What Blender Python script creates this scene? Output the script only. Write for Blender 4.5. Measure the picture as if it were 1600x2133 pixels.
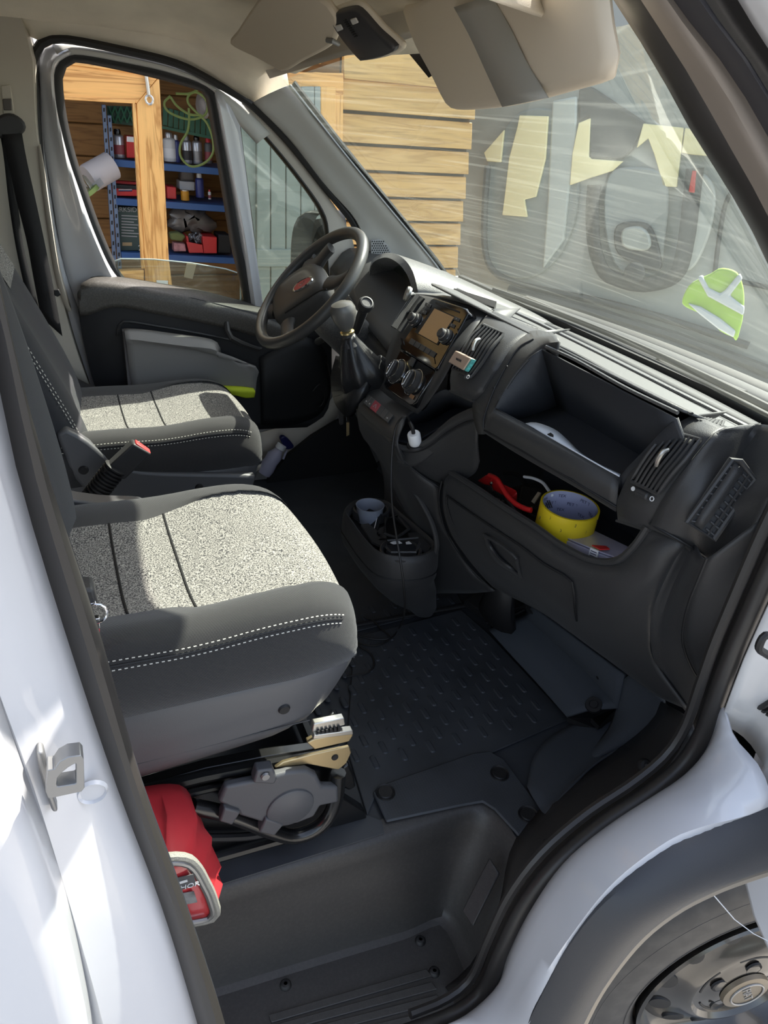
import bpy, bmesh, math, random
from mathutils import Vector, Matrix, Euler
random.seed(7)
for _o in list(bpy.data.objects): bpy.data.objects.remove(_o)
SC = bpy.context.scene
COL = SC.collection

# ------------------------------------------------------------------ camera
# van frame: X forward, Y to the driver's side, Z up, cab floor at z = 0
CAM = Vector((0.0, -1.40, 1.15))
FPX = 1500.0
def _cam_axes():
    d = lambda v: Vector((v[0]-800.0, v[1]-1066.5, FPX)).normalized()
    ex = d((4500.0, 520.0)); ey = d((60.0, 170.0))
    ey = (ey - ex*ex.dot(ey)).normalized()
    return ex, ey, ex.cross(ey)
EX, EY, EZ = _cam_axes()
ROWS = [Vector((EX[i], EY[i], EZ[i])) for i in range(3)]      # right, down, forward in van axes
cd = bpy.data.cameras.new('camera'); cam = bpy.data.objects.new('camera', cd); COL.objects.link(cam)
cd.sensor_fit = 'HORIZONTAL'; cd.sensor_width = 36.0; cd.lens = FPX/1600.0*36.0
cd.clip_start = 0.02; cd.clip_end = 200
m = Matrix.Identity(4)
for r in range(3):
    m[r][0] = ROWS[0][r]; m[r][1] = -ROWS[1][r]; m[r][2] = -ROWS[2][r]; m[r][3] = CAM[r]
cam.matrix_world = m
SC.camera = cam

# ------------------------------------------------------------------ light
SUN_AZ, SUN_EL = 22.0, 46.5           # azimuth from straight ahead towards the driver's side
w = bpy.data.worlds.new('sky'); SC.world = w; w.use_nodes = True
nt = w.node_tree; bg = nt.nodes['Background']
sky = nt.nodes.new('ShaderNodeTexSky'); sky.sky_type = 'NISHITA'; sky.sun_disc = False
sky.sun_elevation = math.radians(SUN_EL); sky.sun_rotation = math.radians(90.0-SUN_AZ)
sky.air_density = 1.0; sky.dust_density = 2.0
hs = nt.nodes.new('ShaderNodeHueSaturation'); hs.inputs['Saturation'].default_value = 0.65
nt.links.new(sky.outputs[0], hs.inputs['Color']); nt.links.new(hs.outputs[0], bg.inputs[0]); bg.inputs[1].default_value = 0.30
sd = bpy.data.lights.new('sun', 'SUN'); sd.energy = 8.0; sd.angle = math.radians(0.6); sd.color = (1.0, 0.95, 0.86)
sun = bpy.data.objects.new('sun', sd); COL.objects.link(sun)
_s = Vector((math.cos(math.radians(SUN_EL))*math.cos(math.radians(SUN_AZ)),
             math.cos(math.radians(SUN_EL))*math.sin(math.radians(SUN_AZ)), math.sin(math.radians(SUN_EL))))
sun.rotation_euler = _s.to_track_quat('Z', 'Y').to_euler(); sun.location = _s*8
SC.view_settings.view_transform = 'Standard'; SC.view_settings.look = 'None'
SC.view_settings.exposure = 0.70; SC.view_settings.gamma = 1.0
SC.view_settings.use_curve_mapping = False

# ------------------------------------------------------------------ helpers
V = Vector
def Q(px, py, x=None, y=None, z=None):
    """point of the van seen at a photo pixel, on the plane x=, y= or z="""
    r = ROWS[0]*(px-800.0) + ROWS[1]*(py-1066.5) + ROWS[2]*FPX
    if x is not None: t = (x-CAM.x)/r.x
    elif y is not None: t = (y-CAM.y)/r.y
    else: t = (z-CAM.z)/r.z
    return CAM + r*t
def QL(pts, x=None, y=None, z=None):
    """list of (px,py) or (px,py,coord) on one plane family"""
    out = []
    for p in pts:
        c = p[2] if len(p) > 2 else (x if x is not None else y if y is not None else z)
        if x is not None: out.append(Q(p[0], p[1], x=c))
        elif y is not None: out.append(Q(p[0], p[1], y=c))
        else: out.append(Q(p[0], p[1], z=c))
    return out
def onplane(px, py, p0, n):
    r = ROWS[0]*(px-800.0) + ROWS[1]*(py-1066.5) + ROWS[2]*FPX
    return CAM + r*((p0-CAM).dot(n)/r.dot(n))
def cr(pts, n, closed=False):
    """resample a polyline to n points, smooth"""
    P = [V(p) for p in pts]; k = len(P)
    if closed: P = P + [P[0]]
    dens = []
    m_ = len(P)
    for i in range(m_-1):
        a = P[i-1] if i > 0 else (P[-2] if closed else P[i]*2-P[i+1])
        b, c = P[i], P[i+1]
        d = P[i+2] if i+2 < m_ else (P[1] if closed else P[i+1]*2-P[i])
        for s in range(12):
            t = s/12.0
            dens.append(0.5*((2*b)+(c-a)*t+(2*a-5*b+4*c-d)*t*t+(3*b-a-3*c+d)*t*t*t))
    dens.append(P[-1])
    return rs(dens, n, closed)
def rs(pts, n, closed=False):
    L = [0.0]
    for i in range(1, len(pts)): L.append(L[-1]+(pts[i]-pts[i-1]).length)
    T = L[-1]; out = []; j = 0
    for i in range(n):
        s = T*i/(n if closed else n-1)
        while j < len(L)-2 and L[j+1] < s: j += 1
        d = L[j+1]-L[j]
        out.append(pts[j].lerp(pts[j+1], 0 if d < 1e-9 else min(1, (s-L[j])/d)))
    return out
def ext(L, a, b):
    """lengthen a polyline at both ends by a and b metres"""
    L = list(L)
    if a: L = [L[0]+(L[0]-L[1]).normalized()*a]+L
    if b: L = L+[L[-1]+(L[-1]-L[-2]).normalized()*b]
    return L
WL = {}
def tag(o, label=None, cat=None, group=None, kind=None):
    if label: o['label'] = label
    if cat: o['category'] = cat
    if group: o['group'] = group
    if kind: o['kind'] = kind
    return o
def thing(name, loc, label=None, cat=None, group=None, kind=None):
    o = bpy.data.objects.new(name, None); COL.objects.link(o); o.empty_display_size = 0.05
    o.location = loc; WL[o] = V(loc)
    return tag(o, label, cat, group, kind)
def link(name, me, mat, parent, loc=None, smooth=None):
    o = bpy.data.objects.new(name, me); COL.objects.link(o)
    if mat is not None and not me.materials: me.materials.append(mat)
    if parent is not None:
        o.parent = parent; WL[o] = WL[parent].copy()
    return o
def mesh(name, vs, fs, mat, parent=None, smooth=True, angle=40, thick=0, bevel=0, sub=0, off=-1, seg=2, solid=True):
    """link a mesh given in van coordinates; its origin goes to the parent's base or its own base"""
    vs = [V(v) for v in vs]
    if parent is not None: base = WL[parent].copy()
    else:
        lo = V((min(v.x for v in vs), min(v.y for v in vs), min(v.z for v in vs)))
        hi = V((max(v.x for v in vs), max(v.y for v in vs), max(v.z for v in vs)))
        base = V(((lo.x+hi.x)/2, (lo.y+hi.y)/2, lo.z))
    me = bpy.data.meshes.new(name)
    me.from_pydata([tuple(v-base) for v in vs], [], fs)
    bm = bmesh.new(); bm.from_mesh(me)
    bmesh.ops.remove_doubles(bm, verts=bm.verts, dist=1e-5)
    bmesh.ops.recalc_face_normals(bm, faces=bm.faces)
    bm.to_mesh(me); bm.free()
    if smooth:
        me.polygons.foreach_set('use_smooth', [True]*len(me.polygons))
        try: me.set_sharp_from_angle(angle=math.radians(angle))
        except Exception: pass
    me.materials.append(mat)
    o = bpy.data.objects.new(name, me); COL.objects.link(o)
    WL[o] = base
    if parent is not None: o.parent = parent
    else: o.location = base
    if sub:
        s = o.modifiers.new('sub', 'SUBSURF'); s.levels = s.render_levels = sub
    if thick:
        s = o.modifiers.new('solid', 'SOLIDIFY'); s.thickness = thick; s.offset = off
    if bevel:
        b = o.modifiers.new('bev', 'BEVEL'); b.width = bevel; b.segments = seg; b.limit_method = 'ANGLE'; b.angle_limit = math.radians(35)
    return o
def grid(rows, closed=False, capends=False):
    n = len(rows[0]); vs = [p for r in rows for p in r]; fs = []
    for i in range(len(rows)-1):
        for j in range(n if closed else n-1):
            k = (j+1) % n
            fs.append((i*n+j, i*n+k, (i+1)*n+k, (i+1)*n+j))
    if capends:
        fs.append(tuple(range(n))); fs.append(tuple(range((len(rows)-1)*n, len(rows)*n)))
    return vs, fs
def loft(name, rows, mat, parent=None, n=None, nv=None, thick=0.0, smooth_rows=True, angle=45, closed=False, cap=False, off=-1, bevel=0):
    n = n or max(len(r) for r in rows)
    R = [(cr(r, n, closed) if smooth_rows else rs([V(p) for p in r], n, closed)) for r in rows]
    if nv:
        cols = [cr([R[i][j] for i in range(len(R))], nv) for j in range(n)]
        R = [[cols[j][i] for j in range(n)] for i in range(nv)]
    vs, fs = grid(R, closed, cap)
    return mesh(name, vs, fs, mat, parent, thick=thick, angle=angle, off=off, bevel=bevel)
def slab(name, poly, vec, mat, parent=None, bevel=0.0, smooth=True, seg=2, angle=40):
    """polygon pushed along a vector"""
    poly = [V(p) for p in poly]; vec = V(vec); n = len(poly)
    vs = poly + [p+vec for p in poly]
    fs = [tuple(range(n)), tuple(range(2*n-1, n-1, -1))]
    for i in range(n): fs.append((i, (i+1) % n, n+(i+1) % n, n+i))
    return mesh(name, vs, fs, mat, parent, bevel=bevel, smooth=smooth, seg=seg, angle=angle)
def prism_data(poly, vec):
    n = len(poly); vs = [V(p) for p in poly]+[V(p)+V(vec) for p in poly]
    fs = [tuple(range(n)), tuple(range(2*n-1, n-1, -1))]+[(i, (i+1) % n, n+(i+1) % n, n+i) for i in range(n)]
    return vs, fs
def join(parts):
    vs, fs = [], []
    for a, b in parts:
        k = len(vs); vs += a; fs += [tuple(i+k for i in f) for f in b]
    return vs, fs
def frame_of(axis, up=None):
    a = V(axis).normalized(); u = V(up) if up is not None else (V((0, 0, 1)) if abs(a.z) < 0.9 else V((1, 0, 0)))
    s = a.cross(u).normalized(); return a, s, s.cross(a).normalized()
def tube_data(pts, r, seg=8, closed=False, cap=True, flat=1.0, up=None):
    P = [V(p) for p in pts]; n = len(P); rings = []; prev = None
    for i in range(n):
        if closed: t = P[(i+1) % n]-P[i-1]
        else: t = P[min(i+1, n-1)]-P[max(i-1, 0)]
        t.normalize()
        if prev is None:
            u0 = V(up) if up is not None else (V((0, 0, 1)) if abs(t.z) < 0.9 else V((1, 0, 0)))
            s = t.cross(u0).normalized()
        else:
            s = (prev - t*prev.dot(t))
            s = s.normalized() if s.length > 1e-6 else t.cross(V((0, 0, 1))).normalized()
        prev = s; b = t.cross(s)
        rr = r[i] if isinstance(r, (list, tuple)) else r
        rings.append([P[i]+s*math.cos(2*math.pi*k/seg)*rr+b*math.sin(2*math.pi*k/seg)*rr*flat for k in range(seg)])
    if closed: rings.append(rings[0])
    vs, fs = grid(rings, True)
    if cap and not closed:
        fs.append(tuple(range(seg))); fs.append(tuple(range((n-1)*seg, n*seg)))
    return vs, fs
def tube(name, pts, r, mat, parent=None, seg=8, closed=False, n=None, flat=1.0, up=None):
    if n:
        if isinstance(r, (list, tuple)):
            k = len(r)-1; r = [r[min(k-1, int(i*k/(n-1)))]*(1-(i*k/(n-1)-min(k-1, int(i*k/(n-1)))))+r[min(k-1, int(i*k/(n-1)))+1]*(i*k/(n-1)-min(k-1, int(i*k/(n-1)))) for i in range(n)]
        pts = cr(pts, n, closed)
    vs, fs = tube_data(pts, r, seg, closed, True, flat, up)
    return mesh(name, vs, fs, mat, parent)
def box_data(c, size, ax=None, up=None):
    c = V(c)
    if ax is None: X, Y, Z = V((1, 0, 0)), V((0, 1, 0)), V((0, 0, 1))
    else: X, Y, Z = ax
    X, Y, Z = V(X).normalized()*size[0]/2, V(Y).normalized()*size[1]/2, V(Z).normalized()*size[2]/2
    vs = [c+X*a+Y*b+Z*d for a in (-1, 1) for b in (-1, 1) for d in (-1, 1)]
    return vs, [(0, 1, 3, 2), (4, 6, 7, 5), (0, 4, 5, 1), (2, 3, 7, 6), (0, 2, 6, 4), (1, 5, 7, 3)]
def box(name, c, size, mat, parent=None, ax=None, bevel=0.0, seg=2):
    vs, fs = box_data(c, size, ax)
    return mesh(name, vs, fs, mat, parent, bevel=bevel, seg=seg)
def lathe_data(prof, org, axis, seg=24, up=None, cap=True):
    a, s, b = frame_of(axis, up); org = V(org)
    rings = [[org+a*h+(s*math.cos(2*math.pi*k/seg)+b*math.sin(2*math.pi*k/seg))*r for k in range(seg)] for r, h in prof]
    vs, fs = grid(rings, True)
    if cap and prof[0][0] > 1e-5: fs.append(tuple(range(seg)))
    if cap and prof[-1][0] > 1e-5: fs.append(tuple(range((len(prof)-1)*seg, len(prof)*seg)))
    return vs, fs
def lathe(name, prof, org, axis, mat, parent=None, seg=24, angle=35, cap=True):
    vs, fs = lathe_data(prof, org, axis, seg, None, cap)
    return mesh(name, vs, fs, mat, parent, angle=angle)
def copy_tree(o, parent=None, offset=None):
    c = o.copy(); COL.objects.link(c); c.parent = parent
    WL[c] = WL[o].copy()
    if offset is not None: c.location = o.location+V(offset); WL[c] = WL[o]+V(offset)
    for ch in [x for x in bpy.data.objects if x.parent == o]: copy_tree(ch, c)
    return c
def text(name, s, loc, right, up, size, mat, parent=None, depth=0.0004, align='CENTER', flat=1.0):
    cu = bpy.data.curves.new('t', 'FONT'); cu.body = s; cu.size = size; cu.extrude = depth
    cu.align_x = align; cu.align_y = 'CENTER'
    o = bpy.data.objects.new('t', cu); COL.objects.link(o)
    dg = bpy.context.evaluated_depsgraph_get()
    me = bpy.data.meshes.new_from_object(o.evaluated_get(dg))
    X = V(right).normalized(); Z = X.cross(V(up)).normalized(); Y = Z.cross(X)
    base = WL[parent] if parent is not None else V((0, 0, 0))
    for v in me.vertices: v.co = V(loc)+X*v.co.x*flat+Y*v.co.y+Z*v.co.z-base
    bpy.data.objects.remove(o); bpy.data.curves.remove(cu)
    me.materials.clear(); me.materials.append(mat)
    ob = bpy.data.objects.new(name, me); COL.objects.link(ob); WL[ob] = V(base)
    if parent is not None: ob.parent = parent
    return ob

# ------------------------------------------------------------------ materials
def mat(name, col, rough=0.5, metal=0.0, spec=0.5, bump=0.0, bscale=400.0, var=0.0, vscale=6.0, coat=0.0, sheen=0.0,
        dust=0.0, dustcol=(0.45, 0.42, 0.36), dscale=35):
    m = bpy.data.materials.new(name); m.use_nodes = True
    t = m.node_tree; b = t.nodes['Principled BSDF']
    b.inputs['Base Color'].default_value = (*col, 1); b.inputs['Roughness'].default_value = rough
    b.inputs['Metallic'].default_value = metal; b.inputs['Specular IOR Level'].default_value = spec
    b.inputs['Coat Weight'].default_value = coat; b.inputs['Sheen Weight'].default_value = sheen
    co = t.nodes.new('ShaderNodeTexCoord')
    src = None
    if var > 0:
        n = t.nodes.new('ShaderNodeTexNoise'); n.inputs['Scale'].default_value = vscale; n.inputs['Detail'].default_value = 6
        t.links.new(co.outputs['Object'], n.inputs['Vector'])
        r = t.nodes.new('ShaderNodeValToRGB')
        r.color_ramp.elements[0].position = 0.3; r.color_ramp.elements[1].position = 0.7
        r.color_ramp.elements[0].color = (*[c*(1-var) for c in col], 1)
        r.color_ramp.elements[1].color = (*[min(1, c*(1+var)) for c in col], 1)
        t.links.new(n.outputs['Fac'], r.inputs[0]); src = r.outputs[0]
    if dust > 0:
        n2 = t.nodes.new('ShaderNodeTexNoise'); n2.inputs['Scale'].default_value = dscale; n2.inputs['Detail'].default_value = 8
        t.links.new(co.outputs['Object'], n2.inputs['Vector'])
        mr = t.nodes.new('ShaderNodeMapRange'); mr.inputs[1].default_value = 0.42; mr.inputs[2].default_value = 0.75
        mr.inputs[3].default_value = 0.0; mr.inputs[4].default_value = dust
        t.links.new(n2.outputs['Fac'], mr.inputs[0])
        mx = t.nodes.new('ShaderNodeMixRGB'); mx.inputs[1].default_value = (*col, 1); mx.inputs[2].default_value = (*dustcol, 1)
        if src: t.links.new(src, mx.inputs[1])
        t.links.new(mr.outputs[0], mx.inputs[0]); src = mx.outputs[0]
    if src: t.links.new(src, b.inputs['Base Color'])
    if bump > 0:
        n = t.nodes.new('ShaderNodeTexNoise'); n.inputs['Scale'].default_value = bscale; n.inputs['Detail'].default_value = 2
        t.links.new(co.outputs['Object'], n.inputs['Vector'])
        bp = t.nodes.new('ShaderNodeBump'); bp.inputs['Strength'].default_value = bump; bp.inputs['Distance'].default_value = 0.001
        t.links.new(n.outputs['Fac'], bp.inputs['Height']); t.links.new(bp.outputs[0], b.inputs['Normal'])
    return m
M = {}
M['plastic'] = mat('charcoal_plastic', (0.031, 0.030, 0.030), 0.50, bump=0.35, bscale=700, sheen=0.06)
M['plastic_top'] = mat('dusty_charcoal_plastic', (0.042, 0.041, 0.040), 0.40, spec=0.7, bump=0.5, bscale=500, dust=0.16, dscale=260, sheen=0.25)
M['plastic_in'] = mat('bin_plastic', (0.022, 0.024, 0.029), 0.6, bump=0.2, bscale=600)
M['sillplastic'] = mat('sill_plastic', (0.042, 0.039, 0.037), 0.48, bump=0.25, bscale=600, var=0.05, vscale=9, dust=0.03, dscale=180)
M['gloss'] = mat('gloss_black', (0.006, 0.006, 0.007), 0.07, spec=0.6)
M['black'] = mat('matt_black', (0.008, 0.008, 0.009), 0.6)
M['rubber'] = mat('black_rubber', (0.014, 0.013, 0.013), 0.55, bump=0.2, bscale=300)
M['seal'] = mat('door_seal_rubber', (0.030, 0.027, 0.025), 0.42)
M['white'] = mat('white_paint', (0.55, 0.55, 0.57), 0.28, coat=0.6, var=0.03, vscale=4)
M['dirty_white'] = mat('dirty_white_paint', (0.52, 0.51, 0.50), 0.35, coat=0.4, var=0.08, vscale=7)
M['pillar'] = mat('grey_pillar_trim', (0.52, 0.51, 0.48), 0.6, bump=0.12, bscale=500)
M['beige'] = mat('beige_pillar_trim', (0.56, 0.51, 0.43), 0.62, var=0.06, vscale=5)
M['liner'] = mat('headliner_cloth', (0.74, 0.66, 0.53), 0.95, bump=0.4, bscale=900, var=0.12, vscale=7)
M['visor'] = mat('visor_vinyl', (0.70, 0.61, 0.48), 0.7, bump=0.1, bscale=500)
M['doorgrey'] = mat('grey_door_trim', (0.27, 0.26, 0.25), 0.55, bump=0.1, bscale=500)
M['seatgrey'] = mat('grey_seat_plastic', (0.088, 0.088, 0.092), 0.45, bump=0.1, bscale=500)
M['steel'] = mat('steel', (0.55, 0.53, 0.48), 0.32, metal=0.9)
M['dullsteel'] = mat('dull_steel', (0.30, 0.30, 0.30), 0.5, metal=0.8)
M['brass'] = mat('passivated_steel', (0.55, 0.43, 0.24), 0.38, metal=0.85)
M['chrome'] = mat('chrome', (0.75, 0.75, 0.77), 0.12, metal=1.0)
M['blackmetal'] = mat('black_enamel', (0.010, 0.010, 0.010), 0.22, spec=0.6)
M['print'] = mat('white_print', (0.75, 0.75, 0.75), 0.6)
M['greyprint'] = mat('grey_print', (0.30, 0.30, 0.30), 0.6)
M['red'] = mat('red_plastic', (0.55, 0.03, 0.03), 0.35)
# ------------------------------------------------------------------ special materials
def nodes(m): return m.node_tree, m.node_tree.nodes['Principled BSDF']
def ramp(t, els):
    r = t.nodes.new('ShaderNodeValToRGB')
    while len(r.color_ramp.elements) > len(els): r.color_ramp.elements.remove(r.color_ramp.elements[-1])
    while len(r.color_ramp.elements) < len(els): r.color_ramp.elements.new(0.5)
    for e, (p, c) in zip(r.color_ramp.elements, els): e.position = p; e.color = (*c, 1)
    return r
def wood(name, c0, c1, axis='X', scale=1.0, rough=0.6):
    m = mat(name, c0, rough); t, b = nodes(m)
    co = t.nodes.new('ShaderNodeTexCoord'); mp = t.nodes.new('ShaderNodeMapping')
    s = {'X': (1.2, 14, 14), 'Y': (14, 1.2, 14), 'Z': (14, 14, 1.2)}[axis]
    mp.inputs['Scale'].default_value = tuple(v*scale for v in s)
    t.links.new(co.outputs['Object'], mp.inputs['Vector'])
    n = t.nodes.new('ShaderNodeTexNoise'); n.inputs['Scale'].default_value = 1.6; n.inputs['Detail'].default_value = 4; n.inputs['Distortion'].default_value = 0.8
    t.links.new(mp.outputs[0], n.inputs['Vector'])
    mu = t.nodes.new('ShaderNodeMath'); mu.operation = 'MULTIPLY'; mu.inputs[1].default_value = 9.0
    fr = t.nodes.new('ShaderNodeMath'); fr.operation = 'PINGPONG'; fr.inputs[1].default_value = 1.0
    t.links.new(n.outputs['Fac'], mu.inputs[0]); t.links.new(mu.outputs[0], fr.inputs[0])
    r = ramp(t, [(0.0, c1), (0.35, c0), (1.0, tuple(min(1, c*1.12) for c in c0))])
    t.links.new(fr.outputs[0], r.inputs[0])
    n2 = t.nodes.new('ShaderNodeTexNoise'); n2.inputs['Scale'].default_value = 5; n2.inputs['Detail'].default_value = 6
    mp2 = t.nodes.new('ShaderNodeMapping'); mp2.inputs['Scale'].default_value = tuple(v*0.5 for v in s)
    t.links.new(co.outputs['Object'], mp2.inputs['Vector']); t.links.new(mp2.outputs[0], n2.inputs['Vector'])
    mr = t.nodes.new('ShaderNodeMapRange'); mr.inputs[1].default_value = 0.60; mr.inputs[2].default_value = 0.72
    mr.inputs[3].default_value = 0; mr.inputs[4].default_value = 0.5
    t.links.new(n2.outputs['Fac'], mr.inputs[0])
    mx = t.nodes.new('ShaderNodeMixRGB'); mx.inputs[2].default_value = (c1[0]*0.45, c1[1]*0.5, c1[2]*0.6, 1)
    t.links.new(mr.outputs[0], mx.inputs[0]); t.links.new(r.outputs[0], mx.inputs[1]); t.links.new(mx.outputs[0], b.inputs['Base Color'])
    return m
def speckle(name, c0, c1, scale, lo=0.42, hi=0.6, rough=0.95, bump=0.6):
    m = mat(name, c0, rough, spec=0.2, sheen=0.15); t, b = nodes(m)
    co = t.nodes.new('ShaderNodeTexCoord')
    n = t.nodes.new('ShaderNodeTexNoise'); n.inputs['Scale'].default_value = scale; n.inputs['Detail'].default_value = 3
    t.links.new(co.outputs['Object'], n.inputs['Vector'])
    r = ramp(t, [(lo, c0), (hi, c1)]); t.links.new(n.outputs['Fac'], r.inputs[0]); t.links.new(r.outputs[0], b.inputs['Base Color'])
    bp = t.nodes.new('ShaderNodeBump'); bp.inputs['Strength'].default_value = bump; bp.inputs['Distance'].default_value = 0.0012
    t.links.new(n.outputs['Fac'], bp.inputs['Height']); t.links.new(bp.outputs[0], b.inputs['Normal'])
    return m
def weave(name, col, scale=900, rough=0.9, bump=0.5):
    m = mat(name, col, rough, spec=0.25, sheen=0.25); t, b = nodes(m)
    co = t.nodes.new('ShaderNodeTexCoord')
    wv = t.nodes.new('ShaderNodeTexWave'); wv.inputs['Scale'].default_value = scale/6.28; wv.bands_direction = 'DIAGONAL'
    t.links.new(co.outputs['Object'], wv.inputs['Vector'])
    r = ramp(t, [(0.2, tuple(c*0.6 for c in col)), (0.9, tuple(c*1.6 for c in col))]); t.links.new(wv.outputs['Fac'], r.inputs[0])
    t.links.new(r.outputs[0], b.inputs['Base Color'])
    bp = t.nodes.new('ShaderNodeBump'); bp.inputs['Strength'].default_value = bump; bp.inputs['Distance'].default_value = 0.0008
    t.links.new(wv.outputs['Fac'], bp.inputs['Height']); t.links.new(bp.outputs[0], b.inputs['Normal'])
    return m
def rubbermat(name, col):
    m = mat(name, col, 0.5, spec=0.45); t, b = nodes(m)
    co = t.nodes.new('ShaderNodeTexCoord')
    vo = t.nodes.new('ShaderNodeTexVoronoi'); vo.inputs['Scale'].default_value = 190; vo.feature = 'DISTANCE_TO_EDGE'
    vo.inputs['Randomness'].default_value = 0.0
    t.links.new(co.outputs['Object'], vo.inputs['Vector'])
    n = t.nodes.new('ShaderNodeTexNoise'); n.inputs['Scale'].default_value = 8; n.inputs['Detail'].default_value = 7
    t.links.new(co.outputs['Object'], n.inputs['Vector'])
    r = ramp(t, [(0.3, tuple(c*0.8 for c in col)), (0.8, tuple(c*1.35+0.002 for c in col))]); t.links.new(n.outputs['Fac'], r.inputs[0])
    t.links.new(r.outputs[0], b.inputs['Base Color'])
    bp = t.nodes.new('ShaderNodeBump'); bp.inputs['Strength'].default_value = 0.5; bp.inputs['Distance'].default_value = 0.0012
    t.links.new(vo.outputs['Distance'], bp.inputs['Height']); t.links.new(bp.outputs[0], b.inputs['Normal'])
    return m
def glass(name, tint, dust=0.1, dustcol=(0.8, 0.82, 0.78), scratch=True, refl=0.9):
    m = bpy.data.materials.new(name); m.use_nodes = True; t = m.node_tree; t.nodes.clear()
    out = t.nodes.new('ShaderNodeOutputMaterial')
    tr = t.nodes.new('ShaderNodeBsdfTransparent'); tr.inputs[0].default_value = (*tint, 1)
    gl = t.nodes.new('ShaderNodeBsdfGlossy'); gl.inputs['Roughness'].default_value = 0.03; gl.inputs[0].default_value = (refl, refl, refl, 1)
    lw = t.nodes.new('ShaderNodeLayerWeight'); lw.inputs[0].default_value = 0.5
    pw_ = t.nodes.new('ShaderNodeMath'); pw_.operation = 'POWER'; pw_.inputs[1].default_value = 5.0; t.links.new(lw.outputs['Facing'], pw_.inputs[0])
    fz = t.nodes.new('ShaderNodeMath'); fz.operation = 'MULTIPLY_ADD'; fz.inputs[1].default_value = 0.85; fz.inputs[2].default_value = 0.06; t.links.new(pw_.outputs[0], fz.inputs[0])
    m1 = t.nodes.new('ShaderNodeMixShader'); t.links.new(fz.outputs[0], m1.inputs[0]); t.links.new(tr.outputs[0], m1.inputs[1]); t.links.new(gl.outputs[0], m1.inputs[2])
    tl = t.nodes.new('ShaderNodeBsdfTranslucent'); tl.inputs[0].default_value = (*dustcol, 1)
    df = t.nodes.new('ShaderNodeBsdfDiffuse'); df.inputs[0].default_value = (*dustcol, 1)
    m2 = t.nodes.new('ShaderNodeMixShader'); m2.inputs[0].default_value = 0.4; t.links.new(tl.outputs[0], m2.inputs[1]); t.links.new(df.outputs[0], m2.inputs[2])
    m3 = t.nodes.new('ShaderNodeMixShader'); t.links.new(m1.outputs[0], m3.inputs[1]); t.links.new(m2.outputs[0], m3.inputs[2])
    co = t.nodes.new('ShaderNodeTexCoord')
    n = t.nodes.new('ShaderNodeTexNoise'); n.inputs['Scale'].default_value = 3.0; n.inputs['Detail'].default_value = 5
    t.links.new(co.outputs['Object'], n.inputs['Vector'])
    mr = t.nodes.new('ShaderNodeMapRange'); mr.inputs[1].default_value = 0.25; mr.inputs[2].default_value = 0.75; mr.inputs[3].default_value = dust*0.6; mr.inputs[4].default_value = dust*1.4
    t.links.new(n.outputs['Fac'], mr.inputs[0]); fac = mr.outputs[0]
    # fine specks
    vo = t.nodes.new('ShaderNodeTexVoronoi'); vo.inputs['Scale'].default_value = 95
    t.links.new(co.outputs['Object'], vo.inputs['Vector'])
    lt = t.nodes.new('ShaderNodeMath'); lt.operation = 'LESS_THAN'; lt.inputs[1].default_value = 0.10; t.links.new(vo.outputs['Distance'], lt.inputs[0])
    sc = t.nodes.new('ShaderNodeMath'); sc.operation = 'MULTIPLY_ADD'; sc.inputs[1].default_value = min(0.3, dust*1.5); t.links.new(lt.outputs[0], sc.inputs[0]); t.links.new(fac, sc.inputs[2]); fac = sc.outputs[0]
    if scratch:
        for rot, sc_, st in ((0.9, 60, 0.07), (-0.5, 45, 0.04)):
            mp = t.nodes.new('ShaderNodeMapping'); mp.inputs['Rotation'].default_value = (rot, 0, rot*0.6); mp.inputs['Scale'].default_value = (1.0, 1.2, sc_)
            t.links.new(co.outputs['Object'], mp.inputs['Vector'])
            n3 = t.nodes.new('ShaderNodeTexNoise'); n3.inputs['Scale'].default_value = 2.2; n3.inputs['Detail'].default_value = 3
            t.links.new(mp.outputs[0], n3.inputs['Vector'])
            m4 = t.nodes.new('ShaderNodeMapRange'); m4.inputs[1].default_value = 0.56; m4.inputs[2].default_value = 0.76; m4.inputs[3].default_value = 0; m4.inputs[4].default_value = st
            t.links.new(n3.outputs['Fac'], m4.inputs[0])
            ad = t.nodes.new('ShaderNodeMath'); ad.operation = 'ADD'; t.links.new(m4.outputs[0], ad.inputs[0]); t.links.new(fac, ad.inputs[1]); fac = ad.outputs[0]
    t.links.new(fac, m3.inputs[0]); t.links.new(m3.outputs[0], out.inputs[0])
    return m
M['matrubber'] = rubbermat('floor_mat_rubber', (0.048, 0.052, 0.058))
M['flatrubber'] = mat('smooth_floor_rubber', (0.046, 0.050, 0.057), 0.55, var=0.15, vscale=12)
M['carpet'] = mat('blue_grey_carpet', (0.060, 0.068, 0.080), 0.9, bump=0.5, bscale=900)
M['fab_grey'] = speckle('speckled_grey_cloth', (0.02, 0.02, 0.023), (0.44, 0.42, 0.38), 480, 0.38, 0.66)
M['fab_black'] = weave('black_seat_cloth', (0.032, 0.031, 0.031), 1500)
M['fab_dark'] = mat('dark_seat_cloth', (0.016, 0.017, 0.021), 0.9, sheen=0.15, bump=0.4, bscale=900)
M['thread'] = mat('white_stitching', (0.6, 0.58, 0.52), 0.8)
M['windscreen'] = glass('dusty_windscreen_glass', (0.84, 0.90, 0.85), 0.034, (0.72, 0.76, 0.66))
M['sideglass'] = glass('side_window_glass', (0.80, 0.85, 0.80), 0.03, (0.7, 0.72, 0.64))
M['cableyellow'] = mat('lime_cloth', (0.62, 0.75, 0.02), 0.8)

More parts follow.
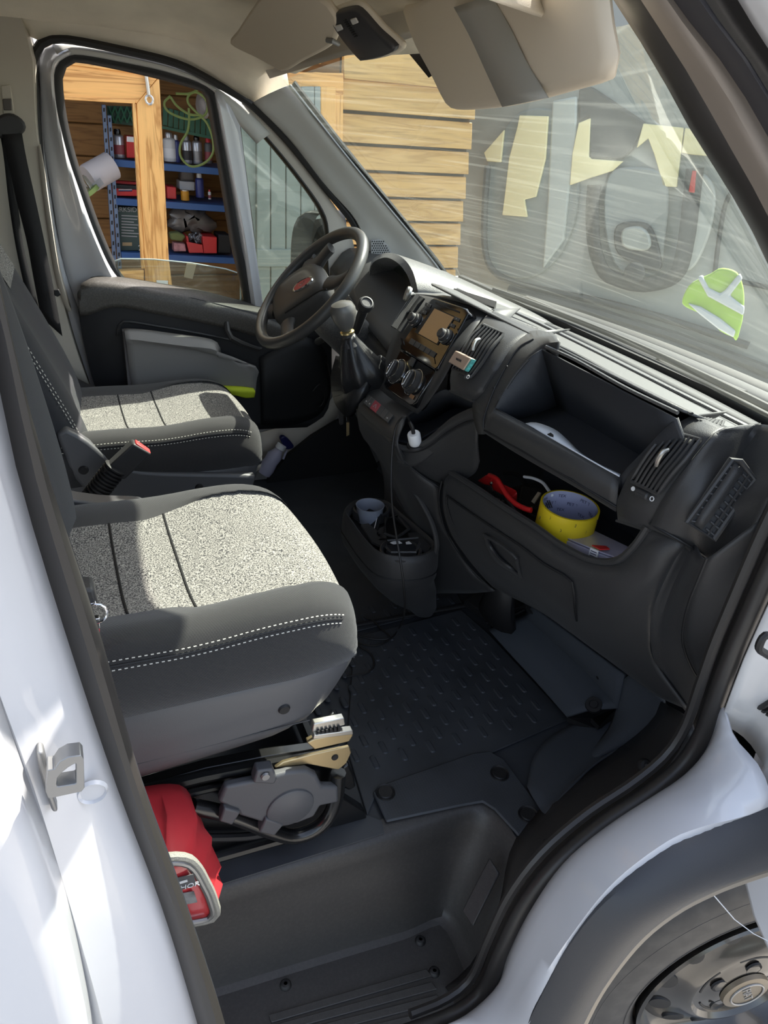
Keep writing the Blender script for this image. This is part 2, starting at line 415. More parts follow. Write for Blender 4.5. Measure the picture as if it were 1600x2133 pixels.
# ------------------------------------------------------------------ ground and cab floor
ground = mesh('ground', [(-6, -5, -0.65), (7, -5, -0.65), (7, 7, -0.65), (-6, 7, -0.65)], [(0, 1, 2, 3)],
              mat('gravel_yard', (0.52, 0.48, 0.42), 0.95, var=0.2, vscale=3, bump=0.8, bscale=60), thick=0.1)
tag(ground, kind='structure')

fl = thing('floor', (0.0, 0.0, -0.02), kind='structure')
rim = QL([(390, 1862), (520, 1820), (660, 1778), (800, 1737), (900, 1705), (960, 1684), (1000, 1676), (1030, 1694), (1055, 1722), (1078, 1749)], z=0.0)
floor_poly = [V((-0.9, 0.84, 0)), V((-0.9, -0.645, 0)), V((-0.2, -0.645, 0))] + rim + QL([(1125, 1687), (1190, 1640), (1250, 1600)], z=0.0) + [V((1.3, -0.62, 0)), V((1.3, 0.84, 0))]
slab('floor_base', [p-V((0, 0, 0.004)) for p in floor_poly], (0, 0, -0.03), M['flatrubber'], fl)
# ribbed rubber mat, near pad under the passenger's feet and the far pad beyond the seam
pad = QL([(765, 1700), (722, 1560), (738, 1330), (960, 1272), (1018, 1322), (1185, 1500), (1030, 1568), (985, 1582), (790, 1640)], z=0.0)
slab('mat_pad', pad, (0, 0, 0.004), M['matrubber'], fl, bevel=0.002)
pad2 = QL([(560, 1090), (600, 1330), (738, 1318), (965, 1260), (940, 1215), (760, 1190), (700, 1090)], z=0.0)
slab('mat_pad', pad2, (0, 0, 0.003), M['matrubber'], fl, bevel=0.002)
tube('mat_seam', QL([(690, 1312), (760, 1299), (860, 1281), (968, 1262)], z=0.006), 0.006, M['rubber'], fl)
pad3 = QL([(240, 1985), (440, 1850), (800, 1737), (795, 1712), (765, 1700), (420, 1800), (250, 1900)], z=0.001)
slab('mat_pad', pad3, (0, 0, 0.003), M['matrubber'], fl)
# raised lozenges of the mat
def capsule(c, L, wd, h):
    vs = []; n = 6
    for lev, k, zz in ((0, 1.0, 0.0), (1, 0.62, h)):
        for s in (1, -1):
            for i in range(n):
                a = -math.pi/2+math.pi*i/(n-1)
                vs.append(V((math.cos(a+math.pi/2)*wd*k*s, s*(L/2)+s*math.cos(a)*wd*k*0.9, zz)))
    m_ = 2*n; fs = [tuple(range(m_, 2*m_))]
    for i in range(m_): fs.append((i, (i+1) % m_, m_+(i+1) % m_, m_+i))
    return vs, fs
cvs, cfs = capsule((0, 0, 0), 0.024, 0.0066, 0.0022)
cme = bpy.data.meshes.new('mat_rib'); cme.from_pydata([tuple(v) for v in cvs], [], cfs); cme.materials.append(M['flatrubber'])
g0 = Q(839.2, 1571, z=0.004)
dX, dY = 0.0625, 0.0296
for j in range(0, 17):
    for i in range(-2, 9):
        p = V((g0.x+(i+(0.5 if j % 2 else 0.0))*dX, g0.y+j*dY, 0.004))
        if p.x < 0.36 or p.x > 0.80+0.09*(1 if p.y > -0.5 else 0.2): continue
        if p.y > 0.02 and p.x > 0.72: continue
        if -0.10 < p.y < -0.055: continue
        o = bpy.data.objects.new('mat_rib', cme); COL.objects.link(o); o.parent = fl; o.location = p-WL[fl]; WL[o] = p
# battery hatch in the step lip with three quarter-turn fasteners
hatch = QL([(805, 1715), (776, 1655), (788, 1640), (985, 1572), (1020, 1568), (1050, 1585), (1128, 1690), (1080, 1745), (1030, 1690), (1005, 1674), (960, 1682)], z=0.004)
hp = slab('battery_hatch', hatch, (0, 0, 0.006), M['matrubber'], fl, bevel=0.003)
for px, py in ((803, 1650), (1041, 1611), (1100, 1696)):
    c = Q(px, py, z=0.011)
    lathe('quarter_turn_fastener', [(0.0, 0.002), (0.0135, 0.0025), (0.0155, 0.0), (0.0185, 0.002), (0.0195, -0.002)], c, (0, 0, 1), M['rubber'], fl, 20)
# step well
bot = QL([(430, 2068), (520, 2040), (640, 2003), (760, 1967), (850, 1940), (898, 1918), (922, 1912), (940, 1935), (962, 1985), (985, 2045)], z=-0.25)
N = 28
R0 = cr(rim, N); R3 = cr(bot, N)
Rl = [p+V((0, 0, 0)) for p in R0]
def mixr(t, dz, out): return [a.lerp(b, t)+V((0, 0, dz)) + ((a-b).cross(V((0, 0, 1)))*0) for a, b in zip(R0, R3)]
rows = [[p+V((0, 0.03, 0.001)) for p in R0], R0, [V((a.x*0.97+b.x*0.03, a.y*0.9+b.y*0.1-0.006, -0.010)) for a, b in zip(R0, R3)]]
for t in (0.15, 0.35, 0.6, 0.85):
    rows.append([V((a.x+(b.x-a.x)*t, a.y+(b.y-a.y)*t-0.004, -0.25*t-0.01)) for a, b in zip(R0, R3)])
rows.append([V((b.x, b.y, -0.246)) for b in R3]); rows.append([b+V((-0.01, -0.012, 0)) for b in R3])
vs, fs = grid(rows)
step = thing('trim_1', (0.3, -0.8, -0.26), kind='structure')
tag(step, 'dark plastic step well and sill trim of the open passenger door')
mesh('well_wall', vs, fs, M['sillplastic'], step, angle=60)
tread = QL([(300, 2110), (430, 2066), (640, 2001), (850, 1938), (920, 1908), (945, 1935), (968, 1985), (1000, 2040), (1010, 2075), (960, 2110)], z=-0.25)
tread += [V((0.42, -0.96, -0.25)), V((-0.1, -0.96, -0.25))]
slab('step_tread', tread, (0, 0, -0.02), M['sillplastic'], step)
def quad_px(name, pts, h, m_, par, z=-0.25, bev=0.001):
    return slab(name, QL(pts, z=z), (0, 0, h), m_, par, bevel=bev)
for k in range(7):       # grip ribs
    a = 2018+k*27; b = 2112+k*27
    pts = [(888-0+k*11, a+2), (560-k*12, b+4), (566-k*12, b+20), (899+k*11, a+17)]
    quad_px('grip_rib', pts, 0.004, M['sillplastic'], step)
def screw(px, py, par, z=None, y=None, r=0.010):
    c = Q(px, py, z=z) if z is not None else Q(px, py, y=y)
    ax = (0, 0, 1) if z is not None else (-0.2, -0.6, 0.8)
    o = lathe('trim_screw', [(0.0, 0.0012), (r*0.35, 0.0012), (r*0.4, 0.004), (r*0.8, 0.003), (r*1.1, -0.001), (r*1.15, -0.004)], c, ax, M['rubber'], par, 14)
    lathe('screw_recess', [(r*0.0, 0.0030), (r*0.3, 0.0030)], c+V(ax).normalized()*0.0, ax, M['dullsteel'], o, 10)
    return o
for px, py in ((595, 2050), (876, 1958), (905, 2023)): screw(px, py, step, z=-0.246, r=0.0095)
# recessed panel on the front wall of the well
pc = [Q(1021, 1786, y=-0.735), Q(1043, 1819, y=-0.765), Q(988, 1930, y=-0.80), Q(964, 1897, y=-0.765)]
nrm = (pc[1]-pc[0]).cross(pc[3]-pc[0]).normalized()
if nrm.y > 0: nrm = -nrm
slab('blanking_panel', pc, nrm*0.006, M['sillplastic'], step, bevel=0.003)
# sill trim rising to the wheel arch
inner = [Q(930, 2060, z=-0.25), Q(985, 2010, z=-0.24), Q(1040, 1900, z=-0.10), Q(1060, 1800, z=-0.02)] + QL([(1078, 1749, 0.0), (1125, 1687, 0.0), (1175, 1640, 0.0), (1237, 1594, 0.02), (1300, 1556, 0.05), (1344, 1519, 0.09), (1369, 1490, 0.13), (1380, 1462, 0.16)], z=0)
SEAL = [(700, 2190), (800, 2165), (880, 2140), (955, 2108), (1010, 2062), (1045, 1985), (1092, 1890), (1160, 1802), (1252, 1722), (1350, 1656), (1420, 1597), (1462, 1535), (1492, 1455), (1524, 1368), (1560, 1285), (1625, 1140), (1700, 990)]
sealp = QL(SEAL, y=-0.905)
s_in = [p for p in QL([(955, 2108), (1000, 2052), (1034, 1985), (1080, 1892), (1148, 1798), (1240, 1714), (1338, 1648), (1405, 1585), (1436, 1530), (1444, 1508)], y=-0.885)]
r_a = cr(inner, 26); r_b = cr(s_in, 26)
r_m = [a.lerp(b, 0.72)+V((0, 0, 0.006)) for a, b in zip(r_a, r_b)]
r_m2 = [a.lerp(b, 0.35)+V((0, 0, 0.003)) for a, b in zip(r_a, r_b)]
loft('sill_cover', [r_a, r_m2, r_m, r_b, [p+V((0.004, -0.012, -0.02)) for p in r_b]], M['sillplastic'], step, smooth_rows=False, thick=0.004, angle=60)
for px, py, yy in ((1345, 1595, -0.835), (1145, 1762, -0.83)): screw(px, py, step, y=yy, r=0.011)
tube('door_seal', sealp, 0.013, M['seal'], step, seg=10, n=60)
tube('door_seal', [p+V((-0.012, 0.022, 0.006)) for p in sealp[2:]], 0.008, M['seal'], step, seg=8, n=50)
# carpet flap and front footwell
cflap = [QL([(1100, 1640), (1112, 1580), (1150, 1535), (1215, 1500)], z=0.006), QL([(1106, 1655), (1150, 1600), (1220, 1545), (1290, 1500, )], z=0.02),
         QL([(1128, 1690), (1200, 1622), (1290, 1560), (1360, 1500)], z=0.03), QL([(1140, 1700), (1237, 1596), (1330, 1535), (1390, 1462)], z=0.05)]
loft('carpet_flap', cflap, M['carpet'], fl, n=14, nv=10, thick=0.004)
loft('carpet_upright', [[Q(1288, 1478, z=.07), Q(1266, 1525, z=.028), Q(1200, 1600, z=.012)], [Q(1306, 1408, z=.17), Q(1345, 1470, z=.13), Q(1300, 1552, z=.05)], [Q(1345, 1425, z=.20), Q(1388, 1458, z=.175), Q(1346, 1516, z=.095)]], M['carpet'], fl, n=12, nv=10, thick=0.004)
# metal-grey kick plate bent up at the bulkhead, with bolts
kp = [QL([(1020, 1315, 0.03), (1062, 1362, 0.03), (1120, 1425, 0.03), (1182, 1495, 0.03)], z=0),
      QL([(1066, 1296, 0.06), (1120, 1345, 0.06), (1180, 1405, 0.06), (1232, 1480, 0.06)], z=0),
      QL([(1096, 1283, 0.08), (1160, 1340, 0.08), (1230, 1405, 0.08), (1290, 1476, 0.08)], z=0),
      [Q(1112, 1262, z=0.14), Q(1180, 1312, z=0.16), Q(1250, 1365, z=0.17), Q(1305, 1405, z=0.17)]]
kick = loft('kick_plate', kp, M['carpet'], fl, n=18, smooth_rows=True, thick=0.008, angle=25)
kick['label'] = 'blue grey bent kick plate with two black bolts'
slab('kick_plate_tab', [Q(1182, 1495, z=0.03), Q(1232, 1496, z=0.045), Q(1248, 1512, z=0.045), Q(1286, 1474, z=0.07), Q(1292, 1482, z=0.03), Q(1250, 1520, z=0.02)], (0, 0, -0.012), M['rubber'], fl)
for px, py, zz in ((1237, 1468, 0.072), (1258, 1403, 0.112), (1110, 1264, 0.13)):
    c = Q(px, py, z=zz)
    lathe('bolt', [(0.0, 0.006), (0.008, 0.006), (0.010, 0.003), (0.017, 0.003), (0.0185, -0.003)], c, (-0.45, -0.25, 0.85), M['rubber'], fl, 16)
# bulkhead behind the pedals and under the dash
slab('bulkhead', [V((1.22, -0.95, -0.05)), V((1.22, 0.9, -0.05)), V((1.30, 0.9, 0.66)), V((1.30, -0.95, 0.66))], (0.02, 0, 0), M['black'], fl)
slab('sun_leak_block', [V((0.98, -0.84, 0.60)), V((1.30, -0.93, 0.60)), V((1.50, -0.80, 0.575)), V((1.55, 0, 0.575)), V((1.50, 0.80, 0.575)), V((1.30, 0.9, 0.60)), V((0.98, 0.84, 0.60))], (0, 0, -0.02), M['black'], fl)  # unseen slab added to stop sun leaking through under the dash
slab('footwell_side', [V((0.50, 0.80, 0.0)), V((1.25, 0.80, 0.0)), V((1.25, 0.80, 0.55)), V((0.95, 0.80, 0.50)), V((0.82, 0.80, 0.36)), V((0.66, 0.80, 0.26)), V((0.50, 0.80, 0.22))], (0, 0.04, 0), M['doorgrey'], fl)
slab('footwell_arch', QL([(530, 1060), (560, 1000), (600, 950), (650, 910), (700, 880), (740, 862), (800, 1000), (700, 1090)], y=0.775), (0, 0.02, 0), M['black'], fl)
slab('footwell_slope', [V((0.98, -0.1, 0.0)), V((0.98, 0.84, 0.0)), V((1.24, 0.84, 0.28)), V((1.24, -0.1, 0.28))], (0.01, 0, -0.01), M['carpet'], fl)

# ------------------------------------------------------------------ near body side
body = thing('wall_right', (0.4, -0.98, -0.65), kind='structure')
tag(body, 'white painted van body around the open passenger door')
SO = [(905, 2150), (960, 2130), (1035, 2070), (1065, 1990), (1110, 1900), (1180, 1805), (1275, 1730), (1375, 1665), (1445, 1610), (1485, 1550), (1515, 1465), (1545, 1380), (1580, 1300), (1640, 1170), (1720, 1000)]
AO = [(1080, 2200), (1100, 2130), (1140, 2050), (1180, 1975), (1240, 1890), (1310, 1825), (1400, 1765), (1465, 1735), (1535, 1700), (1620, 1665), (1700, 1640)]
AI = [(1172, 2196), (1204, 2126), (1246, 2046), (1319, 1950), (1394, 1888), (1470, 1848), (1546, 1819), (1628, 1795), (1700, 1785)]
so = cr(QL(SO, y=-0.925), 40); ao = cr(QL(AO, y=-1.035), 40); ai = cr(QL(AI, y=-1.055), 40)
low = cr(QL([(905, 2150), (960, 2130), (1035, 2070), (1065, 1990), (1110, 1900), (1180, 1805), (1275, 1730), (1375, 1665), (1445, 1610), (1485, 1550), (1512, 1475)], y=-0.925), 40)
AO2 = cr(QL([(1060, 2220), (1100, 2130), (1140, 2050), (1180, 1975), (1240, 1890), (1310, 1825), (1400, 1765), (1465, 1735), (1535, 1700), (1600, 1670)], y=-1.035), 40)
mid1 = [a.lerp(b, 0.55)+V((0, 0.028, 0.012)) for a, b in zip(low, AO2)]
mid2 = [a.lerp(b, 0.80)+V((0, 0.006, 0.018)) for a, b in zip(low, AO2)]
sillp = loft('sill_panel', [[p+V((0.012, 0.012, -0.03)) for p in low], low, mid1, mid2, AO2, [p+V((0.01, 0.02, -0.05)) for p in AO2]], M['white'], body, smooth_rows=False, nv=14, thick=0.004)
# front pillar foot and hinge post to the right of the seal
pf = [QL([(1500, 1500, -0.925), (1545, 1380, -0.925), (1580, 1300, -0.925), (1640, 1170, -0.925), (1740, 960, -0.925)], y=0),
      QL([(1560, 1540, -0.95), (1600, 1420, -0.95), (1660, 1300, -0.95), (1720, 1180, -0.95), (1800, 1000, -0.95)], y=0),
      QL([(1600, 1600, -1.0), (1700, 1450, -1.0), (1800, 1320, -1.0), (1860, 1200, -1.0), (1900, 1100, -1.0)], y=0)]
pf = [ext(l, 0, 0.22) for l in pf]
loft('hinge_post', pf, M['dirty_white'], body, n=12, nv=8, thick=0.004)
for k, (px, py) in enumerate(((1190, 1800), (1355, 1705))): pass
for pts in ([(1200, 1822), (1227, 1790), (1262, 1832), (1235, 1858)], [(1358, 1680), (1392, 1658), (1420, 1690), (1388, 1716)]):
    pass
for i0, i1, r0, r1 in ((19, 21, 4, 7), (27, 29, 4, 7)):
    G = lambda r, i: sillp.data.vertices[r*40+i].co+WL[sillp]+V((-0.003, -0.006, 0.007))
    vsx, fsx = grid([[G(r, i) for i in range(i0, i1+1)] for r in range(r0, r1+1)])
    mesh('clear_film_patch', vsx, fsx, mat('clear_film', (0.80, 0.81, 0.78), 0.25, bump=0.5, bscale=120), body)
# wheel arch flare
mid = [a.lerp(b, 0.45)+V((-0.004, -0.022, 0.012)) for a, b in zip(ao, ai)]
mid3 = [a.lerp(b, 0.85)+V((0, -0.018, 0.008)) for a, b in zip(ao, ai)]
loft('wheel_arch_flare', [[p+V((0.02, 0.02, -0.015)) for p in ao], ao, mid, mid3, ai, [p+V((0.008, 0.035, -0.012)) for p in ai]], mat('flare_plastic', (0.026, 0.027, 0.031), 0.5, bump=0.2, bscale=600), body, smooth_rows=False, nv=16, thick=0.003)
tube('arch_lip', [p+V((0.004, -0.004, -0.006)) for p in ai], 0.007, mat('lip_ground_bounce', (0.30, 0.25, 0.19), 0.5), body, seg=8)  # dark plastic lip, tan of the ground bounce put into its colour
slab('front_fender', [V((1.02, -1.0, 0.16)), V((2.2, -0.95, 0.16)), V((2.2, -0.95, 0.50)), V((1.30, -1.0, 0.66)), V((1.02, -1.0, 0.70))], (0, 0.10, 0), M['white'], body)  # fender out of view, added to shut out sun through the gap
# wheel housing behind the wheel
hub = V((1.034, -1.02, -0.29))
rows = []
for yy in (-0.90, -0.78):
    rows.append([V((hub.x+math.cos(math.radians(a))*0.46, yy, hub.z+math.sin(math.radians(a))*0.46)) for a in range(-20, 201, 10)])
loft('wheel_housing', rows, M['black'], body, smooth_rows=False, thick=0.005)
slab('wheel_housing', [V((hub.x-0.46, -0.72, -0.62)), V((hub.x+0.6, -0.72, -0.62)), V((hub.x+0.6, -0.72, -0.03)), V((hub.x-0.40, -0.72, -0.03))], (0, 0.01, 0), M['black'], body)
# rear door post of the passenger door (B-pillar): white outside, black seal towards the seat
BL = [(-62, 500), (-25, 620), (2, 760), (52, 1000), (150, 1330), (252, 1640), (348, 1900), (418, 2133), (450, 2260)]
BR = [(-20, 500), (4, 620), (38, 760), (104, 1000), (212, 1330), (300, 1640), (394, 1900), (470, 2133), (500, 2260)]
bl = ext(QL(BL, y=-0.905), 0.28, 0); br = ext(QL(BR, y=-0.895), 0.28, 0)
nb = 30
bmid = [a.lerp(b, 0.5)+V((0.004, -0.018, 0)) for a, b in zip(cr(bl, nb), cr(br, nb))]
loft('door_seal', [[p+V((-0.02, 0.02, 0)) for p in cr(bl, nb)], cr(bl, nb), bmid, cr(br, nb), [p+V((-0.01, 0.03, 0)) for p in cr(br, nb)]], M['seal'], body, smooth_rows=False, nv=11)
c1 = QL([(-120, 500), (-85, 620), (-58, 760), (0, 1000), (85, 1330), (175, 1640), (238, 1850), (330, 2133), (350, 2260)], y=-0.93); c1 = ext(c1, 0.28, 0)
c2 = QL([(-220, 500), (-185, 620), (-158, 760), (-105, 1000), (-40, 1330), (70, 1640), (150, 1900), (215, 2133), (240, 2260)], y=-0.955); c2 = ext(c2, 0.28, 0)
c3 = QL([(-262, 500), (-232, 620), (-205, 760), (-160, 1000), (-75, 1330), (30, 1640), (125, 1900), (185, 2133), (205, 2260)], y=-0.97); c3 = ext(c3, 0.28, 0)
c0 = [p+V((0.0, 0.012, 0)) for p in cr(bl, nb)]
loft('door_post', [[p+V((0.0, 0.05, 0)) for p in c0], c0, [p+V((-0.012, -0.014, 0)) for p in cr(bl, nb)], cr(c1, nb), cr(c2, nb), [p+V((0, 0.02, 0)) for p in cr(c3, nb)]], M['white'], body, smooth_rows=False, thick=0.003, angle=50)
c4 = QL([(-290, 500), (-262, 620), (-235, 760), (-190, 1000), (-95, 1330), (15, 1640), (112, 1900), (170, 2133), (190, 2260)], y=-0.985); c4 = ext(c4, 0.28, 0)
c5 = [p+V((-0.35, -0.03, 0.0)) for p in c4]
loft('side_panel', [[p+V((0.004, 0.03, 0)) for p in cr(c4, nb)], cr(c4, nb), [p+V((-0.02, -0.012, 0)) for p in cr(c4, nb)], cr(c5, nb)], M['white'], body, smooth_rows=False, thick=0.003, angle=60)
for zz in (0.0,):
    tube('panel_bead', [p+V((-0.004, 0.0, 0)) for p in c4[3:]], 0.004, M['seal'], body, n=30, seg=6)
# interior trim behind the B-pillar seal, next to the seat
loft('post_trim', [[p+V((-0.005, 0.02, 0)) for p in cr(br, nb)], [p+V((-0.10, 0.12, 0)) for p in cr(br, nb)]], M['plastic_in'], body, smooth_rows=False, thick=0.004)
# plug ring
lathe('plug', [(0.0, 0.001), (0.010, 0.001), (0.0115, 0.0035), (0.013, 0.0)], Q(192, 1648, y=-0.932), (0, -1, 0), M['white'], body, 20)

slab('sun_streak_block', [V((0.95, -0.90, 0.30)), V((1.35, -0.92, 0.30)), V((1.35, -0.92, 0.68)), V((1.0, -0.90, 0.82))], (0, 0.03, 0), M['white'], body)  # out-of-view panel added to block a streak of sun on the sill
# ------------------------------------------------------------------ near windscreen pillar
ap = thing('trim_2', (0.6, -0.86, 0.9), kind='structure'); tag(ap, 'dark windscreen pillar and door seals by the camera')
L = [
 QL([(1225, -90, -0.80), (1280, 0, -0.80), (1365, 135, -0.80), (1425, 250, -0.80), (1500, 370, -0.80), (1550, 450, -0.805), (1600, 550, -0.81), (1700, 760, -0.83), (1760, 900, -0.84)], y=0),
 QL([(1270, -100, -0.835), (1335, 0, -0.835), (1400, 100, -0.835), (1450, 180, -0.835), (1500, 270, -0.835), (1550, 358, -0.84), (1600, 450, -0.845), (1720, 700, -0.86), (1790, 860, -0.87)], y=0),
 QL([(1330, -110, -0.855), (1400, 0, -0.855), (1470, 85, -0.855), (1520, 152, -0.855), (1560, 215, -0.855), (1600, 285, -0.86), (1660, 400, -0.865), (1780, 650, -0.88), (1860, 830, -0.885)], y=0),
 QL([(1400, -115, -0.88), (1465, 0, -0.88), (1540, 95, -0.88), (1600, 190, -0.88), (1640, 260, -0.88), (1680, 330, -0.885), (1740, 440, -0.89), (1840, 640, -0.90), (1920, 820, -0.905)], y=0),
 QL([(1470, -120, -0.90), (1535, 0, -0.90), (1600, 100, -0.90), (1660, 195, -0.90), (1700, 265, -0.90), (1740, 340, -0.90), (1800, 450, -0.905), (1900, 640, -0.915), (1980, 820, -0.92)], y=0),
 QL([(1560, -130, -0.92), (1640, 0, -0.92), (1720, 110, -0.92), (1780, 200, -0.92), (1830, 280, -0.92), (1870, 350, -0.92), (1930, 460, -0.92), (2020, 640, -0.93), (2090, 820, -0.94)], y=0)]
na = 24
LL = [cr(ext(l, 0.16, 0.30), na) for l in L]
def bulge(a, b, d): return [p.lerp(q, 0.5)+V(d) for p, q in zip(a, b)]
loft('pillar_rubber', [[p+V((0.02, 0.0, 0.03)) for p in LL[0]], LL[0], bulge(LL[0], LL[1], (-0.008, -0.010, 0.0)), LL[1]], M['seal'], ap, smooth_rows=False, nv=8)
loft('pillar_trim', [LL[1], bulge(LL[1], LL[2], (-0.006, -0.012, 0.0)), LL[2]], mat('taupe_pillar_trim', (0.20, 0.17, 0.145), 0.5), ap, smooth_rows=False, nv=8)
loft('pillar_rubber', [LL[2], bulge(LL[2], LL[3], (-0.006, -0.014, 0.0)), LL[3]], mat('bluish_seal', (0.045, 0.044, 0.05), 0.4), ap, smooth_rows=False, nv=8)
loft('pillar_rubber', [LL[3], bulge(LL[3], LL[4], (0.008, 0.006, 0.0)), LL[4]], M['rubber'], ap, smooth_rows=False, nv=8)
loft('pillar_paint', [LL[4], bulge(LL[4], LL[5], (-0.008, -0.012, 0.0)), LL[5]], M['white'], ap, smooth_rows=False, nv=8, thick=0.003)
# lower trim strip beside the dash end
st = [QL([(1436, 1515, -0.86), (1470, 1420, -0.86), (1512, 1300, -0.86), (1560, 1165, -0.86), (1600, 1050, -0.86), (1660, 880, -0.86)], y=0),
      QL([(1458, 1525, -0.878), (1490, 1432, -0.878), (1530, 1320, -0.878), (1580, 1185, -0.878), (1622, 1070, -0.878), (1690, 890, -0.878)], y=0),
      QL([(1480, 1520, -0.888), (1508, 1430, -0.888), (1548, 1325, -0.888), (1600, 1195, -0.888), (1645, 1080, -0.888), (1710, 900, -0.888)], y=0)]
loft('pillar_trim', st, M['plastic'], ap, n=18, thick=0.004)
# ------------------------------------------------------------------ far (driver's) door
YD = 0.86
door = thing('door_1', (0.45, 0.88, -0.2), kind='structure'); tag(door, "driver's door with wound-down window, black panel and grey armrest")
def ring(name, outer, inner, ya, yb, m_, par, n=64, depth=0.0, prof=None):
    """closed band between two outlines given in pixels"""
    o = cr(QL(outer, y=ya), n, True); i = cr(QL(inner, y=yb), n, True)
    # align starts
    def rot(L, ref):
        k = min(range(len(L)), key=lambda q: (L[q]-ref).length); return L[k:]+L[:k]
    i = rot(i, o[0])
    if (i[1]-o[1]).length > (i[-1]-o[1]).length: i = [i[0]]+i[:0:-1]
    md = [a.lerp(b, 0.5)+V((0, -depth, 0)) for a, b in zip(o, i)]
    rows = [[p+V((0, 0.02, 0)) for p in o], o, md, i, [p+V((0, 0.03, 0)) for p in i]]
    vs, fs = grid(rows, True)
    return mesh(name, vs, fs, m_, par, angle=60)
W_OUT = [(112, 150), (120, 128), (150, 112), (250, 128), (350, 150), (432, 176), (444, 190), (470, 330), (500, 500), (522, 645), (400, 625), (300, 600), (252, 583), (225, 545), (195, 480), (165, 400), (138, 320), (118, 230)]
W_IN = [(131, 165), (140, 140), (160, 130), (250, 146), (345, 168), (420, 190), (432, 203), (456, 340), (482, 500), (504, 640), (400, 625), (300, 605), (262, 583), (240, 545), (212, 480), (183, 400), (157, 320), (139, 240)]
ring('window_rubber', W_OUT, W_IN, YD-0.012, YD, M['rubber'], door, depth=0.006)
F_OUT = [(84, 190), (82, 130), (92, 98), (130, 86), (250, 108), (370, 138), (446, 176), (470, 215), (500, 400), (532, 645), (400, 640), (250, 600), (185, 580), (165, 640), (150, 620), (135, 560), (118, 470), (100, 340)]
W_OUT2 = [(112, 155), (120, 130), (150, 113), (250, 129), (350, 152), (430, 177), (443, 192), (468, 330), (498, 500), (521, 645), (400, 626), (300, 601), (252, 584), (230, 560), (222, 545), (193, 480), (163, 400), (117, 235)]
def band(name, A, B, m_, par, mids=(), n=40, off=(0, 0, 0)):
    a = cr(A, n); b = cr(B, n)
    rows = [a]+[[p.lerp(q, t)+V(d) for p, q in zip(a, b)] for t, d in mids]+[b]
    return loft(name, rows, m_, par, smooth_rows=False, nv=2+4*len(mids) if mids else None, thick=0.003, off=1)
# white frame: rear post with a rolled bead that catches the sun, top rail, divider bar
OUTL = QL([(232, 800), (205, 740), (180, 680), (150, 600), (128, 520), (108, 400), (92, 300), (84, 190), (83, 130), (94, 100), (130, 88)], y=YD)
BEAD = QL([(262, 640), (240, 605), (212, 545), (180, 470), (152, 390), (128, 300), (112, 215), (104, 165), (106, 138), (118, 120), (145, 106)], y=YD-0.03)
INL = QL([(300, 640), (256, 590), (228, 552), (197, 482), (168, 402), (141, 322), (120, 235), (113, 165), (117, 140), (128, 125), (150, 114)], y=YD-0.012)
a = cr(OUTL, 40); b = cr(BEAD, 40); c = cr(INL, 40)
loft('window_frame', [[p+V((0, 0.03, 0)) for p in a], a, [p.lerp(q, 0.6)+V((0, 0.006, 0)) for p, q in zip(a, b)], b, [p.lerp(q, 0.4)+V((0.002, -0.004, 0)) for p, q in zip(b, c)], c, [p+V((0, 0.03, 0)) for p in c]], M['white'], door, smooth_rows=False, nv=20, thick=0.002)
TO = QL([(110, 92), (160, 92), (250, 108), (370, 138), (440, 172), (520, 222), (570, 275)], y=YD)
TM = QL([(118, 112), (160, 104), (250, 118), (360, 144), (438, 180), (500, 232), (550, 288)], y=YD-0.02)
TI = QL([(125, 124), (160, 114), (250, 129), (350, 151), (436, 184), (480, 240), (535, 300)], y=YD-0.012)
loft('window_frame', [[p+V((0, 0.03, 0)) for p in cr(TO, 30)], cr(TO, 30), cr(TM, 30), cr(TI, 30)], M['pillar'], door, smooth_rows=False, nv=10, thick=0.002)
D1 = QL([(444, 188), (470, 330), (500, 500), (524, 660)], y=YD-0.005)
D2 = QL([(452, 188), (480, 330), (512, 500), (536, 662)], y=YD-0.022)
D3 = QL([(468, 200), (494, 330), (524, 500), (548, 664)], y=YD-0.016)
D4 = QL([(500, 262), (510, 340), (530, 500), (552, 664)], y=YD-0.018)
loft('window_divider', [[p+V((0, 0.03, 0)) for p in cr(D1, 16)], cr(D1, 16), cr(D2, 16), cr(D3, 16), cr(D4, 16)], M['white'], door, smooth_rows=False, thick=0.002)
# quarter light: trim surround, seal and glass
QO = [(500, 270), (488, 232), (508, 214), (545, 240), (610, 318), (680, 405), (722, 470), (740, 530), (738, 640), (560, 700), (540, 640), (520, 450)]
QI = [(497, 275), (498, 255), (508, 245), (530, 256), (575, 306), (625, 368), (668, 428), (684, 470), (684, 530), (672, 620), (548, 650), (522, 470)]
QG = [(503, 275), (503, 258), (510, 250), (527, 260), (572, 311), (621, 372), (662, 430), (679, 472), (679, 530), (668, 615), (552, 645), (528, 470)]
ring('quarter_surround', QO, QI, YD-0.008, YD-0.004, mat('warm_grey_frame', (0.55, 0.51, 0.45), 0.55), door, depth=0.004)
ring('quarter_seal', QI, QG, YD-0.006, YD, M['rubber'], door, depth=0.004)
qg = slab('quarter_glass', cr(QL(QG, y=YD+0.008), 40, True), (0, 0.004, 0), M['sideglass'], door)
# wound-down pane, top edge just above the panel
gl = slab('window_pane', QL([(225, 560), (234, 545), (250, 539), (320, 540), (400, 548), (470, 560), (495, 570), (515, 660), (400, 640), (270, 600)], y=YD+0.004), (0, 0.004, 0), M['sideglass'], door)
tube('pane_edge', QL([(228, 556), (236, 545), (252, 539), (320, 540), (400, 548), (470, 560), (494, 568)], y=YD+0.003), 0.002, mat('glass_edge', (0.6, 0.7, 0.66), 0.2), gl, seg=6)
slab('tape_strip', QL([(389, 549), (409, 551), (401, 581), (383, 577)], y=YD), (0, -0.001, 0), mat('masking_tape', (0.55, 0.47, 0.30), 0.8), gl)
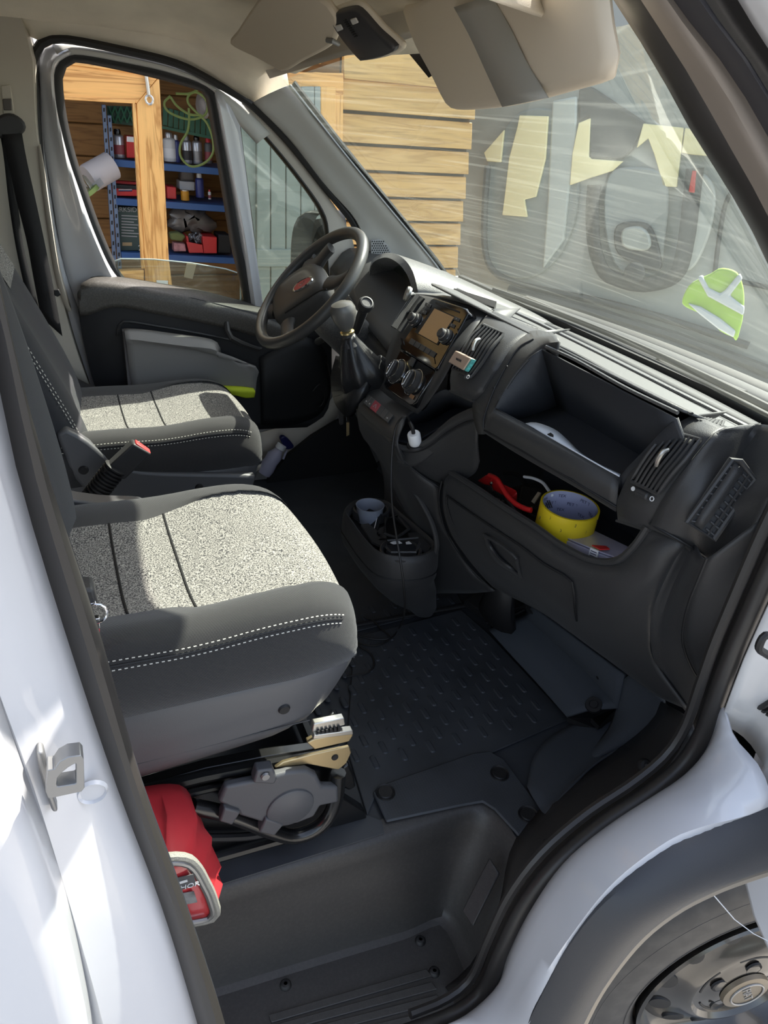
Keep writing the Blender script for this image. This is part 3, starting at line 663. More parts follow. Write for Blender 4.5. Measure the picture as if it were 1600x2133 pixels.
# inner panel
YP = 0.80
PT = QL([(163, 606), (172, 588), (192, 580), (258, 585), (330, 600), (400, 613), (470, 630), (545, 652), (640, 690)], y=YP)
PTb = QL([(190, 577), (200, 574), (215, 573), (262, 578), (335, 590), (405, 602), (475, 619), (550, 640), (645, 675)], y=YP+0.05)
PB = QL([(163, 640), (165, 650), (175, 660), (240, 640), (330, 655), (400, 668), (470, 684), (545, 705), (640, 740)], y=YP-0.03)
PM = QL([(162, 622), (166, 610), (185, 596), (254, 602), (330, 616), (400, 630), (470, 648), (545, 668), (640, 705)], y=YP-0.03)
loft('door_top_rail', [[p+V((0, 0.03, -0.01)) for p in cr(PTb, 30)], cr(PTb, 30), cr(PT, 30), cr(PM, 30), cr(PB, 30)], mat('door_top_plastic', (0.06, 0.055, 0.05), 0.5, bump=0.4, bscale=500, dust=0.12, dscale=260), door, smooth_rows=False, nv=16, thick=0.004)
PX0 = QL([(163, 625), (172, 700), (190, 780), (215, 850), (232, 900)], y=YP)
PX1 = QL([(215, 610), (222, 700), (240, 780), (258, 850), (270, 900)], y=YP-0.02)
PX2 = QL([(400, 620), (402, 700), (405, 790), (405, 850), (405, 900)], y=YP-0.02)
PX3 = QL([(690, 690), (690, 740), (690, 800), (680, 860), (640, 890)], y=YP-0.02)
loft('door_panel', [[p+V((0, 0.06, 0)) for p in PX0], PX0, PX1, PX2, PX3, [p+V((0.02, 0.05, 0)) for p in PX3]], mat('door_panel_black', (0.016, 0.016, 0.018), 0.6, bump=0.2, bscale=600), door, n=12, smooth_rows=True, thick=0.004)
# recess with pull handle and armrest
arm = [QL([(258, 690), (300, 692), (360, 700), (420, 708), (448, 716), (455, 735)], y=YP-0.05), QL([(260, 703), (300, 706), (360, 714), (420, 722), (446, 729), (453, 745)], y=YP-0.075),
       QL([(263, 715), (300, 712), (360, 722), (420, 730), (450, 738), (532, 762)], y=YP-0.06), QL([(268, 760), (310, 758), (360, 770), (420, 780), (470, 785), (533, 790)], y=YP-0.05), QL([(275, 810), (320, 812), (360, 815), (420, 818), (470, 822), (530, 820)], y=YP-0.045)]
am = loft('armrest', arm, M['doorgrey'], door, n=20, nv=14, thick=0.01, off=1); am['label'] = 'pale grey armrest'
slab('pocket_wall', QL([(256, 692), (270, 690), (284, 812), (268, 812)], y=YP-0.055), (0, 0.05, 0), mat('carpet_side', (0.16, 0.15, 0.15), 0.9, bump=0.5, bscale=700), door)
tube('pull_handle', QL([(472, 672, YP-0.03), (474, 690, YP-0.05), (482, 704, YP-0.06), (500, 714, YP-0.055), (540, 728, YP-0.04)], y=0), [0.008, 0.009, 0.009, 0.009, 0.006], M['plastic'], door, seg=8)
tube('panel_swage', QL([(245, 700), (248, 680), (262, 670), (330, 680), (400, 692), (470, 706), (545, 726)], y=YP-0.025), 0.004, M['plastic'], door, n=30, seg=6)
pk = [QL([(540, 745), (590, 720), (640, 702), (676, 730), (690, 790)], y=YP-0.03), QL([(545, 800), (590, 790), (640, 780), (672, 790), (688, 820)], y=YP-0.05), QL([(545, 885), (590, 888), (630, 880), (662, 866), (676, 850)], y=YP-0.03)]
loft('door_bin', pk, M['black'], door, n=14, nv=10, thick=0.006)
tube('bin_cord', QL([(652, 815), (660, 805), (668, 800), (672, 812), (676, 830), (668, 846), (658, 846)], y=YP-0.06), 0.0022, M['rubber'], door, n=24, seg=6)
# seal around the door opening and the bare rail below
tube('door_aperture_seal', QL([(140, 800), (122, 690), (105, 560), (95, 460), (82, 330), (73, 200), (70, 130), (84, 92), (130, 80), (250, 102), (370, 132), (450, 172), (525, 219), (600, 294), (680, 394), (730, 455), (748, 495), (752, 540)], y=YD-0.02), 0.011, M['rubber'], door, n=80, seg=8)
loft('door_rail', [QL([(530, 905), (600, 885), (680, 845), (705, 800)], y=0.79), QL([(530, 980), (600, 960), (680, 890), (720, 850)], y=0.80)], M['beige'], door, n=10, thick=0.004)
mr_ = door
MO = QL([(610, 560), (612, 500), (620, 462), (636, 446), (660, 444), (680, 448), (690, 470), (690, 560)], y=1.0)
loft('mirror_housing', [[p+V((0.02, 0.06, 0)) for p in MO], [p+V((0.06, 0.02, 0.01)) for p in MO], MO, [p+V((0.004, 0.012, -0.004)) for p in MO]], mat('dusty_mirror_shell', (0.035, 0.037, 0.038), 0.6), mr_, n=20, thick=0.008)
slab('mirror_glass', QL([(640, 560), (652, 500), (662, 475), (676, 466), (690, 470), (690, 560)], y=1.03), (0.01, 0.004, 0), M['chrome'], mr_)
slab('mirror_back', [p+V((0.05, 0.03, 0)) for p in QL([(614, 560), (618, 500), (630, 460), (680, 452), (690, 560)], y=1.0)], (0.02, 0.02, 0), M['plastic'], mr_)

# ------------------------------------------------------------------ pillar trims on the far side
fp = thing('trim_3', (0.8, 0.8, 0.6), kind='structure'); tag(fp, "grey windscreen pillar trim beyond the steering wheel")
A1 = QL([(528, 213), (604, 290), (684, 390), (736, 450), (756, 500), (760, 545), (760, 640)], y=0.83)
A2 = QL([(560, 195), (660, 310), (750, 420), (810, 490), (840, 545), (860, 590), (880, 640)], y=0.80)
A3 = QL([(600, 178), (700, 305), (790, 415), (850, 487), (900, 548), (925, 585), (960, 640)], y=0.77)
loft('pillar_cover', [[p+V((0.03, 0.04, 0)) for p in cr(A1, 24)], cr(A1, 24), cr(A2, 24), cr(A3, 24), [p+V((0.03, 0.02, 0.0)) for p in cr(A3, 24)]], M['pillar'], fp, smooth_rows=False, nv=14, thick=0.003)
tube('glass_bead', [p+V((0.004, -0.004, 0.002)) for p in cr(A3, 24)], 0.0035, M['dullsteel'], fp, seg=6)
tube('glass_edge_black', [p+V((0.016, 0.0, 0.008)) for p in cr(A3, 24)], 0.007, M['black'], fp, seg=6)
sg = QL([(772, 500), (792, 498), (810, 512), (822, 540), (772, 545)], y=0.795)
g = slab('speaker_grille', sg, (0, -0.004, 0), mat('grille_grey', (0.33, 0.33, 0.33), 0.6), fp, bevel=0.002)
hm = bpy.data.meshes.new('grille_hole')
hv, hf = lathe_data([(0.0026, 0.0), (0.0, 0.0004)], (0, 0, 0), (0, -1, 0), 6); hm.from_pydata([tuple(v) for v in hv], [], hf); hm.materials.append(M['black'])
for r_ in range(9):
    for c_ in range(10):
        px = 776+c_*4.6+(2.3 if r_ % 2 else 0); py = 503+r_*4.6
        if py < 500 or px > 820-(545-py)*0.30-2 or (py < 512 and px > 800): continue
        p = Q(px, py, y=0.7905)
        o = bpy.data.objects.new('grille_hole', hm); COL.objects.link(o); o.parent = g; o.location = p-WL[g]; WL[o] = p
# rear trim post with belt guide
bp = thing('trim_4', (-0.1, 0.84, -0.1), kind='structure'); tag(bp, "beige post trim behind the driver's seat")
B0 = QL([(-260, -60), (-240, 100), (-230, 300), (-220, 500), (-200, 750)], y=0.70)
B1 = QL([(-60, -60), (-30, 100), (0, 300), (30, 500), (90, 750)], y=0.80)
B2 = QL([(20, -60), (48, 60), (66, 110), (74, 250), (86, 350), (100, 460), (118, 570), (150, 700), (185, 800)], y=0.80)
B3 = QL([(34, -60), (60, 70), (76, 100), (80, 250), (90, 350), (104, 460), (122, 570), (152, 690), (188, 800)], y=0.84)
loft('post_cover', [cr(B0, 24), cr(B1, 24), cr(B2, 24), cr(B3, 24)], M['beige'], bp, smooth_rows=False, thick=0.003, angle=60)
loft('door_jamb', [[p+V((0, 0.01, 0)) for p in cr(B3, 24)], [p+V((0, 0.012, 0)) for p in cr(list(reversed(OUTL))[1:]+[Q(240, 830, y=YD)], 24)]], M['white'], bp, smooth_rows=False, thick=0.003)
# light lip strip that catches the sun
S1 = cr(QL([(78, 305), (82, 345), (94, 440), (112, 560), (128, 622), (142, 650)], y=0.795), 20)
S2 = cr(QL([(84, 300), (92, 345), (106, 440), (126, 560), (142, 618), (148, 640)], y=0.81), 20)
loft('post_lip', [S1, [a.lerp(b, 0.5)+V((0.004, -0.01, 0)) for a, b in zip(S1, S2)], S2], M['beige'], bp, smooth_rows=False, thick=0.002)
slab('belt_slot', QL([(2, 178), (22, 176), (30, 235), (6, 238)], y=0.785), (0, -0.004, 0), M['beige'], bp, bevel=0.002)
slab('height_button', QL([(5, 206), (24, 205), (25, 230), (8, 230)], y=0.78), (0, -0.006, 0), mat('brown_button', (0.10, 0.085, 0.075), 0.5), bp, bevel=0.002)
belt = thing('seat_belt', Q(60, 600, y=0.74), "black seat belt hanging from its guide behind the driver's seat", 'seat belt')
lp = cr(QL([(-20, 262), (0, 240), (25, 236), (48, 250), (54, 268), (40, 282), (10, 286), (-20, 288)], y=0.765), 24, True)
slab('belt_guide', lp, (0, -0.02, 0), M['plastic'], belt, bevel=0.006)
wb = [QL([(4, 280), (15, 330), (35, 420), (55, 500), (70, 580), (85, 660)], y=0.745), QL([(46, 278), (55, 330), (75, 420), (92, 500), (110, 590), (130, 700)], y=0.745)]
loft('belt_webbing', wb, mat('belt_webbing', (0.012, 0.011, 0.012), 0.8, bump=0.5, bscale=900), belt, n=16, thick=0.003)
wb = [QL([(0, 280), (8, 330), (18, 420), (34, 520), (60, 640)], y=0.76), QL([(20, 280), (22, 330), (36, 420), (50, 520), (80, 640)], y=0.765)]
loft('belt_webbing', wb, M['black'], belt, n=14, thick=0.003)
slab('belt_stop', QL([(112, 603), (122, 601), (127, 612), (120, 617), (113, 614)], y=0.73), (0, -0.01, 0), M['black'], belt, bevel=0.002)

# ------------------------------------------------------------------ roof lining
ce = thing('ceiling', (0.0, 0.0, 1.2), kind='structure'); tag(ce, 'beige cloth roof lining')
E0 = QL([(-60, 60), (20, 40), (50, 70), (84, 86), (130, 76), (250, 98), (370, 128), (450, 168), (526, 214), (565, 195), (602, 177)], y=0.835)
c0 = cr(E0, 26)
c1_ = [V((p.x-0.02, 0.80, p.z+0.05)) for p in c0]
c2_ = [V((p.x-0.03, 0.70, 1.255-0.05*max(0, (p.x-0.45)/0.25) if p.x > 0.45 else 1.27)) for p in c0]
front = lambda y: 0.70 - 0.10*abs(y)**2.2*1.2
rowsr = [c0, c1_, c2_]
for yy in (0.5, 0.25, 0.0, -0.25, -0.5, -0.72, -0.80):
    r_ = []
    xf = 0.71-0.16*abs(yy)**2-(0.9*max(0.0, -yy-0.5) if yy < 0 else 0)
    for k in range(26):
        x = -0.75+(xf+0.75)*k/25
        zz = 1.335 - 0.085*(max(0.0, (x-0.30)/(xf-0.30)))**2.0 - (0.02*max(0, (-yy-0.45)/0.35))
        r_.append(V((x, yy, zz)))
    rowsr.append(r_)
loft('roof_lining', rowsr, M['liner'], ce, smooth_rows=False, nv=30, thick=0.006, off=1)
# roof skin over it keeps the sun out
slab('roof_panel', [V((-1.2, -0.88, 1.36)), V((0.36, -0.86, 1.36)), V((0.66, -0.5, 1.345)), V((0.74, 0, 1.345)), V((0.70, 0.5, 1.345)), V((0.42, 0.88, 1.36)), V((-1.2, 0.9, 1.36))], (0, 0, 0.03), M['white'], ce)
slab('header_rail', [V((0.58, 0.74, 1.20)), V((0.70, 0.4, 1.262)), V((0.735, 0, 1.275)), V((0.70, -0.4, 1.262)), V((0.56, -0.62, 1.275)), V((0.46, -0.66, 1.34)), V((0.60, -0.4, 1.36)), V((0.62, 0, 1.37)), V((0.60, 0.4, 1.36)), V((0.50, 0.78, 1.34))], (0, 0, 0.012), M['beige'], ce)
tube('roof_side_rail', [V((0.46, -0.86, 1.30)), V((0.2, -0.87, 1.36)), V((-0.2, -0.88, 1.38)), V((-1.2, -0.89, 1.38))], 0.035, M['white'], ce, n=12, seg=10)
# cab back wall (bulkhead behind the seats) so the cab is closed behind
wb_ = slab('wall_back', [V((-0.80, -0.95, -0.1)), V((-0.80, 0.95, -0.1)), V((-0.80, 0.95, 1.36)), V((-0.80, -0.95, 1.36))], (-0.02, 0, 0), mat('cab_back_panel', (0.25, 0.24, 0.23), 0.8))
tag(wb_, kind='structure')
wl = slab('wall_left', [V((-1.2, 0.90, -0.65)), V((0.0, 0.90, -0.65)), V((0.0, 0.90, 1.36)), V((-1.2, 0.90, 1.36))], (0, 0.06, 0), M['white'])
tag(wl, kind='structure')
slab('door_skin', [V((-0.02, 0.90, -0.45)), V((1.45, 0.90, -0.45)), V((1.45, 0.90, 0.60)), V((1.0, 0.90, 0.52)), V((0.62, 0.90, 0.52)), V((-0.02, 0.90, 0.57))], (0, 0.05, 0), M['white'], door)

# ------------------------------------------------------------------ windscreen
ws = thing('window_1', (1.0, 0.0, 0.66), kind='structure'); tag(ws, 'dusty scratched windscreen')
top = [V((0.62, 0.76, 1.20)), V((0.70, 0.4, 1.255)), V((0.73, 0.05, 1.272)), V((0.70, -0.4, 1.262)), V((0.60, -0.66, 1.25)), V((0.47, -0.80, 1.25))]
midw = [V((0.92, 0.785, 0.93)), V((1.03, 0.4, 0.965)), V((1.06, 0.05, 0.975)), V((1.03, -0.4, 0.97)), V((0.94, -0.66, 0.96)), V((0.80, -0.805, 0.965))]
botw = [V((1.215, 0.80, 0.645)), V((1.30, 0.4, 0.645)), V((1.33, 0.05, 0.645)), V((1.30, -0.4, 0.645)), V((1.25, -0.66, 0.655)), V((1.15, -0.83, 0.67))]
loft('windscreen_glass', [top, midw, botw], M['windscreen'], ws, n=30, nv=20)
# ------------------------------------------------------------------ seats
def seat_section(hw, pw, zs, drop, s):
    """offsets (dy,dz) over the cushion from the near hem to the far hem"""
    k = s
    return [(-hw*0.97*k, -0.105), (-hw*1.03*k, -0.075), (-hw*1.045*k, -0.04), (-hw*1.0*k, 0.0), (-hw*0.93*k, 0.014), (-hw*0.82*k, 0.017), (-hw*0.70*k, 0.006), (-pw*k, -0.012),
            (-pw*0.6*k, -0.022), (0, -0.026), (pw*0.6*k, -0.026), (pw*k, -0.022), (hw*0.70*k, -0.018), (hw*0.82*k, -0.020), (hw*0.93*k, -0.030), (hw*1.0*k, -0.048), (hw*1.045*k, -0.070), (hw*1.03*k, -0.075), (hw*0.97*k, -0.105)]
def make_seat(name, org, label):
    """org: plan centre at the front hem line height; built towards -X"""
    ox, oy, oz = org
    t = thing(name, (ox-0.20, oy, 0.0 if name == 'passenger_seat' else 0.0), label, 'seat')
    HW = 0.245
    st_ = [(-0.52, 0.0, 1.0), (-0.44, 0.0, 1.0), (-0.36, 0.0, 1.0), (-0.30, 0.002, 1.0), (-0.265, 0.003, 1.0), (-0.22, 0.001, 1.0), (-0.16, -0.004, 1.0), (-0.10, -0.006, 1.0), (-0.055, -0.003, 0.985), (-0.025, 0.008, 0.955), (-0.006, 0.026, 0.915), (0.004, 0.05, 0.88), (0.006, 0.078, 0.86), (0.002, 0.10, 0.85)]
    P = []
    for dx, drop, s in st_:
        pw = 0.135+0.075*max(0.0, min(1.0, (dx+0.265)/0.20))
        sec = seat_section(HW, pw, oz, drop, s)
        r_ = []
        for dy, dz in sec:
            bow = -0.03*(dy/HW)**2 if dx > -0.06 else -0.03*(dy/HW)**2*max(0, (dx+0.2)/0.14)
            z = oz+dz*(1-0.75*min(1, drop/0.09))-drop
            if dz < -0.03: z = min(z, oz+dz)
            z = max(z, oz-0.108)
            r_.append(V((ox+dx+bow, oy+dy, z)))
        P.append(r_)
    # finer in both directions
    cols = [cr([P[i][j] for i in range(len(P))], 40) for j in range(len(P[0]))]
    Rr = []
    for i in range(40):
        Rr.append([cols[j][i] for j in range(len(cols))])
    def subgrid(j0, j1, m_, nm, k):
        rows = [cr(r[j0:j1+1], k) for r in Rr]
        vs, fs = grid(rows)
        return mesh(nm, vs, fs, m_, t, angle=180), rows
    b1, rb = subgrid(0, 7, M['fab_black'], 'cushion_side', 22); b1['label'] = 'black ribbed cloth bolster'
    b2, _ = subgrid(7, 11, M['fab_grey'], 'cushion_insert', 16); b2['label'] = 'speckled grey cloth seat panel'
    b3, _ = subgrid(11, 18, M['fab_black'], 'cushion_side', 22); b3['label'] = 'black ribbed cloth bolster'
    # seams
    def seam(i):
        tube('panel_seam', [p+V((0, 0, -0.0004)) for p in cr(Rr[i][7:12], 14)], 0.0022, M['black'], t, seg=6)
    seam(19); seam(13)
    # twin stitching along the near bolster edge
    parts = []
    for off in (0, 1):
        line = [r[3]+(r[4]-r[3])*(0.10 if off == 0 else -0.0)+V((0, -0.0022, -0.013*off+0.0016)) for r in Rr]
        if off: line = [r[3].lerp(r[2], 0.22)+V((0, -0.0016, 0)) for r in Rr]
        pts = rs(line[:33], 130)
        for q in range(0, 129, 2):
            parts.append(tube_data([pts[q], pts[q+1]], 0.0009, 4))
    vs, fs = join(parts); s_ = mesh('stitching', vs, fs, M['thread'], t); s_['kind'] = 'stuff'; s_['label'] = 'white twin stitching'
    tube('bolster_seam', [r[3].lerp(r[2], 0.10)+V((0, -0.0004, 0)) for r in Rr[:33]], 0.0022, M['black'], t, seg=6)
    # grey plastic shroud around the cushion base
    zt = oz-0.098
    path = [(-0.50, -HW*0.97), (-0.30, -HW*1.0), (-0.12, -HW*0.99), (-0.04, -HW*0.93), (-0.005, -HW*0.80), (0.004, -HW*0.4), (0.006, 0.0), (0.004, HW*0.4), (-0.005, HW*0.80), (-0.04, HW*0.93), (-0.12, HW*0.99), (-0.30, HW*1.0), (-0.50, HW*0.97)]
    def prow(dz, k, front, zdrop):
        o_ = []
        for px_, py_ in path:
            o_.append(V((ox+px_+(front if px_ > -0.1 else 0), oy+py_*k, zt+dz+zdrop*max(0, (px_+0.45)/0.45)*0)))
        return cr(o_, 46)
    rows = [prow(0.012, 0.96, -0.02, 0), prow(0.004, 1.0, -0.008, 0), prow(-0.02, 1.0, -0.010, 0), prow(-0.05, 0.985, -0.022, 0), prow(-0.085, 0.965, -0.045, 0), prow(-0.10, 0.93, -0.075, 0), prow(-0.112, 0.90, -0.09, 0)]
    for r_ in rows[2:]:
        for q in r_: q.z -= 0.03*max(0.0, min(1.0, (ox-0.02-q.x)/0.42)) - 0.0
    loft('seat_shroud', rows, M['seatgrey'], t, smooth_rows=False, nv=18, thick=0.004)
    hc = V((ox-0.135, oy-HW*0.985, zt-0.050))
    lathe('shroud_hole', [(0.0, 0.0035), (0.0075, 0.0035), (0.009, 0.001)], hc, (0, -1, -0.1), M['black'], t, 14)
    tube('shroud_groove', [V((ox-0.46+0.0095*k*3.2, oy-HW*0.972, zt-0.088-0.0)) for k in range(13)], 0.0012, M['plastic'], t, seg=6)
    return t, Rr
ps, psR = make_seat('passenger_seat', (0.348, -0.425, 0.545), 'black and speckled grey passenger seat nearest the open door')
ds, dsR = make_seat('driver_seat', (0.432, 0.445, 0.448), "black and speckled grey driver's seat facing the steering wheel")
# backrests
def backrest(t, rows, nm='backrest', m_=None):
    return loft(nm, rows, m_ or M['fab_dark'], t, n=20, nv=20, thick=0.0)
def back(t, ox, oy, oz, tilt, H=0.60, yaw=0.0):
    rows = []
    up = V((-math.sin(math.radians(tilt)), 0, math.cos(math.radians(tilt)))); fw = V((up.z, 0, -up.x))
    for h, hw, th in ((-0.05, 0.20, 0.05), (0.0, 0.228, 0.075), (0.08, 0.245, 0.085), (0.2, 0.252, 0.085), (0.35, 0.245, 0.08), (0.48, 0.22, 0.07), (0.56, 0.18, 0.06), (H, 0.12, 0.045)):
        c = V((ox, oy, oz))+up*h
        sec = []
        for a in range(0, 360, 15):
            r_ = math.radians(a); cx, sx = math.cos(r_), math.sin(r_)
            dy = -hw*math.copysign(abs(cx)**0.55, cx); df = th*math.copysign(abs(sx)**0.6, sx)
            if sx > 0: df -= 0.022*(1-min(1, abs(dy)/(hw*0.7))**2)
            sec.append(c+V((yaw*dy/hw, dy, 0))+fw*df)
        rows.append(sec)
    vs, fs = grid([rows[0]]+rows, True); n = 24
    R_ = [[p for p in r] for r in rows]
    cols = [cr([R_[i][j] for i in range(len(R_))], 30) for j in range(n)]
    R2 = [[cols[j][i] for j in range(n)] for i in range(30)]
    vs, fs = grid(R2, True); fs.append(tuple(range(n))); fs.append(tuple(range(29*n, 30*n)))
    o = mesh('backrest', vs, fs, M['fab_dark'], t, angle=180); o['label'] = 'black cloth backrest'
    ins = [[R2[i][j]+fw*0.002 for j in range(6, 9)] for i in range(17, 27)]
    if yaw == 0: mesh('backrest_insert', *grid([cr(r, 10) for r in ins]), M['fab_grey'], t, angle=180)
    parts = []
    for jj in (0.0, 0.35):
        pts = rs([R2[i][2].lerp(R2[i][3], jj)+fw*0.0014+V((0, -0.001, 0)) for i in range(2, 27)], 110)
        for q in range(0, 109, 2): parts.append(tube_data([pts[q], pts[q+1]], 0.0009, 4))
    vs, fs = join(parts); s_ = mesh('backrest_stitching', vs, fs, M['thread'], t); s_['kind'] = 'stuff'
    # head restraint
    hr = V((ox, oy, oz))+up*(H+0.12)
    sec = [[hr+V((0, 0.13*c_*k, 0))+up*(0.09*s2*k)+fw*f for c_, s2 in [(math.copysign(abs(math.cos(math.radians(a)))**0.6, math.cos(math.radians(a))), math.copysign(abs(math.sin(math.radians(a)))**0.6, math.sin(math.radians(a)))) for a in range(0, 360, 18)]] for f, k in ((-0.05, 0.7), (-0.045, 0.95), (0.0, 1.0), (0.035, 0.97), (0.045, 0.7))]
    vs, fs = grid(sec, True, True); mesh('head_restraint', vs, fs, M['fab_dark'], t, angle=60)
back(ps, -0.122, -0.425, 0.49, 6, yaw=0.040)
back(ds, -0.045, 0.445, 0.41, 20)
# driver's recliner cover and the passenger's inner one
def rec_cover(t, pts, y, th):
    p = cr(QL(pts, y=y), 40, True)
    o = slab('recliner_cover', p, (0, th, 0), M['seatgrey'], t, bevel=0.008, seg=3); return o
rec_cover(ds, [(118, 905), (132, 893), (160, 905), (190, 925), (225, 955), (260, 975), (330, 985), (520, 990), (528, 1000), (520, 1030), (400, 1036), (250, 1045), (190, 1030), (150, 990), (135, 950)], 0.188, 0.03)
lathe('shroud_hole', [(0.0, 0.003), (0.009, 0.003), (0.011, -0.002)], Q(174, 980, y=0.186), (0, -1, 0), M['black'], ds, 14)
lathe('shroud_hole', [(0.0, 0.003), (0.008, 0.003), (0.010, -0.002)], Q(415, 1016, y=0.186), (0, -1, 0), M['black'], ds, 14)
rec_cover(ps, [(128, 1040), (160, 1043), (215, 1050), (300, 1055), (300, 1080), (240, 1085), (210, 1105), (150, 1110), (120, 1105)], -0.165, 0.04)
lathe('shroud_hole', [(0.0, 0.003), (0.009, 0.003), (0.011, -0.002)], Q(142, 1080, y=-0.170), (0, -1, 0), M['black'], ps, 14)
# seat pedestal under the passenger seat: frame, rails, tube, motor cover
ped = thing('seat_pedestal', (0.15, -0.43, 0.0), 'black steel pedestal with grey side cover under the passenger seat', 'seat frame')
YF = -0.60
side = QL([(288, 1640), (430, 1600), (560, 1575), (700, 1555), (712, 1600), (712, 1660), (760, 1690), (765, 1706), (600, 1748), (300, 1810), (230, 1830), (230, 1660)], y=YF)
slab('frame_side', side, (0, 0.02, 0), M['blackmetal'], ped, bevel=0.003)
slab('frame_side', [p+V((0, 0.36, 0)) for p in side], (0, 0.02, 0), M['blackmetal'], ped, bevel=0.003)
slab('cross_plate', [V((0.34, -0.58, 0.02)), V((0.34, -0.24, 0.02)), V((0.30, -0.24, 0.2)), V((0.30, -0.58, 0.2))], (-0.01, 0, 0), M['blackmetal'], ped)
tube('top_flange', QL([(270, 1655), (420, 1618), (560, 1590), (660, 1572), (706, 1562)], y=YF-0.012), 0.010, M['blackmetal'], ped, seg=8)
tube('top_flange', QL([(270, 1690), (330, 1668), (450, 1640), (560, 1615)], y=YF-0.01), 0.006, M['blackmetal'], ped, seg=8)
tube('bottom_flange', QL([(330, 1820), (440, 1790), (560, 1756), (600, 1745)], y=YF-0.012), 0.009, M['blackmetal'], ped, seg=8)
tube('frame_tube', QL([(400, 1680), (450, 1690), (500, 1706), (560, 1730), (610, 1742), (655, 1728), (685, 1700), (700, 1660), (705, 1610)], y=YF-0.03), 0.013, M['blackmetal'], ped, n=36, seg=10)
tube('wiring_sleeve', QL([(430, 1745), (480, 1744), (530, 1740), (590, 1725)], y=YF-0.012), 0.007, M['black'], ped, n=20, seg=8)
cov = QL([(455, 1672), (470, 1640), (530, 1628), (600, 1610), (640, 1606), (660, 1616), (672, 1640), (705, 1640), (706, 1672), (668, 1680), (655, 1702), (620, 1716), (570, 1724), (552, 1716), (500, 1700), (495, 1690)], y=YF-0.045)
sc_ = slab('side_cover', cov, (0, 0.016, 0), M['seatgrey'], ped, bevel=0.005, seg=3); sc_['label'] = 'grey plastic side cover'
for pts in ([(457, 1712), (468, 1684), (502, 1692), (484, 1720)], [(540, 1735), (555, 1706), (592, 1718), (572, 1742)], [(528, 1632), (536, 1606), (570, 1602), (578, 1622), (572, 1634)]):
    slab('cover_lug', QL(pts, y=YF-0.052), (0, 0.02, 0), M['seatgrey'], ped, bevel=0.003)
lathe('cover_boss', [(0.0, 0.004), (0.036, 0.004), (0.039, 0.002), (0.040, -0.002)], Q(605, 1682, y=YF-0.046), (0, -1, 0), M['seatgrey'], ped, 30)
lathe('cover_screw', [(0.0, 0.003), (0.006, 0.003), (0.0075, 0.0)], Q(553, 1617, y=YF-0.054), (0, -1, 0), M['dullsteel'], ped, 12)
br_ = slab('rail_bracket', QL([(572, 1600), (590, 1588), (650, 1572), (728, 1555), (732, 1568), (722, 1590), (705, 1604), (640, 1592)], y=YF-0.03), (0, 0.006, 0), M['brass'], ped, bevel=0.0015); br_['label'] = 'gold passivated rail bracket'
lathe('bracket_hole', [(0.0, 0.001), (0.0055, 0.001), (0.006, -0.001)], Q(698, 1578, y=YF-0.031), (0, -1, 0), M['black'], ped, 12)
slab('slide_rail', QL([(640, 1548), (655, 1540), (734, 1524), (736, 1532), (728, 1545), (655, 1562)], y=YF-0.035), (0, 0.012, 0.0), M['brass'], ped, bevel=0.002)
slab('slide_rail', QL([(652, 1540), (655, 1532), (735, 1522), (736, 1530)], y=YF-0.042), (0, 0.012, 0.0), M['steel'], ped, bevel=0.001)
slab('slide_rail', QL([(650, 1526), (654, 1508), (718, 1495), (720, 1510), (700, 1516)], y=YF-0.035), (0, 0.012, 0.0), M['steel'], ped, bevel=0.002)
for k in range(6):
    x0 = 662+k*8.5
    slab('rail_tooth', QL([(x0, 1524-k*1.6), (x0+5, 1523-k*1.6), (x0+5, 1530-k*1.6), (x0, 1531-k*1.6)], y=YF-0.04), (0, 0.01, 0), M['black'], ped)
tube('release_wire', QL([(655, 1528), (680, 1500), (694, 1484), (698, 1492)], y=YF-0.02), 0.002, M['steel'], ped, seg=6)
slab('swivel_latch', QL([(712, 1600), (728, 1592), (738, 1615), (742, 1640), (728, 1648), (712, 1640)], y=YF+0.02), (0, 0.04, 0), M['blackmetal'], ped, bevel=0.004)
# second box below the driver seat
dp = thing('seat_pedestal', (0.22, 0.44, 0.0), "dark steel pedestal under the driver's seat", 'seat frame')
slab('frame_side', [V((-0.15, 0.24, 0.0)), V((0.40, 0.24, 0.0)), V((0.34, 0.24, 0.20)), V((-0.15, 0.24, 0.20))], (0, 0.02, 0), M['blackmetal'], dp)
slab('frame_side', [V((-0.15, 0.62, 0.0)), V((0.40, 0.62, 0.0)), V((0.34, 0.62, 0.20)), V((-0.15, 0.62, 0.20))], (0, 0.02, 0), M['blackmetal'], dp)
slab('cross_plate', [V((0.36, 0.24, 0.01)), V((0.36, 0.64, 0.01)), V((0.33, 0.64, 0.20)), V((0.33, 0.24, 0.20))], (-0.01, 0, 0), M['blackmetal'], dp)
# belt buckle on its stalk beside the driver's seat
bk = thing('belt_buckle', Q(205, 1048, y=0.06), "upright belt buckle on a ribbed stalk between the seats", 'buckle')
p0 = Q(190, 1040, y=0.10); p1 = Q(248, 965, y=0.10); ax = (p1-p0).normalized()
pr = []
n_r = 11
for k in range(n_r):
    h = (p1-p0).length*0.92*k/n_r; q = (p1-p0).length*0.92/n_r
    pr += [(0.021, h), (0.0255, h+q*0.25), (0.0255, h+q*0.6), (0.021, h+q*0.9)]
lathe('ribbed_sleeve', pr, p0, ax, M['rubber'], bk, 16)
bpoly = QL([(210, 990), (283, 925), (318, 945), (262, 1005), (232, 1000)], y=0.095)
slab('buckle_body', [Q(213, 985, y=0.085), Q(278, 924, y=0.085), Q(316, 946, y=0.085), Q(260, 1000, y=0.085)], (0.0, 0.03, 0.0), M['plastic'], bk, bevel=0.004, seg=3)
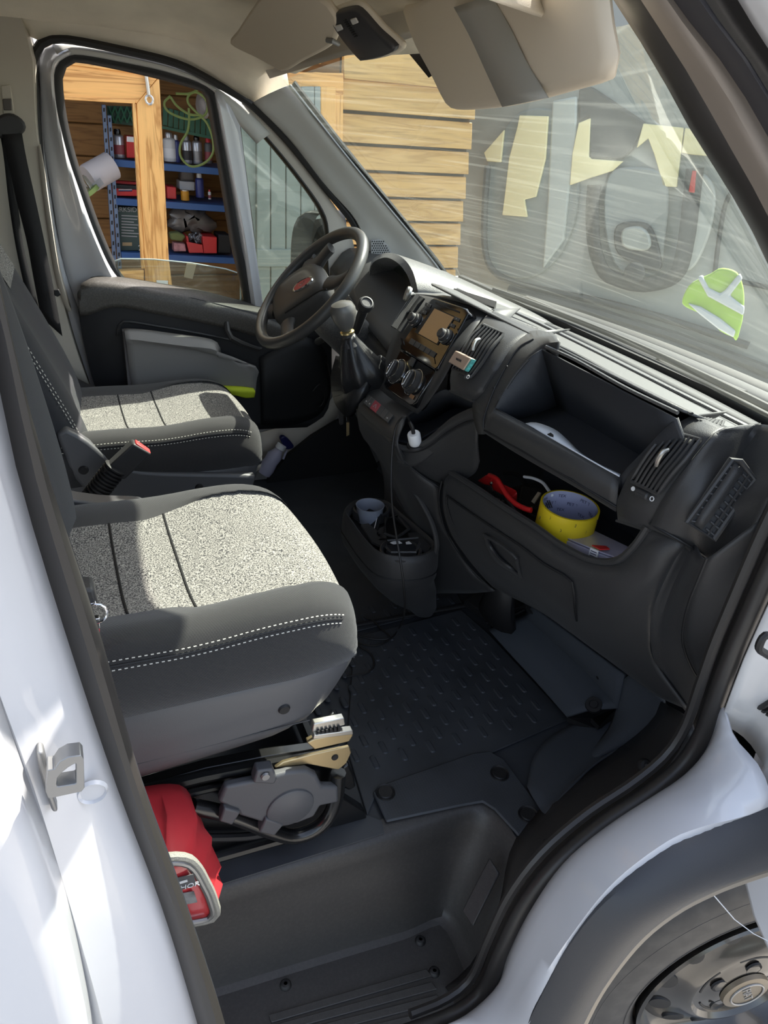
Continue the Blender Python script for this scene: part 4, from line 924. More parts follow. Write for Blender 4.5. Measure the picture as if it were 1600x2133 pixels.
rb_ = slab('release_button', [Q(281, 927, y=0.088), Q(285, 923, y=0.088), Q(315, 944, y=0.088), Q(311, 949, y=0.088)], (0.0, 0.022, 0.0), mat('buckle_red', (0.62, 0.06, 0.06), 0.4), bk, bevel=0.002); rb_['label'] = 'red release button'
b2 = thing('belt_buckle', Q(258, 1065, y=-0.13), "low belt buckle with red tip behind the passenger cushion", 'buckle')
slab('buckle_body', [Q(232, 1075, y=-0.135), Q(246, 1052, y=-0.135), Q(266, 1048, y=-0.135), Q(262, 1072, y=-0.135)], (0, 0.03, 0), M['plastic'], b2, bevel=0.003)
slab('release_button', [Q(250, 1054, y=-0.138), Q(256, 1046, y=-0.138), Q(271, 1053, y=-0.138), Q(262, 1060, y=-0.138)], (0, 0.025, 0), mat('buckle_red_tip', (0.65, 0.08, 0.07), 0.4), b2, bevel=0.001)
slab('stalk', [Q(225, 1085, y=-0.13), Q(234, 1070, y=-0.13), Q(262, 1070, y=-0.13), Q(258, 1100, y=-0.13), Q(240, 1180, y=-0.13), Q(215, 1180, y=-0.13)], (0, 0.02, 0), M['black'], b2)
# key bunch clipped to the near belt anchor
kb = thing('belt_anchor_clip', Q(188, 1340, y=-0.70), 'black belt clip with chrome ring and red strap on the passenger cushion', 'buckle')
slab('clip_body', QL([(152, 1226), (196, 1228), (206, 1262), (168, 1268), (150, 1262)], y=-0.66), (0, 0.03, 0), M['plastic'], kb, bevel=0.004)
slab('chrome_band', QL([(168, 1260), (200, 1256), (204, 1264), (170, 1270)], y=-0.664), (0, 0.02, 0), M['chrome'], kb, bevel=0.001)
rc = Q(200, 1278, y=-0.675)
tube('split_ring', [rc+V((0.012*math.cos(a*0.5236), 0.002*math.sin(a*0.5), 0.012*math.sin(a*0.5236))) for a in range(12)], 0.0013, M['chrome'], kb, closed=True, seg=6)
slab('clip_body', QL([(165, 1280), (186, 1274), (188, 1288), (168, 1294)], y=-0.668), (0, 0.01, 0), M['black'], kb, bevel=0.002)
slab('chrome_band', QL([(180, 1292), (208, 1288), (210, 1310), (184, 1312)], y=-0.668), (0, 0.008, 0), M['chrome'], kb, bevel=0.001)
slab('red_strap', QL([(185, 1300), (208, 1300), (208, 1362), (196, 1362), (188, 1340)], y=-0.664), (0, 0.006, 0), mat('red_strap', (0.50, 0.04, 0.06), 0.6), kb, bevel=0.001)
# ------------------------------------------------------------------ dashboard
dash = thing('dashboard', (0.9, 0.0, 0.0), 'charcoal plastic dashboard with open storage trays across the cab', 'dashboard')
def PX(pts): return QL(pts, x=0)
def deckz(x): return 0.812-0.165*max(0.0, (x-0.78)/0.52)**1.0
rows = []
def xmin(y): return 0.785+0.26*max(0.0, min(1.0, (y-0.16)/0.06))+0.11*max(0.0, min(1.0, (-y-0.69)/0.04))
for q in (0.0, 0.15, 0.38, 0.6, 0.8, 0.92, 1.0):
    rows.append([V((xmin(y)+(1.30-xmin(y))*(1-q)-0.10*abs(y/0.85)**2*(1-q), y, deckz(xmin(y)+(1.30-xmin(y))*(1-q))-0.02*max(0, abs(y)-0.72)/0.12)) for y in [0.86-1.72*k/40 for k in range(41)]])
loft('dash_top', rows, M['plastic_top'], dash, smooth_rows=False, nv=14, thick=0.004)
# raised rim and demister slot lines near the glass
tube('dash_ridge', [V((1.02-0.03*abs(y), y, deckz(1.02)+0.004)) for y in [0.1-0.8*k/30 for k in range(31)]], 0.006, M['plastic_top'], dash, seg=8, flat=0.6)
tube('demister_slot', [V((1.12-0.04*abs(y), y, deckz(1.12)+0.002)) for y in [0.1-0.8*k/30 for k in range(31)]], 0.010, M['black'], dash, seg=8, flat=0.4)
# upper passenger tray
TL, TR = Q(1132, 727, x=0.75), Q(1412, 872, x=0.75)
BBL = Q(1162, 847, y=-0.385); BBR = V((BBL.x+0.01, -0.735, BBL.z))
OL = PX([(1132, 727, .75), (1112, 740, .735), (1088, 762, .722), (1053, 812, .695), (1031, 852, .68)])
OR = PX([(1412, 872, .75), (1381, 896, .75), (1337, 944, .75), (1307, 974, .75), (1292, 994, .75)])
LIPA = PX([(1031, 852, .68), (1100, 888, .695), (1200, 942, .72), (1292, 994, .75)])
vs, fs = [], []
back_ = [TL.lerp(TR, k/8) for k in range(9)]; bb_ = [BBL.lerp(BBR, k/8) for k in range(9)]
lipin = [p+V((0.012, 0, -0.035)) for p in cr(LIPA, 9)]
vs, fs = grid([back_, bb_, [a.lerp(b, 0.5)+V((0, 0, -0.004)) for a, b in zip(bb_, lipin)], lipin, cr(LIPA, 9)])
mesh('tray_liner', vs, fs, M['plastic_in'], dash, angle=30, thick=0.003)
for edge, bbk, li in ((OL, BBL, lipin[0]), (OR, BBR, lipin[-1])):
    e = cr(edge, 10); inner_ = [e[0].lerp(bbk, k/9) for k in range(10)]
    path = rs([e[0], bbk, li, e[-1]], 10)
    vs, fs = grid([e, [a.lerp(b, 0.5) for a, b in zip(e, path)], path])
    mesh('tray_end_wall', vs, fs, M['plastic_in'], dash, angle=60, thick=0.003)
lipR = [LIPA, PX([(1018, 866, .667), (1090, 903, .682), (1195, 962, .71), (1287, 1018, .742)]), PX([(1009, 890, .668), (1085, 930, .684), (1192, 990, .712), (1284, 1045, .744)]),
        PX([(1012, 904, .68), (1085, 950, .695), (1190, 1010, .722), (1283, 1066, .755)]), PX([(1050, 905, .76), (1120, 950, .77), (1200, 1000, .79), (1283, 1056, .81)])]
loft('tray_lip', lipR, M['plastic'], dash, n=20, nv=18, thick=0.003)
tube('lip_seam', PX([(1009, 896, .6685), (1085, 938, .6845), (1192, 1000, .7125), (1284, 1056, .7445)]), 0.0018, M['black'], dash, seg=6)
# surround left of the tray, up to the vent pod
sur = [PX([(1150, 692, .80), (1114, 688, .80), (1082, 699, .77), (1053, 723, .74), (1022, 771, .705), (996, 817, .685), (984, 838, .68), (988, 880, .69), (996, 905, .70)]),
       PX([(1160, 700, .775), (1112, 707, .765), (1082, 724, .742), (1057, 760, .717), (1031, 810, .692), (1016, 848, .678), (1008, 876, .668), (1008, 892, .668), (1010, 905, .675)]),
       PX([(1165, 712, .755), (1128, 718, .752), (1098, 742, .733), (1068, 780, .710), (1045, 822, .690), (1033, 848, .682), (1022, 860, .672), (1012, 884, .668), (1011, 900, .674)]),
       PX([(1160, 742, .75), (1132, 727, .75), (1105, 745, .732), (1078, 775, .714), (1053, 812, .695), (1040, 838, .687), (1031, 852, .68), (1018, 868, .668), (1012, 895, .67)])]
loft('tray_surround', sur, M['plastic'], dash, n=26, smooth_rows=True, thick=0.003)
tube('surround_seam', [p+V((-0.0012, -0.0005, 0.0008)) for p in sur[1][1:-1]], 0.0015, M['black'], dash, n=26, seg=6)
for px, py, xx in ((1056, 764, .714), (1029, 808, .694)):
    lathe('screw_hole', [(0.0, 0.0015), (0.002, 0.0015), (0.0025, 0)], Q(px, py, x=xx-0.004), (-1, 0, 0.4), M['black'], dash, 8)
# rail between the deck and the tray
tube('tray_rail', PX([(1138, 722, .752), (1200, 750, .752), (1300, 806, .752), (1412, 860, .752)]), 0.003, M['plastic_top'], dash, n=16, seg=8)
tube('document_groove', PX([(1145, 712, .80), (1200, 738, .80), (1300, 792, .80), (1440, 862, .80)]), 0.005, M['black'], dash, n=16, seg=6, flat=0.5)

# ---- vent pods
def pod(name_lab, LE, RE, vent, wheel, dot, ringp, side_back=0.07, nslat=6):
    vp = None
    a = cr(PX(LE), 24); b = cr(PX(RE), 24)
    m1_ = [p.lerp(q, 0.5)+V((-0.004, 0, 0.002)) for p, q in zip(a, b)]
    back = V((side_back, 0, 0.0))
    pd = loft('vent_pod', [[p+back for p in a], [p+V((0.006, 0, 0)) for p in a], [p.lerp(q, 0.06) for p, q in zip(a, b)], m1_, [p.lerp(q, 0.94) for p, q in zip(a, b)], [p+V((0.006, 0, 0)) for p in b], [p+back for p in b]], M['plastic'], dash, smooth_rows=False, thick=0.003, angle=50)
    pd['label'] = name_lab
    # bottom closure
    e0, e1 = a[-1], b[-1]
    slab('pod_base', [e0, e1, e1+back, e0+back], (0, 0, -0.004), M['plastic'], pd)
    # louvre: dark recess, frame and curved blades running down the arc
    (tl, tr, brr, bll) = vent
    nv_ = 10
    lft = cr([Q(tl[0], tl[1], x=tl[2])]+[Q(*p[:2], x=p[2]) for p in vent_mid_l]+[Q(bll[0], bll[1], x=bll[2])], nv_)
    rgt = cr([Q(tr[0], tr[1], x=tr[2])]+[Q(*p[:2], x=p[2]) for p in vent_mid_r]+[Q(brr[0], brr[1], x=brr[2])], nv_)
    out = V((-0.006, 0, 0.003))
    rows = [[p+out*0.6 for p in lft], [p+out*0.6 for p in rgt]]
    rec = loft('vent_recess', rows, M['black'], pd, smooth_rows=False, thick=0.002)
    loop = [p+out for p in lft]+[p+out for p in reversed(rgt)]
    tube('vent_frame', loop, 0.003, M['plastic'], pd, closed=True, seg=6)
    for k in range(1, nslat+1):
        t_ = k/(nslat+1)
        tube('vent_blade', [p.lerp(q, t_)+out*1.1 for p, q in zip(lft, rgt)], 0.0022, M['plastic'], pd, seg=6)
    c = lft[4].lerp(rgt[4], 0.55)+out*2.2
    up_ = (lft[3]-lft[5]).normalized()
    tube('vent_tab', [c-up_*0.014, c-up_*0.004+out*0.8, c+up_*0.008+out*0.9, c+up_*0.014], [0.0028, 0.0036, 0.0036, 0.0028], M['steel'], pd, n=8, seg=8)
    w = Q(wheel[0], wheel[1], x=wheel[2]); sd_ = (rgt[-1]-lft[-1]).normalized()
    tw = lathe('thumbwheel', [(0.004, -0.012), (0.0065, -0.010), (0.0065, 0.010), (0.004, 0.012)], w, sd_, M['plastic'], pd, 14)
    parts = []
    for q in range(-3, 4): parts.append(tube_data([w+sd_*q*0.003+V((-0.0066, 0, 0.002)), w+sd_*q*0.003+V((-0.0050, 0, -0.0045))], 0.0006, 4))
    mesh('wheel_knurl', *join(parts), M['black'], pd)
    if dot: lathe('open_mark', [(0.0, 0.0006), (0.0034, 0.0006), (0.0036, 0)], Q(*dot[:2], x=dot[2]-0.001), (-1, -0.1, 0.3), M['print'], pd, 14)
    if ringp:
        c = Q(*ringp[:2], x=ringp[2]-0.001); aa, s1, s2 = frame_of((-1, -0.1, 0.3))
        tube('closed_mark', [c+(s1*math.cos(k*0.449)+s2*math.sin(k*0.449))*0.0032 for k in range(14)], 0.0007, M['print'], pd, closed=True, seg=5)
    return pd
vent_mid_l = [(985, 705, .712), (968, 735, .690)]; vent_mid_r = [(1030, 728, .715), (1006, 765, .692)]
podA = pod('vent pod beside the head unit',
    [(1024, 646, .815), (1003, 664, .77), (974, 703, .715), (950, 740, .69), (935, 777, .672), (936, 812, .674)],
    [(1124, 688, .815), (1084, 699, .765), (1053, 725, .728), (1022, 773, .694), (996, 817, .674), (985, 834, .675)],
    ((1012, 679, .742), (1054, 699, .745), (987, 788, .676), (948, 772, .674)), (968, 782, .672), None, (975, 785, .664))
slabq = None
vent_mid_l = [(1362, 940, .757), (1338, 975, .750)]; vent_mid_r = [(1438, 955, .762), (1405, 992, .752)]
podB = pod('vent pod at the door end of the dashboard',
    [(1440, 864, .82), (1408, 880, .795), (1378, 896, .782), (1341, 936, .765), (1306, 986, .752), (1286, 1028, .745), (1280, 1052, .745), (1283, 1082, .75)],
    [(1510, 890, .82), (1490, 900, .80), (1475, 915, .785), (1438, 961, .768), (1401, 1012, .755), (1373, 1058, .748), (1362, 1080, .748), (1352, 1104, .753)],
    ((1396, 900, .776), (1464, 919, .780), (1376, 1032, .748), (1321, 1005, .745)), (1339, 1029, .742), (1319, 1018, .742), (1358, 1039, .742))
# defroster slots on top of the pods
def top_slots(pts_a, pts_b, n_, par, x):
    for k in range(n_):
        t_ = k/(n_-1); a = (pts_a[0][0]+(pts_a[1][0]-pts_a[0][0])*t_, pts_a[0][1]+(pts_a[1][1]-pts_a[0][1])*t_)
        b = (pts_b[0][0]+(pts_b[1][0]-pts_b[0][0])*t_, pts_b[0][1]+(pts_b[1][1]-pts_b[0][1])*t_)
        p, q = Q(a[0], a[1], z=x[0]), Q(b[0], b[1], z=x[1])
        tube('demist_slot', [p, q], 0.0022, M['black'], par, seg=6, flat=0.5)
top_slots(((1043, 667), (1082, 688)), ((1058, 664), (1120, 684)), 7, podA, (.805, .805))
top_slots(((1452, 874), (1503, 888)), ((1470, 870), (1508, 876)), 7, podB, (.797, .795))
# ---- end of the dash with the side-window demister
pe = [(1510, 890, .80), (1490, 900, .79), (1475, 915, .775), (1438, 961, .762), (1401, 1012, .752), (1373, 1058, .748), (1355, 1098, .748)]
ec = [PX(pe), PX([(1545, 885, .84), (1530, 905, .825), (1515, 925, .812), (1482, 975, .787), (1448, 1030, .765), (1425, 1075, .760), (1408, 1122, .765)]),
      PX([(1590, 885, .87), (1575, 910, .865), (1560, 945, .85), (1535, 1000, .825), (1500, 1060, .79), (1482, 1110, .80), (1470, 1162, .815)]),
      QL([(1680, 900), (1660, 950), (1640, 990), (1620, 1020), (1605, 1045), (1592, 1070), (1578, 1096)], y=-0.862)]
loft('dash_end', ec, M['plastic'], dash, n=22, nv=16, thick=0.004)
loft('dash_end', [PX([(1510, 890, .80), (1545, 885, .84), (1590, 885, .87)])+[Q(1680, 900, y=-0.862)], [V((1.0, -0.66, deckz(1.0)-0.004)), V((1.0, -0.72, deckz(1.0)-0.004)), V((1.0, -0.78, deckz(1.0)-0.01)), V((1.0, -0.86, deckz(1.0)-0.02))]], M['plastic_top'], dash, n=12, thick=0.004)
sv = [Q(1524, 956, x=.803), Q(1542, 961, x=.815), Q(1573, 999, x=.835), Q(1487, 1123, x=.785), Q(1432, 1088, x=.765)]
cN = sum(sv, V((0, 0, 0)))/5
nV = ((sv[1]-sv[3]).cross(sv[2]-sv[4])).normalized()
if nV.dot(CAM-cN) < 0: nV = -nV
def pl(px, py, d=0.0): return onplane(px, py, cN+nV*(0.020+d), nV)
fr = [pl(1524, 956), pl(1542, 961), pl(1573, 999), pl(1487, 1123), pl(1432, 1088)]
dv = slab('side_demister', fr, nV*-0.02, M['black'], dash); dv['label'] = 'slanted side window vent'
tube('vent_frame', [p+nV*0.001 for p in fr], 0.0045, M['plastic'], dv, closed=True, seg=8)
loft('vent_bar', [[pl(1530, 965, .004), pl(1500, 1010, .006), pl(1465, 1060, .006), pl(1447, 1092, .004)], [pl(1552, 976, .004), pl(1524, 1018, .006), pl(1488, 1070, .006), pl(1462, 1104, .004)]], M['plastic'], dv, n=10, thick=0.004)
parts = []
for k in range(7):
    t_ = k/6; a = (1548-t_*84, 972+t_*128); b = (1533-t_*84, 966+t_*124)
    for s_ in range(1): pass
for k in range(9):
    t_ = (k+0.5)/9
    a0 = pl(1518-t_*84, 962+t_*130, .002); a1 = pl(1530-t_*80, 967+t_*128, .002)
    tube('vent_fin', [a0, a1], 0.0018, M['plastic'], dv, seg=6)
    b0 = pl(1552-t_*86, 980+t_*128, .002); b1 = pl(1568-t_*84, 997+t_*126, .002)
    tube('vent_fin', [b0, b1], 0.0018, M['plastic'], dv, seg=6)
tube('vent_fin', [pl(1562, 988, .003), pl(1520, 1052, .004), pl(1475, 1114, .003)], 0.0016, M['plastic'], dv, seg=6)
# ---- open shelf under the tray
LIN = [(942, 985, .70), (993, 1017, .705), (1057, 1060, .712), (1119, 1099, .722), (1161, 1130, .73), (1204, 1155, .738), (1237, 1168, .744), (1268, 1172, .75), (1294, 1166, .752), (1316, 1147, .754), (1333, 1127, .755), (1352, 1098, .758)]
lin = cr(PX(LIN), 30)
fl_z = [p+V((0.015, 0, -0.055)) for p in lin]
shelf_rows = [[p+V((-0.002, 0, 0.003)) for p in lin], [p+V((0.006, 0, -0.01)) for p in lin], fl_z, [p+V((0.10, 0, -0.06)) for p in lin], [p+V((0.22, 0, -0.05)) for p in lin], [p+V((0.24, 0, 0.16)) for p in lin]]
loft('shelf_liner', shelf_rows, M['plastic_in'], dash, smooth_rows=False, thick=0.002, angle=30)
# ---- lower front with glovebox door
low_rows = [[p+V((0.004, 0, -0.004)) for p in PX(LIN)], PX(LIN),
  PX([(927, 998, .688), (980, 1038, .690), (1045, 1083, .697), (1108, 1122, .706), (1152, 1152, .714), (1198, 1178, .724), (1238, 1192, .732), (1275, 1196, .738), (1308, 1188, .744), (1338, 1166, .749), (1368, 1138, .754), (1428, 1128, .775)]),
  PX([(922, 1030, .688), (975, 1068, .692), (1040, 1110, .698), (1100, 1150, .707), (1145, 1180, .715), (1190, 1205, .725), (1235, 1220, .734), (1275, 1225, .740), (1310, 1220, .746), (1345, 1205, .752), (1370, 1190, .757), (1410, 1160, .775)]),
  PX([(924, 1065, .700), (980, 1105, .704), (1045, 1145, .711), (1100, 1180, .720), (1145, 1210, .728), (1190, 1235, .737), (1235, 1252, .744), (1275, 1258, .748), (1310, 1252, .754), (1340, 1240, .760), (1362, 1225, .764), (1384, 1210, .775)]),
  PX([(938, 1110, .720), (990, 1145, .724), (1050, 1182, .732), (1105, 1215, .742), (1150, 1245, .750), (1195, 1270, .758), (1240, 1288, .764), (1275, 1296, .767), (1305, 1295, .770), (1330, 1288, .775), (1345, 1280, .778), (1360, 1270, .782)]),
  PX([(965, 1152, .745), (1010, 1182, .752), (1065, 1213, .764), (1115, 1245, .776), (1160, 1275, .784), (1205, 1302, .790), (1245, 1322, .794), (1280, 1335, .796), (1305, 1338, .797), (1325, 1335, .797), (1340, 1330, .797), (1354, 1323, .797)]),
  PX([(995, 1190, .775), (1035, 1212, .785), (1080, 1238, .800), (1125, 1266, .814), (1170, 1300, .824), (1215, 1333, .830), (1255, 1358, .834), (1290, 1378, .836), (1315, 1387, .836), (1335, 1388, .835), (1350, 1386, .834), (1364, 1380, .832)]),
  PX([(1025, 1222, .80), (1058, 1240, .815), (1095, 1258, .835), (1135, 1280, .85), (1180, 1312, .86), (1225, 1345, .868), (1265, 1374, .872), (1300, 1400, .874), (1330, 1422, .874), (1355, 1440, .872), (1385, 1458, .868), (1431, 1478, .86)])]
loft('lower_fascia', low_rows, M['plastic'], dash, n=40, nv=44, thick=0.004)
tube('shelf_lip_bead', [p+V((-0.003, 0, 0.002)) for p in cr(PX(LIN), 40)], 0.006, M['plastic'], dash, seg=8)
def ftube(nm, pts, r, m_, par=dash, n=24, d=-0.001): return tube(nm, [p+V((d, d*0.5, 0)) for p in PX(pts)], r, m_, par, n=n, seg=6)
gd = ftube('glovebox_seam', [(931, 1032, .686), (985, 1070, .690), (1040, 1107, .696), (1090, 1140, .703), (1131, 1172, .711), (1175, 1197, .719), (1190, 1207, .722), (1196, 1225, .726), (1198, 1260, .739), (1202, 1292, .780)], 0.0022, M['black'])
ftube('glovebox_seam', [(931, 1032, .686), (932, 1052, .690), (944, 1090, .706), (965, 1130, .728), (990, 1163, .750), (1015, 1190, .768)], 0.0016, M['black'])
ftube('fascia_seam', [(922, 1000, .690), (916, 1030, .690), (918, 1062, .700), (932, 1112, .722), (958, 1155, .748), (990, 1192, .778), (1022, 1222, .802)], 0.0022, M['black'], d=-0.002)
hd = loft('glovebox_handle', [PX([(1006, 1112, .700), (1014, 1140, .705), (1030, 1168, .715), (1060, 1190, .730), (1095, 1212, .748)]), PX([(1012, 1116, .690), (1022, 1142, .695), (1038, 1166, .705), (1065, 1186, .720), (1092, 1205, .738)]), PX([(1018, 1122, .700), (1030, 1145, .704), (1046, 1164, .713), (1068, 1180, .726), (1086, 1196, .740)])], M['plastic'], dash, n=18, nv=8, thick=0.003)
ftube('handle_rim', [(1010, 1113, .695), (1040, 1130, .697), (1076, 1158, .705), (1080, 1172, .715), (1087, 1200, .735)], 0.003, M['plastic'], d=-0.004)
# end cheek between the fascia and the door seal
ck = [PX([(1428, 1128, .775), (1410, 1160, .775), (1384, 1210, .775), (1360, 1270, .782), (1354, 1323, .797), (1364, 1380, .832), (1390, 1428, .85), (1431, 1480, .86)]),
      PX([(1445, 1135, .79), (1426, 1175, .79), (1402, 1225, .79), (1382, 1280, .795), (1376, 1330, .808), (1385, 1382, .838), (1408, 1428, .856), (1440, 1480, .866)]),
      QL([(1474, 1164, -0.835), (1462, 1190, -0.83), (1440, 1240, -0.82), (1424, 1290, -0.81), (1424, 1335, -0.81), (1438, 1375, -0.815), (1450, 1410, -0.82), (1468, 1430, -0.83)], y=0),
      QL([(1580, 1090, -0.864), (1565, 1140, -0.864), (1545, 1195, -0.864), (1525, 1250, -0.864), (1508, 1300, -0.864), (1490, 1350, -0.864), (1474, 1395, -0.864), (1460, 1440, -0.864)], y=0)]
chk = loft('dash_cheek', ck, M['plastic'], dash, n=24, nv=20, thick=0.004)
tube('cheek_seam', QL([(1472, 1163, -0.842), (1455, 1205, -0.838), (1435, 1255, -0.828), (1424, 1300, -0.820), (1422, 1335, -0.820), (1432, 1372, -0.824), (1448, 1404, -0.83), (1468, 1430, -0.84)], y=0), 0.002, M['black'], dash, n=24, seg=6)
tube('cheek_seam', PX([(1353, 1090, .746), (1385, 1108, .752), (1424, 1130, .768), (1470, 1160, .81)]), 0.0022, M['black'], dash, n=10, seg=6)
# ---- centre: surround of the stack
stk = [PX([(856, 612, .83), (842, 640, .785), (826, 680, .735), (813, 715, .71), (798, 760, .685), (782, 800, .665), (770, 818, .655)]),
       PX([(905, 618, .83), (885, 645, .785), (868, 690, .735), (852, 730, .71), (835, 775, .685), (822, 815, .662), (815, 832, .655)]),
       PX([(1024, 646, .83), (1003, 664, .775), (972, 706, .728), (948, 742, .70), (922, 790, .675), (890, 838, .657), (868, 862, .65)])]
loft('stack_surround', stk, M['plastic'], dash, n=24, nv=12, thick=0.003)
loft('stack_hump', [PX([(856, 612, .83), (905, 616, .83), (960, 628, .83), (1024, 646, .83)]), PX([(864, 609, .87), (912, 612, .87), (967, 624, .87), (1036, 646, .87)]), [V((0.98, 0.26, deckz(0.98))), V((0.98, 0.14, deckz(0.98))), V((0.98, 0.02, deckz(0.98))), V((0.98, -0.12, deckz(0.98)))]], M['plastic_top'], dash, n=14, nv=10, thick=0.003)
slab('hump_step', PX([(946, 600, .90), (1035, 628, .90), (1030, 640, .885), (940, 612, .885)]), (0, 0, -0.02), M['plastic'], dash)
# head unit (gloss fascia, screen, knobs, keys)
r_tl, r_tr, r_bl = Q(897, 622, x=.772), Q(976, 646, x=.772), Q(832, 724, x=.698)
rn = (r_tr-r_tl).cross(r_bl-r_tl).normalized()
if rn.dot(CAM-r_tl) < 0: rn = -rn
def RP(px, py, d=0.0): return onplane(px, py, r_tl+rn*(d+0.016), rn)
hu = slab('head_unit', [RP(*p) for p in ((899, 622), (905, 620), (972, 642), (976, 650), (912, 765), (905, 770), (834, 727), (833, 720))], rn*-0.03, M['gloss'], dash, bevel=0.003); hu['label'] = 'gloss black head unit with tan screen and two round knobs'
slab('screen_frame', [RP(*p, .0005) for p in ((904, 640), (949, 660), (912, 719), (864, 692))], rn*0.001, M['black'], hu)
scm = mat('tan_screen', (0.42, 0.25, 0.12), 0.25)
sq = slab('screen', [RP(*p, .0016) for p in ((906, 643), (946, 661), (910, 716), (872, 695))], rn*0.001, scm, hu); sq['label'] = 'tan brown blank screen'
slab('disc_slot', [RP(*p, .0005) for p in ((908, 629), (958, 649), (957, 652), (907, 632))], rn*0.0006, M['black'], hu)
def knob(px, py, r, par, P, nrm, h=0.020):
    c = P(px, py, 0.0)
    k = lathe('rotary_knob', [(r*1.15, 0.0), (r*1.15, 0.003), (r*0.98, 0.004), (r*0.98, h*0.5), (r*0.72, h*0.6), (r*0.70, h*0.92), (r*0.6, h), (0.0, h)], c, nrm, M['plastic'], par, 24)
    aa, s1, s2 = frame_of(nrm)
    tube('chrome_ring', [c+nrm*0.005+(s1*math.cos(q*0.2618)+s2*math.sin(q*0.2618))*r*1.02 for q in range(24)], r*0.06, M['chrome'], par, closed=True, seg=5)
    lathe('knob_skirt', [(r*0.75, h*0.55), (r*0.77, h*0.62), (r*0.72, h*0.66)], c, nrm, M['steel'], par, 20)
    return k
knob(867, 668, 0.0145, hu, RP, rn); knob(930, 702, 0.0145, hu, RP, rn)
for k in range(5):
    a0 = (858+k*10.6, 705+k*6.2)
    slab('preset_key', [RP(a0[0], a0[1], .0005), RP(a0[0]+9.4, a0[1]+5.6, .0005), RP(a0[0]+3.2, a0[1]+15.6, .0005), RP(a0[0]-6.0, a0[1]+10, .0005)], rn*0.0018, M['plastic'], hu, bevel=0.0005)
for px, py in ((953, 665), (943, 678), (893, 636), (884, 650)):
    slab('side_key', [RP(px-5, py-6, .0005), RP(px+6, py-1, .0005), RP(px+3, py+6, .0005), RP(px-8, py+1, .0005)], rn*0.0015, M['plastic'], hu, bevel=0.0006)
    lathe('key_symbol', [(0.0, 0.0022), (0.0016, 0.0022), (0.0017, 0.001)], RP(px-1, py), rn, M['greyprint'], hu, 10)
for px, py in ((838, 712), (903, 752), (951, 690)):
    slab('fascia_insert', [RP(px-3, py-8, .0004), RP(px+2, py-6, .0004), RP(px+4, py+6, .0004), RP(px, py+4, .0004)], rn*0.0012, M['gloss'], hu)
# climate panel
q_tl, q_tr, q_bl = Q(832, 726, x=.699), Q(905, 768, x=.699), Q(799, 798, x=.655)
qn = (q_tr-q_tl).cross(q_bl-q_tl).normalized()
if qn.dot(CAM-q_tl) < 0: qn = -qn
def CP(px, py, d=0.0): return onplane(px, py, q_tl+qn*(d+0.016), qn)
cl = slab('climate_panel', [CP(*p) for p in ((834, 728), (905, 769), (907, 774), (866, 838), (858, 845), (852, 843), (802, 808), (799, 800))], qn*-0.03, M['gloss'], dash, bevel=0.003); cl['label'] = 'gloss black climate panel with two chrome ringed dials'
for px, py in ((828, 774), (862, 796)):
    c = CP(px, py, 0.0); r = 0.0235
    k = lathe('dial', [(r*1.12, 0.0), (r*1.12, 0.002), (r, 0.003), (r, 0.012), (r*0.86, 0.014), (r*0.82, 0.0125), (0.0, 0.0125)], c, qn, M['plastic'], cl, 32)
    aa, s1, s2 = frame_of(qn)
    tube('chrome_ring', [c+qn*0.0145+(s1*math.cos(q*0.196)+s2*math.sin(q*0.196))*r*0.9 for q in range(32)], 0.0010, M['chrome'], cl, closed=True, seg=5)
    d0 = (CP(px+5, py-9)-CP(px-6, py+10)).normalized(); sd_ = d0.cross(qn)
    box('dial_grip', c+qn*0.016, (0.040, 0.011, 0.008), M['plastic'], cl, (d0, sd_, qn), bevel=0.003)
    box('pointer', c+qn*0.0205-sd_*0.0, (0.030, 0.0016, 0.001), M['print'], cl, (d0, sd_, qn))
    tube('dial_rim', [c+qn*0.001+(s1*math.cos(q*0.196)+s2*math.sin(q*0.196))*r*1.22 for q in range(32)], 0.0012, M['chrome'], cl, closed=True, seg=5)
slab('blower_key', [CP(859, 744, .001), CP(868, 749, .001), CP(860, 765, .001), CP(852, 760, .001)], qn*0.003, M['plastic'], cl, bevel=0.0008)
box('amber_reflection', CP(858, 826, .002), (0.016, 0.008, 0.002), mat('amber_reflection_key', (0.25, 0.12, 0.05), 0.3), cl, ((CP(860, 830)-CP(850, 824)).normalized(), (CP(860, 830)-CP(850, 824)).normalized().cross(qn), qn))  # amber reflection in the gloss panel, painted as a coloured patch
# narrow vent left of the head unit
vl = [Q(869, 620, x=.795), Q(888, 625, x=.795), Q(840, 695, x=.716), Q(826, 687, x=.716)]
vl = [p+V((-0.010, -0.006, 0.006)) for p in vl]
cv = slab('centre_vent', [p+V((-0.006, 0, 0.004)) for p in vl], (0.01, 0, -0.006), M['black'], dash); cv['label'] = 'narrow air vent'
for k in range(1, 6):
    t_ = k/6; a = vl[0].lerp(vl[1], t_); b = vl[3].lerp(vl[2], t_)
    tube('vent_blade', [a+V((-0.009, 0, 0.006)), a.lerp(b, 0.5)+V((-0.012, 0, 0.004)), b+V((-0.009, 0, 0.006))], 0.0018, M['plastic'], cv, n=8, seg=6)
tube('vent_tab', [Q(843, 664, x=.735), Q(846, 654, x=.735), Q(854, 648, x=.738)], 0.003, M['chrome'], cv, n=8, seg=6)
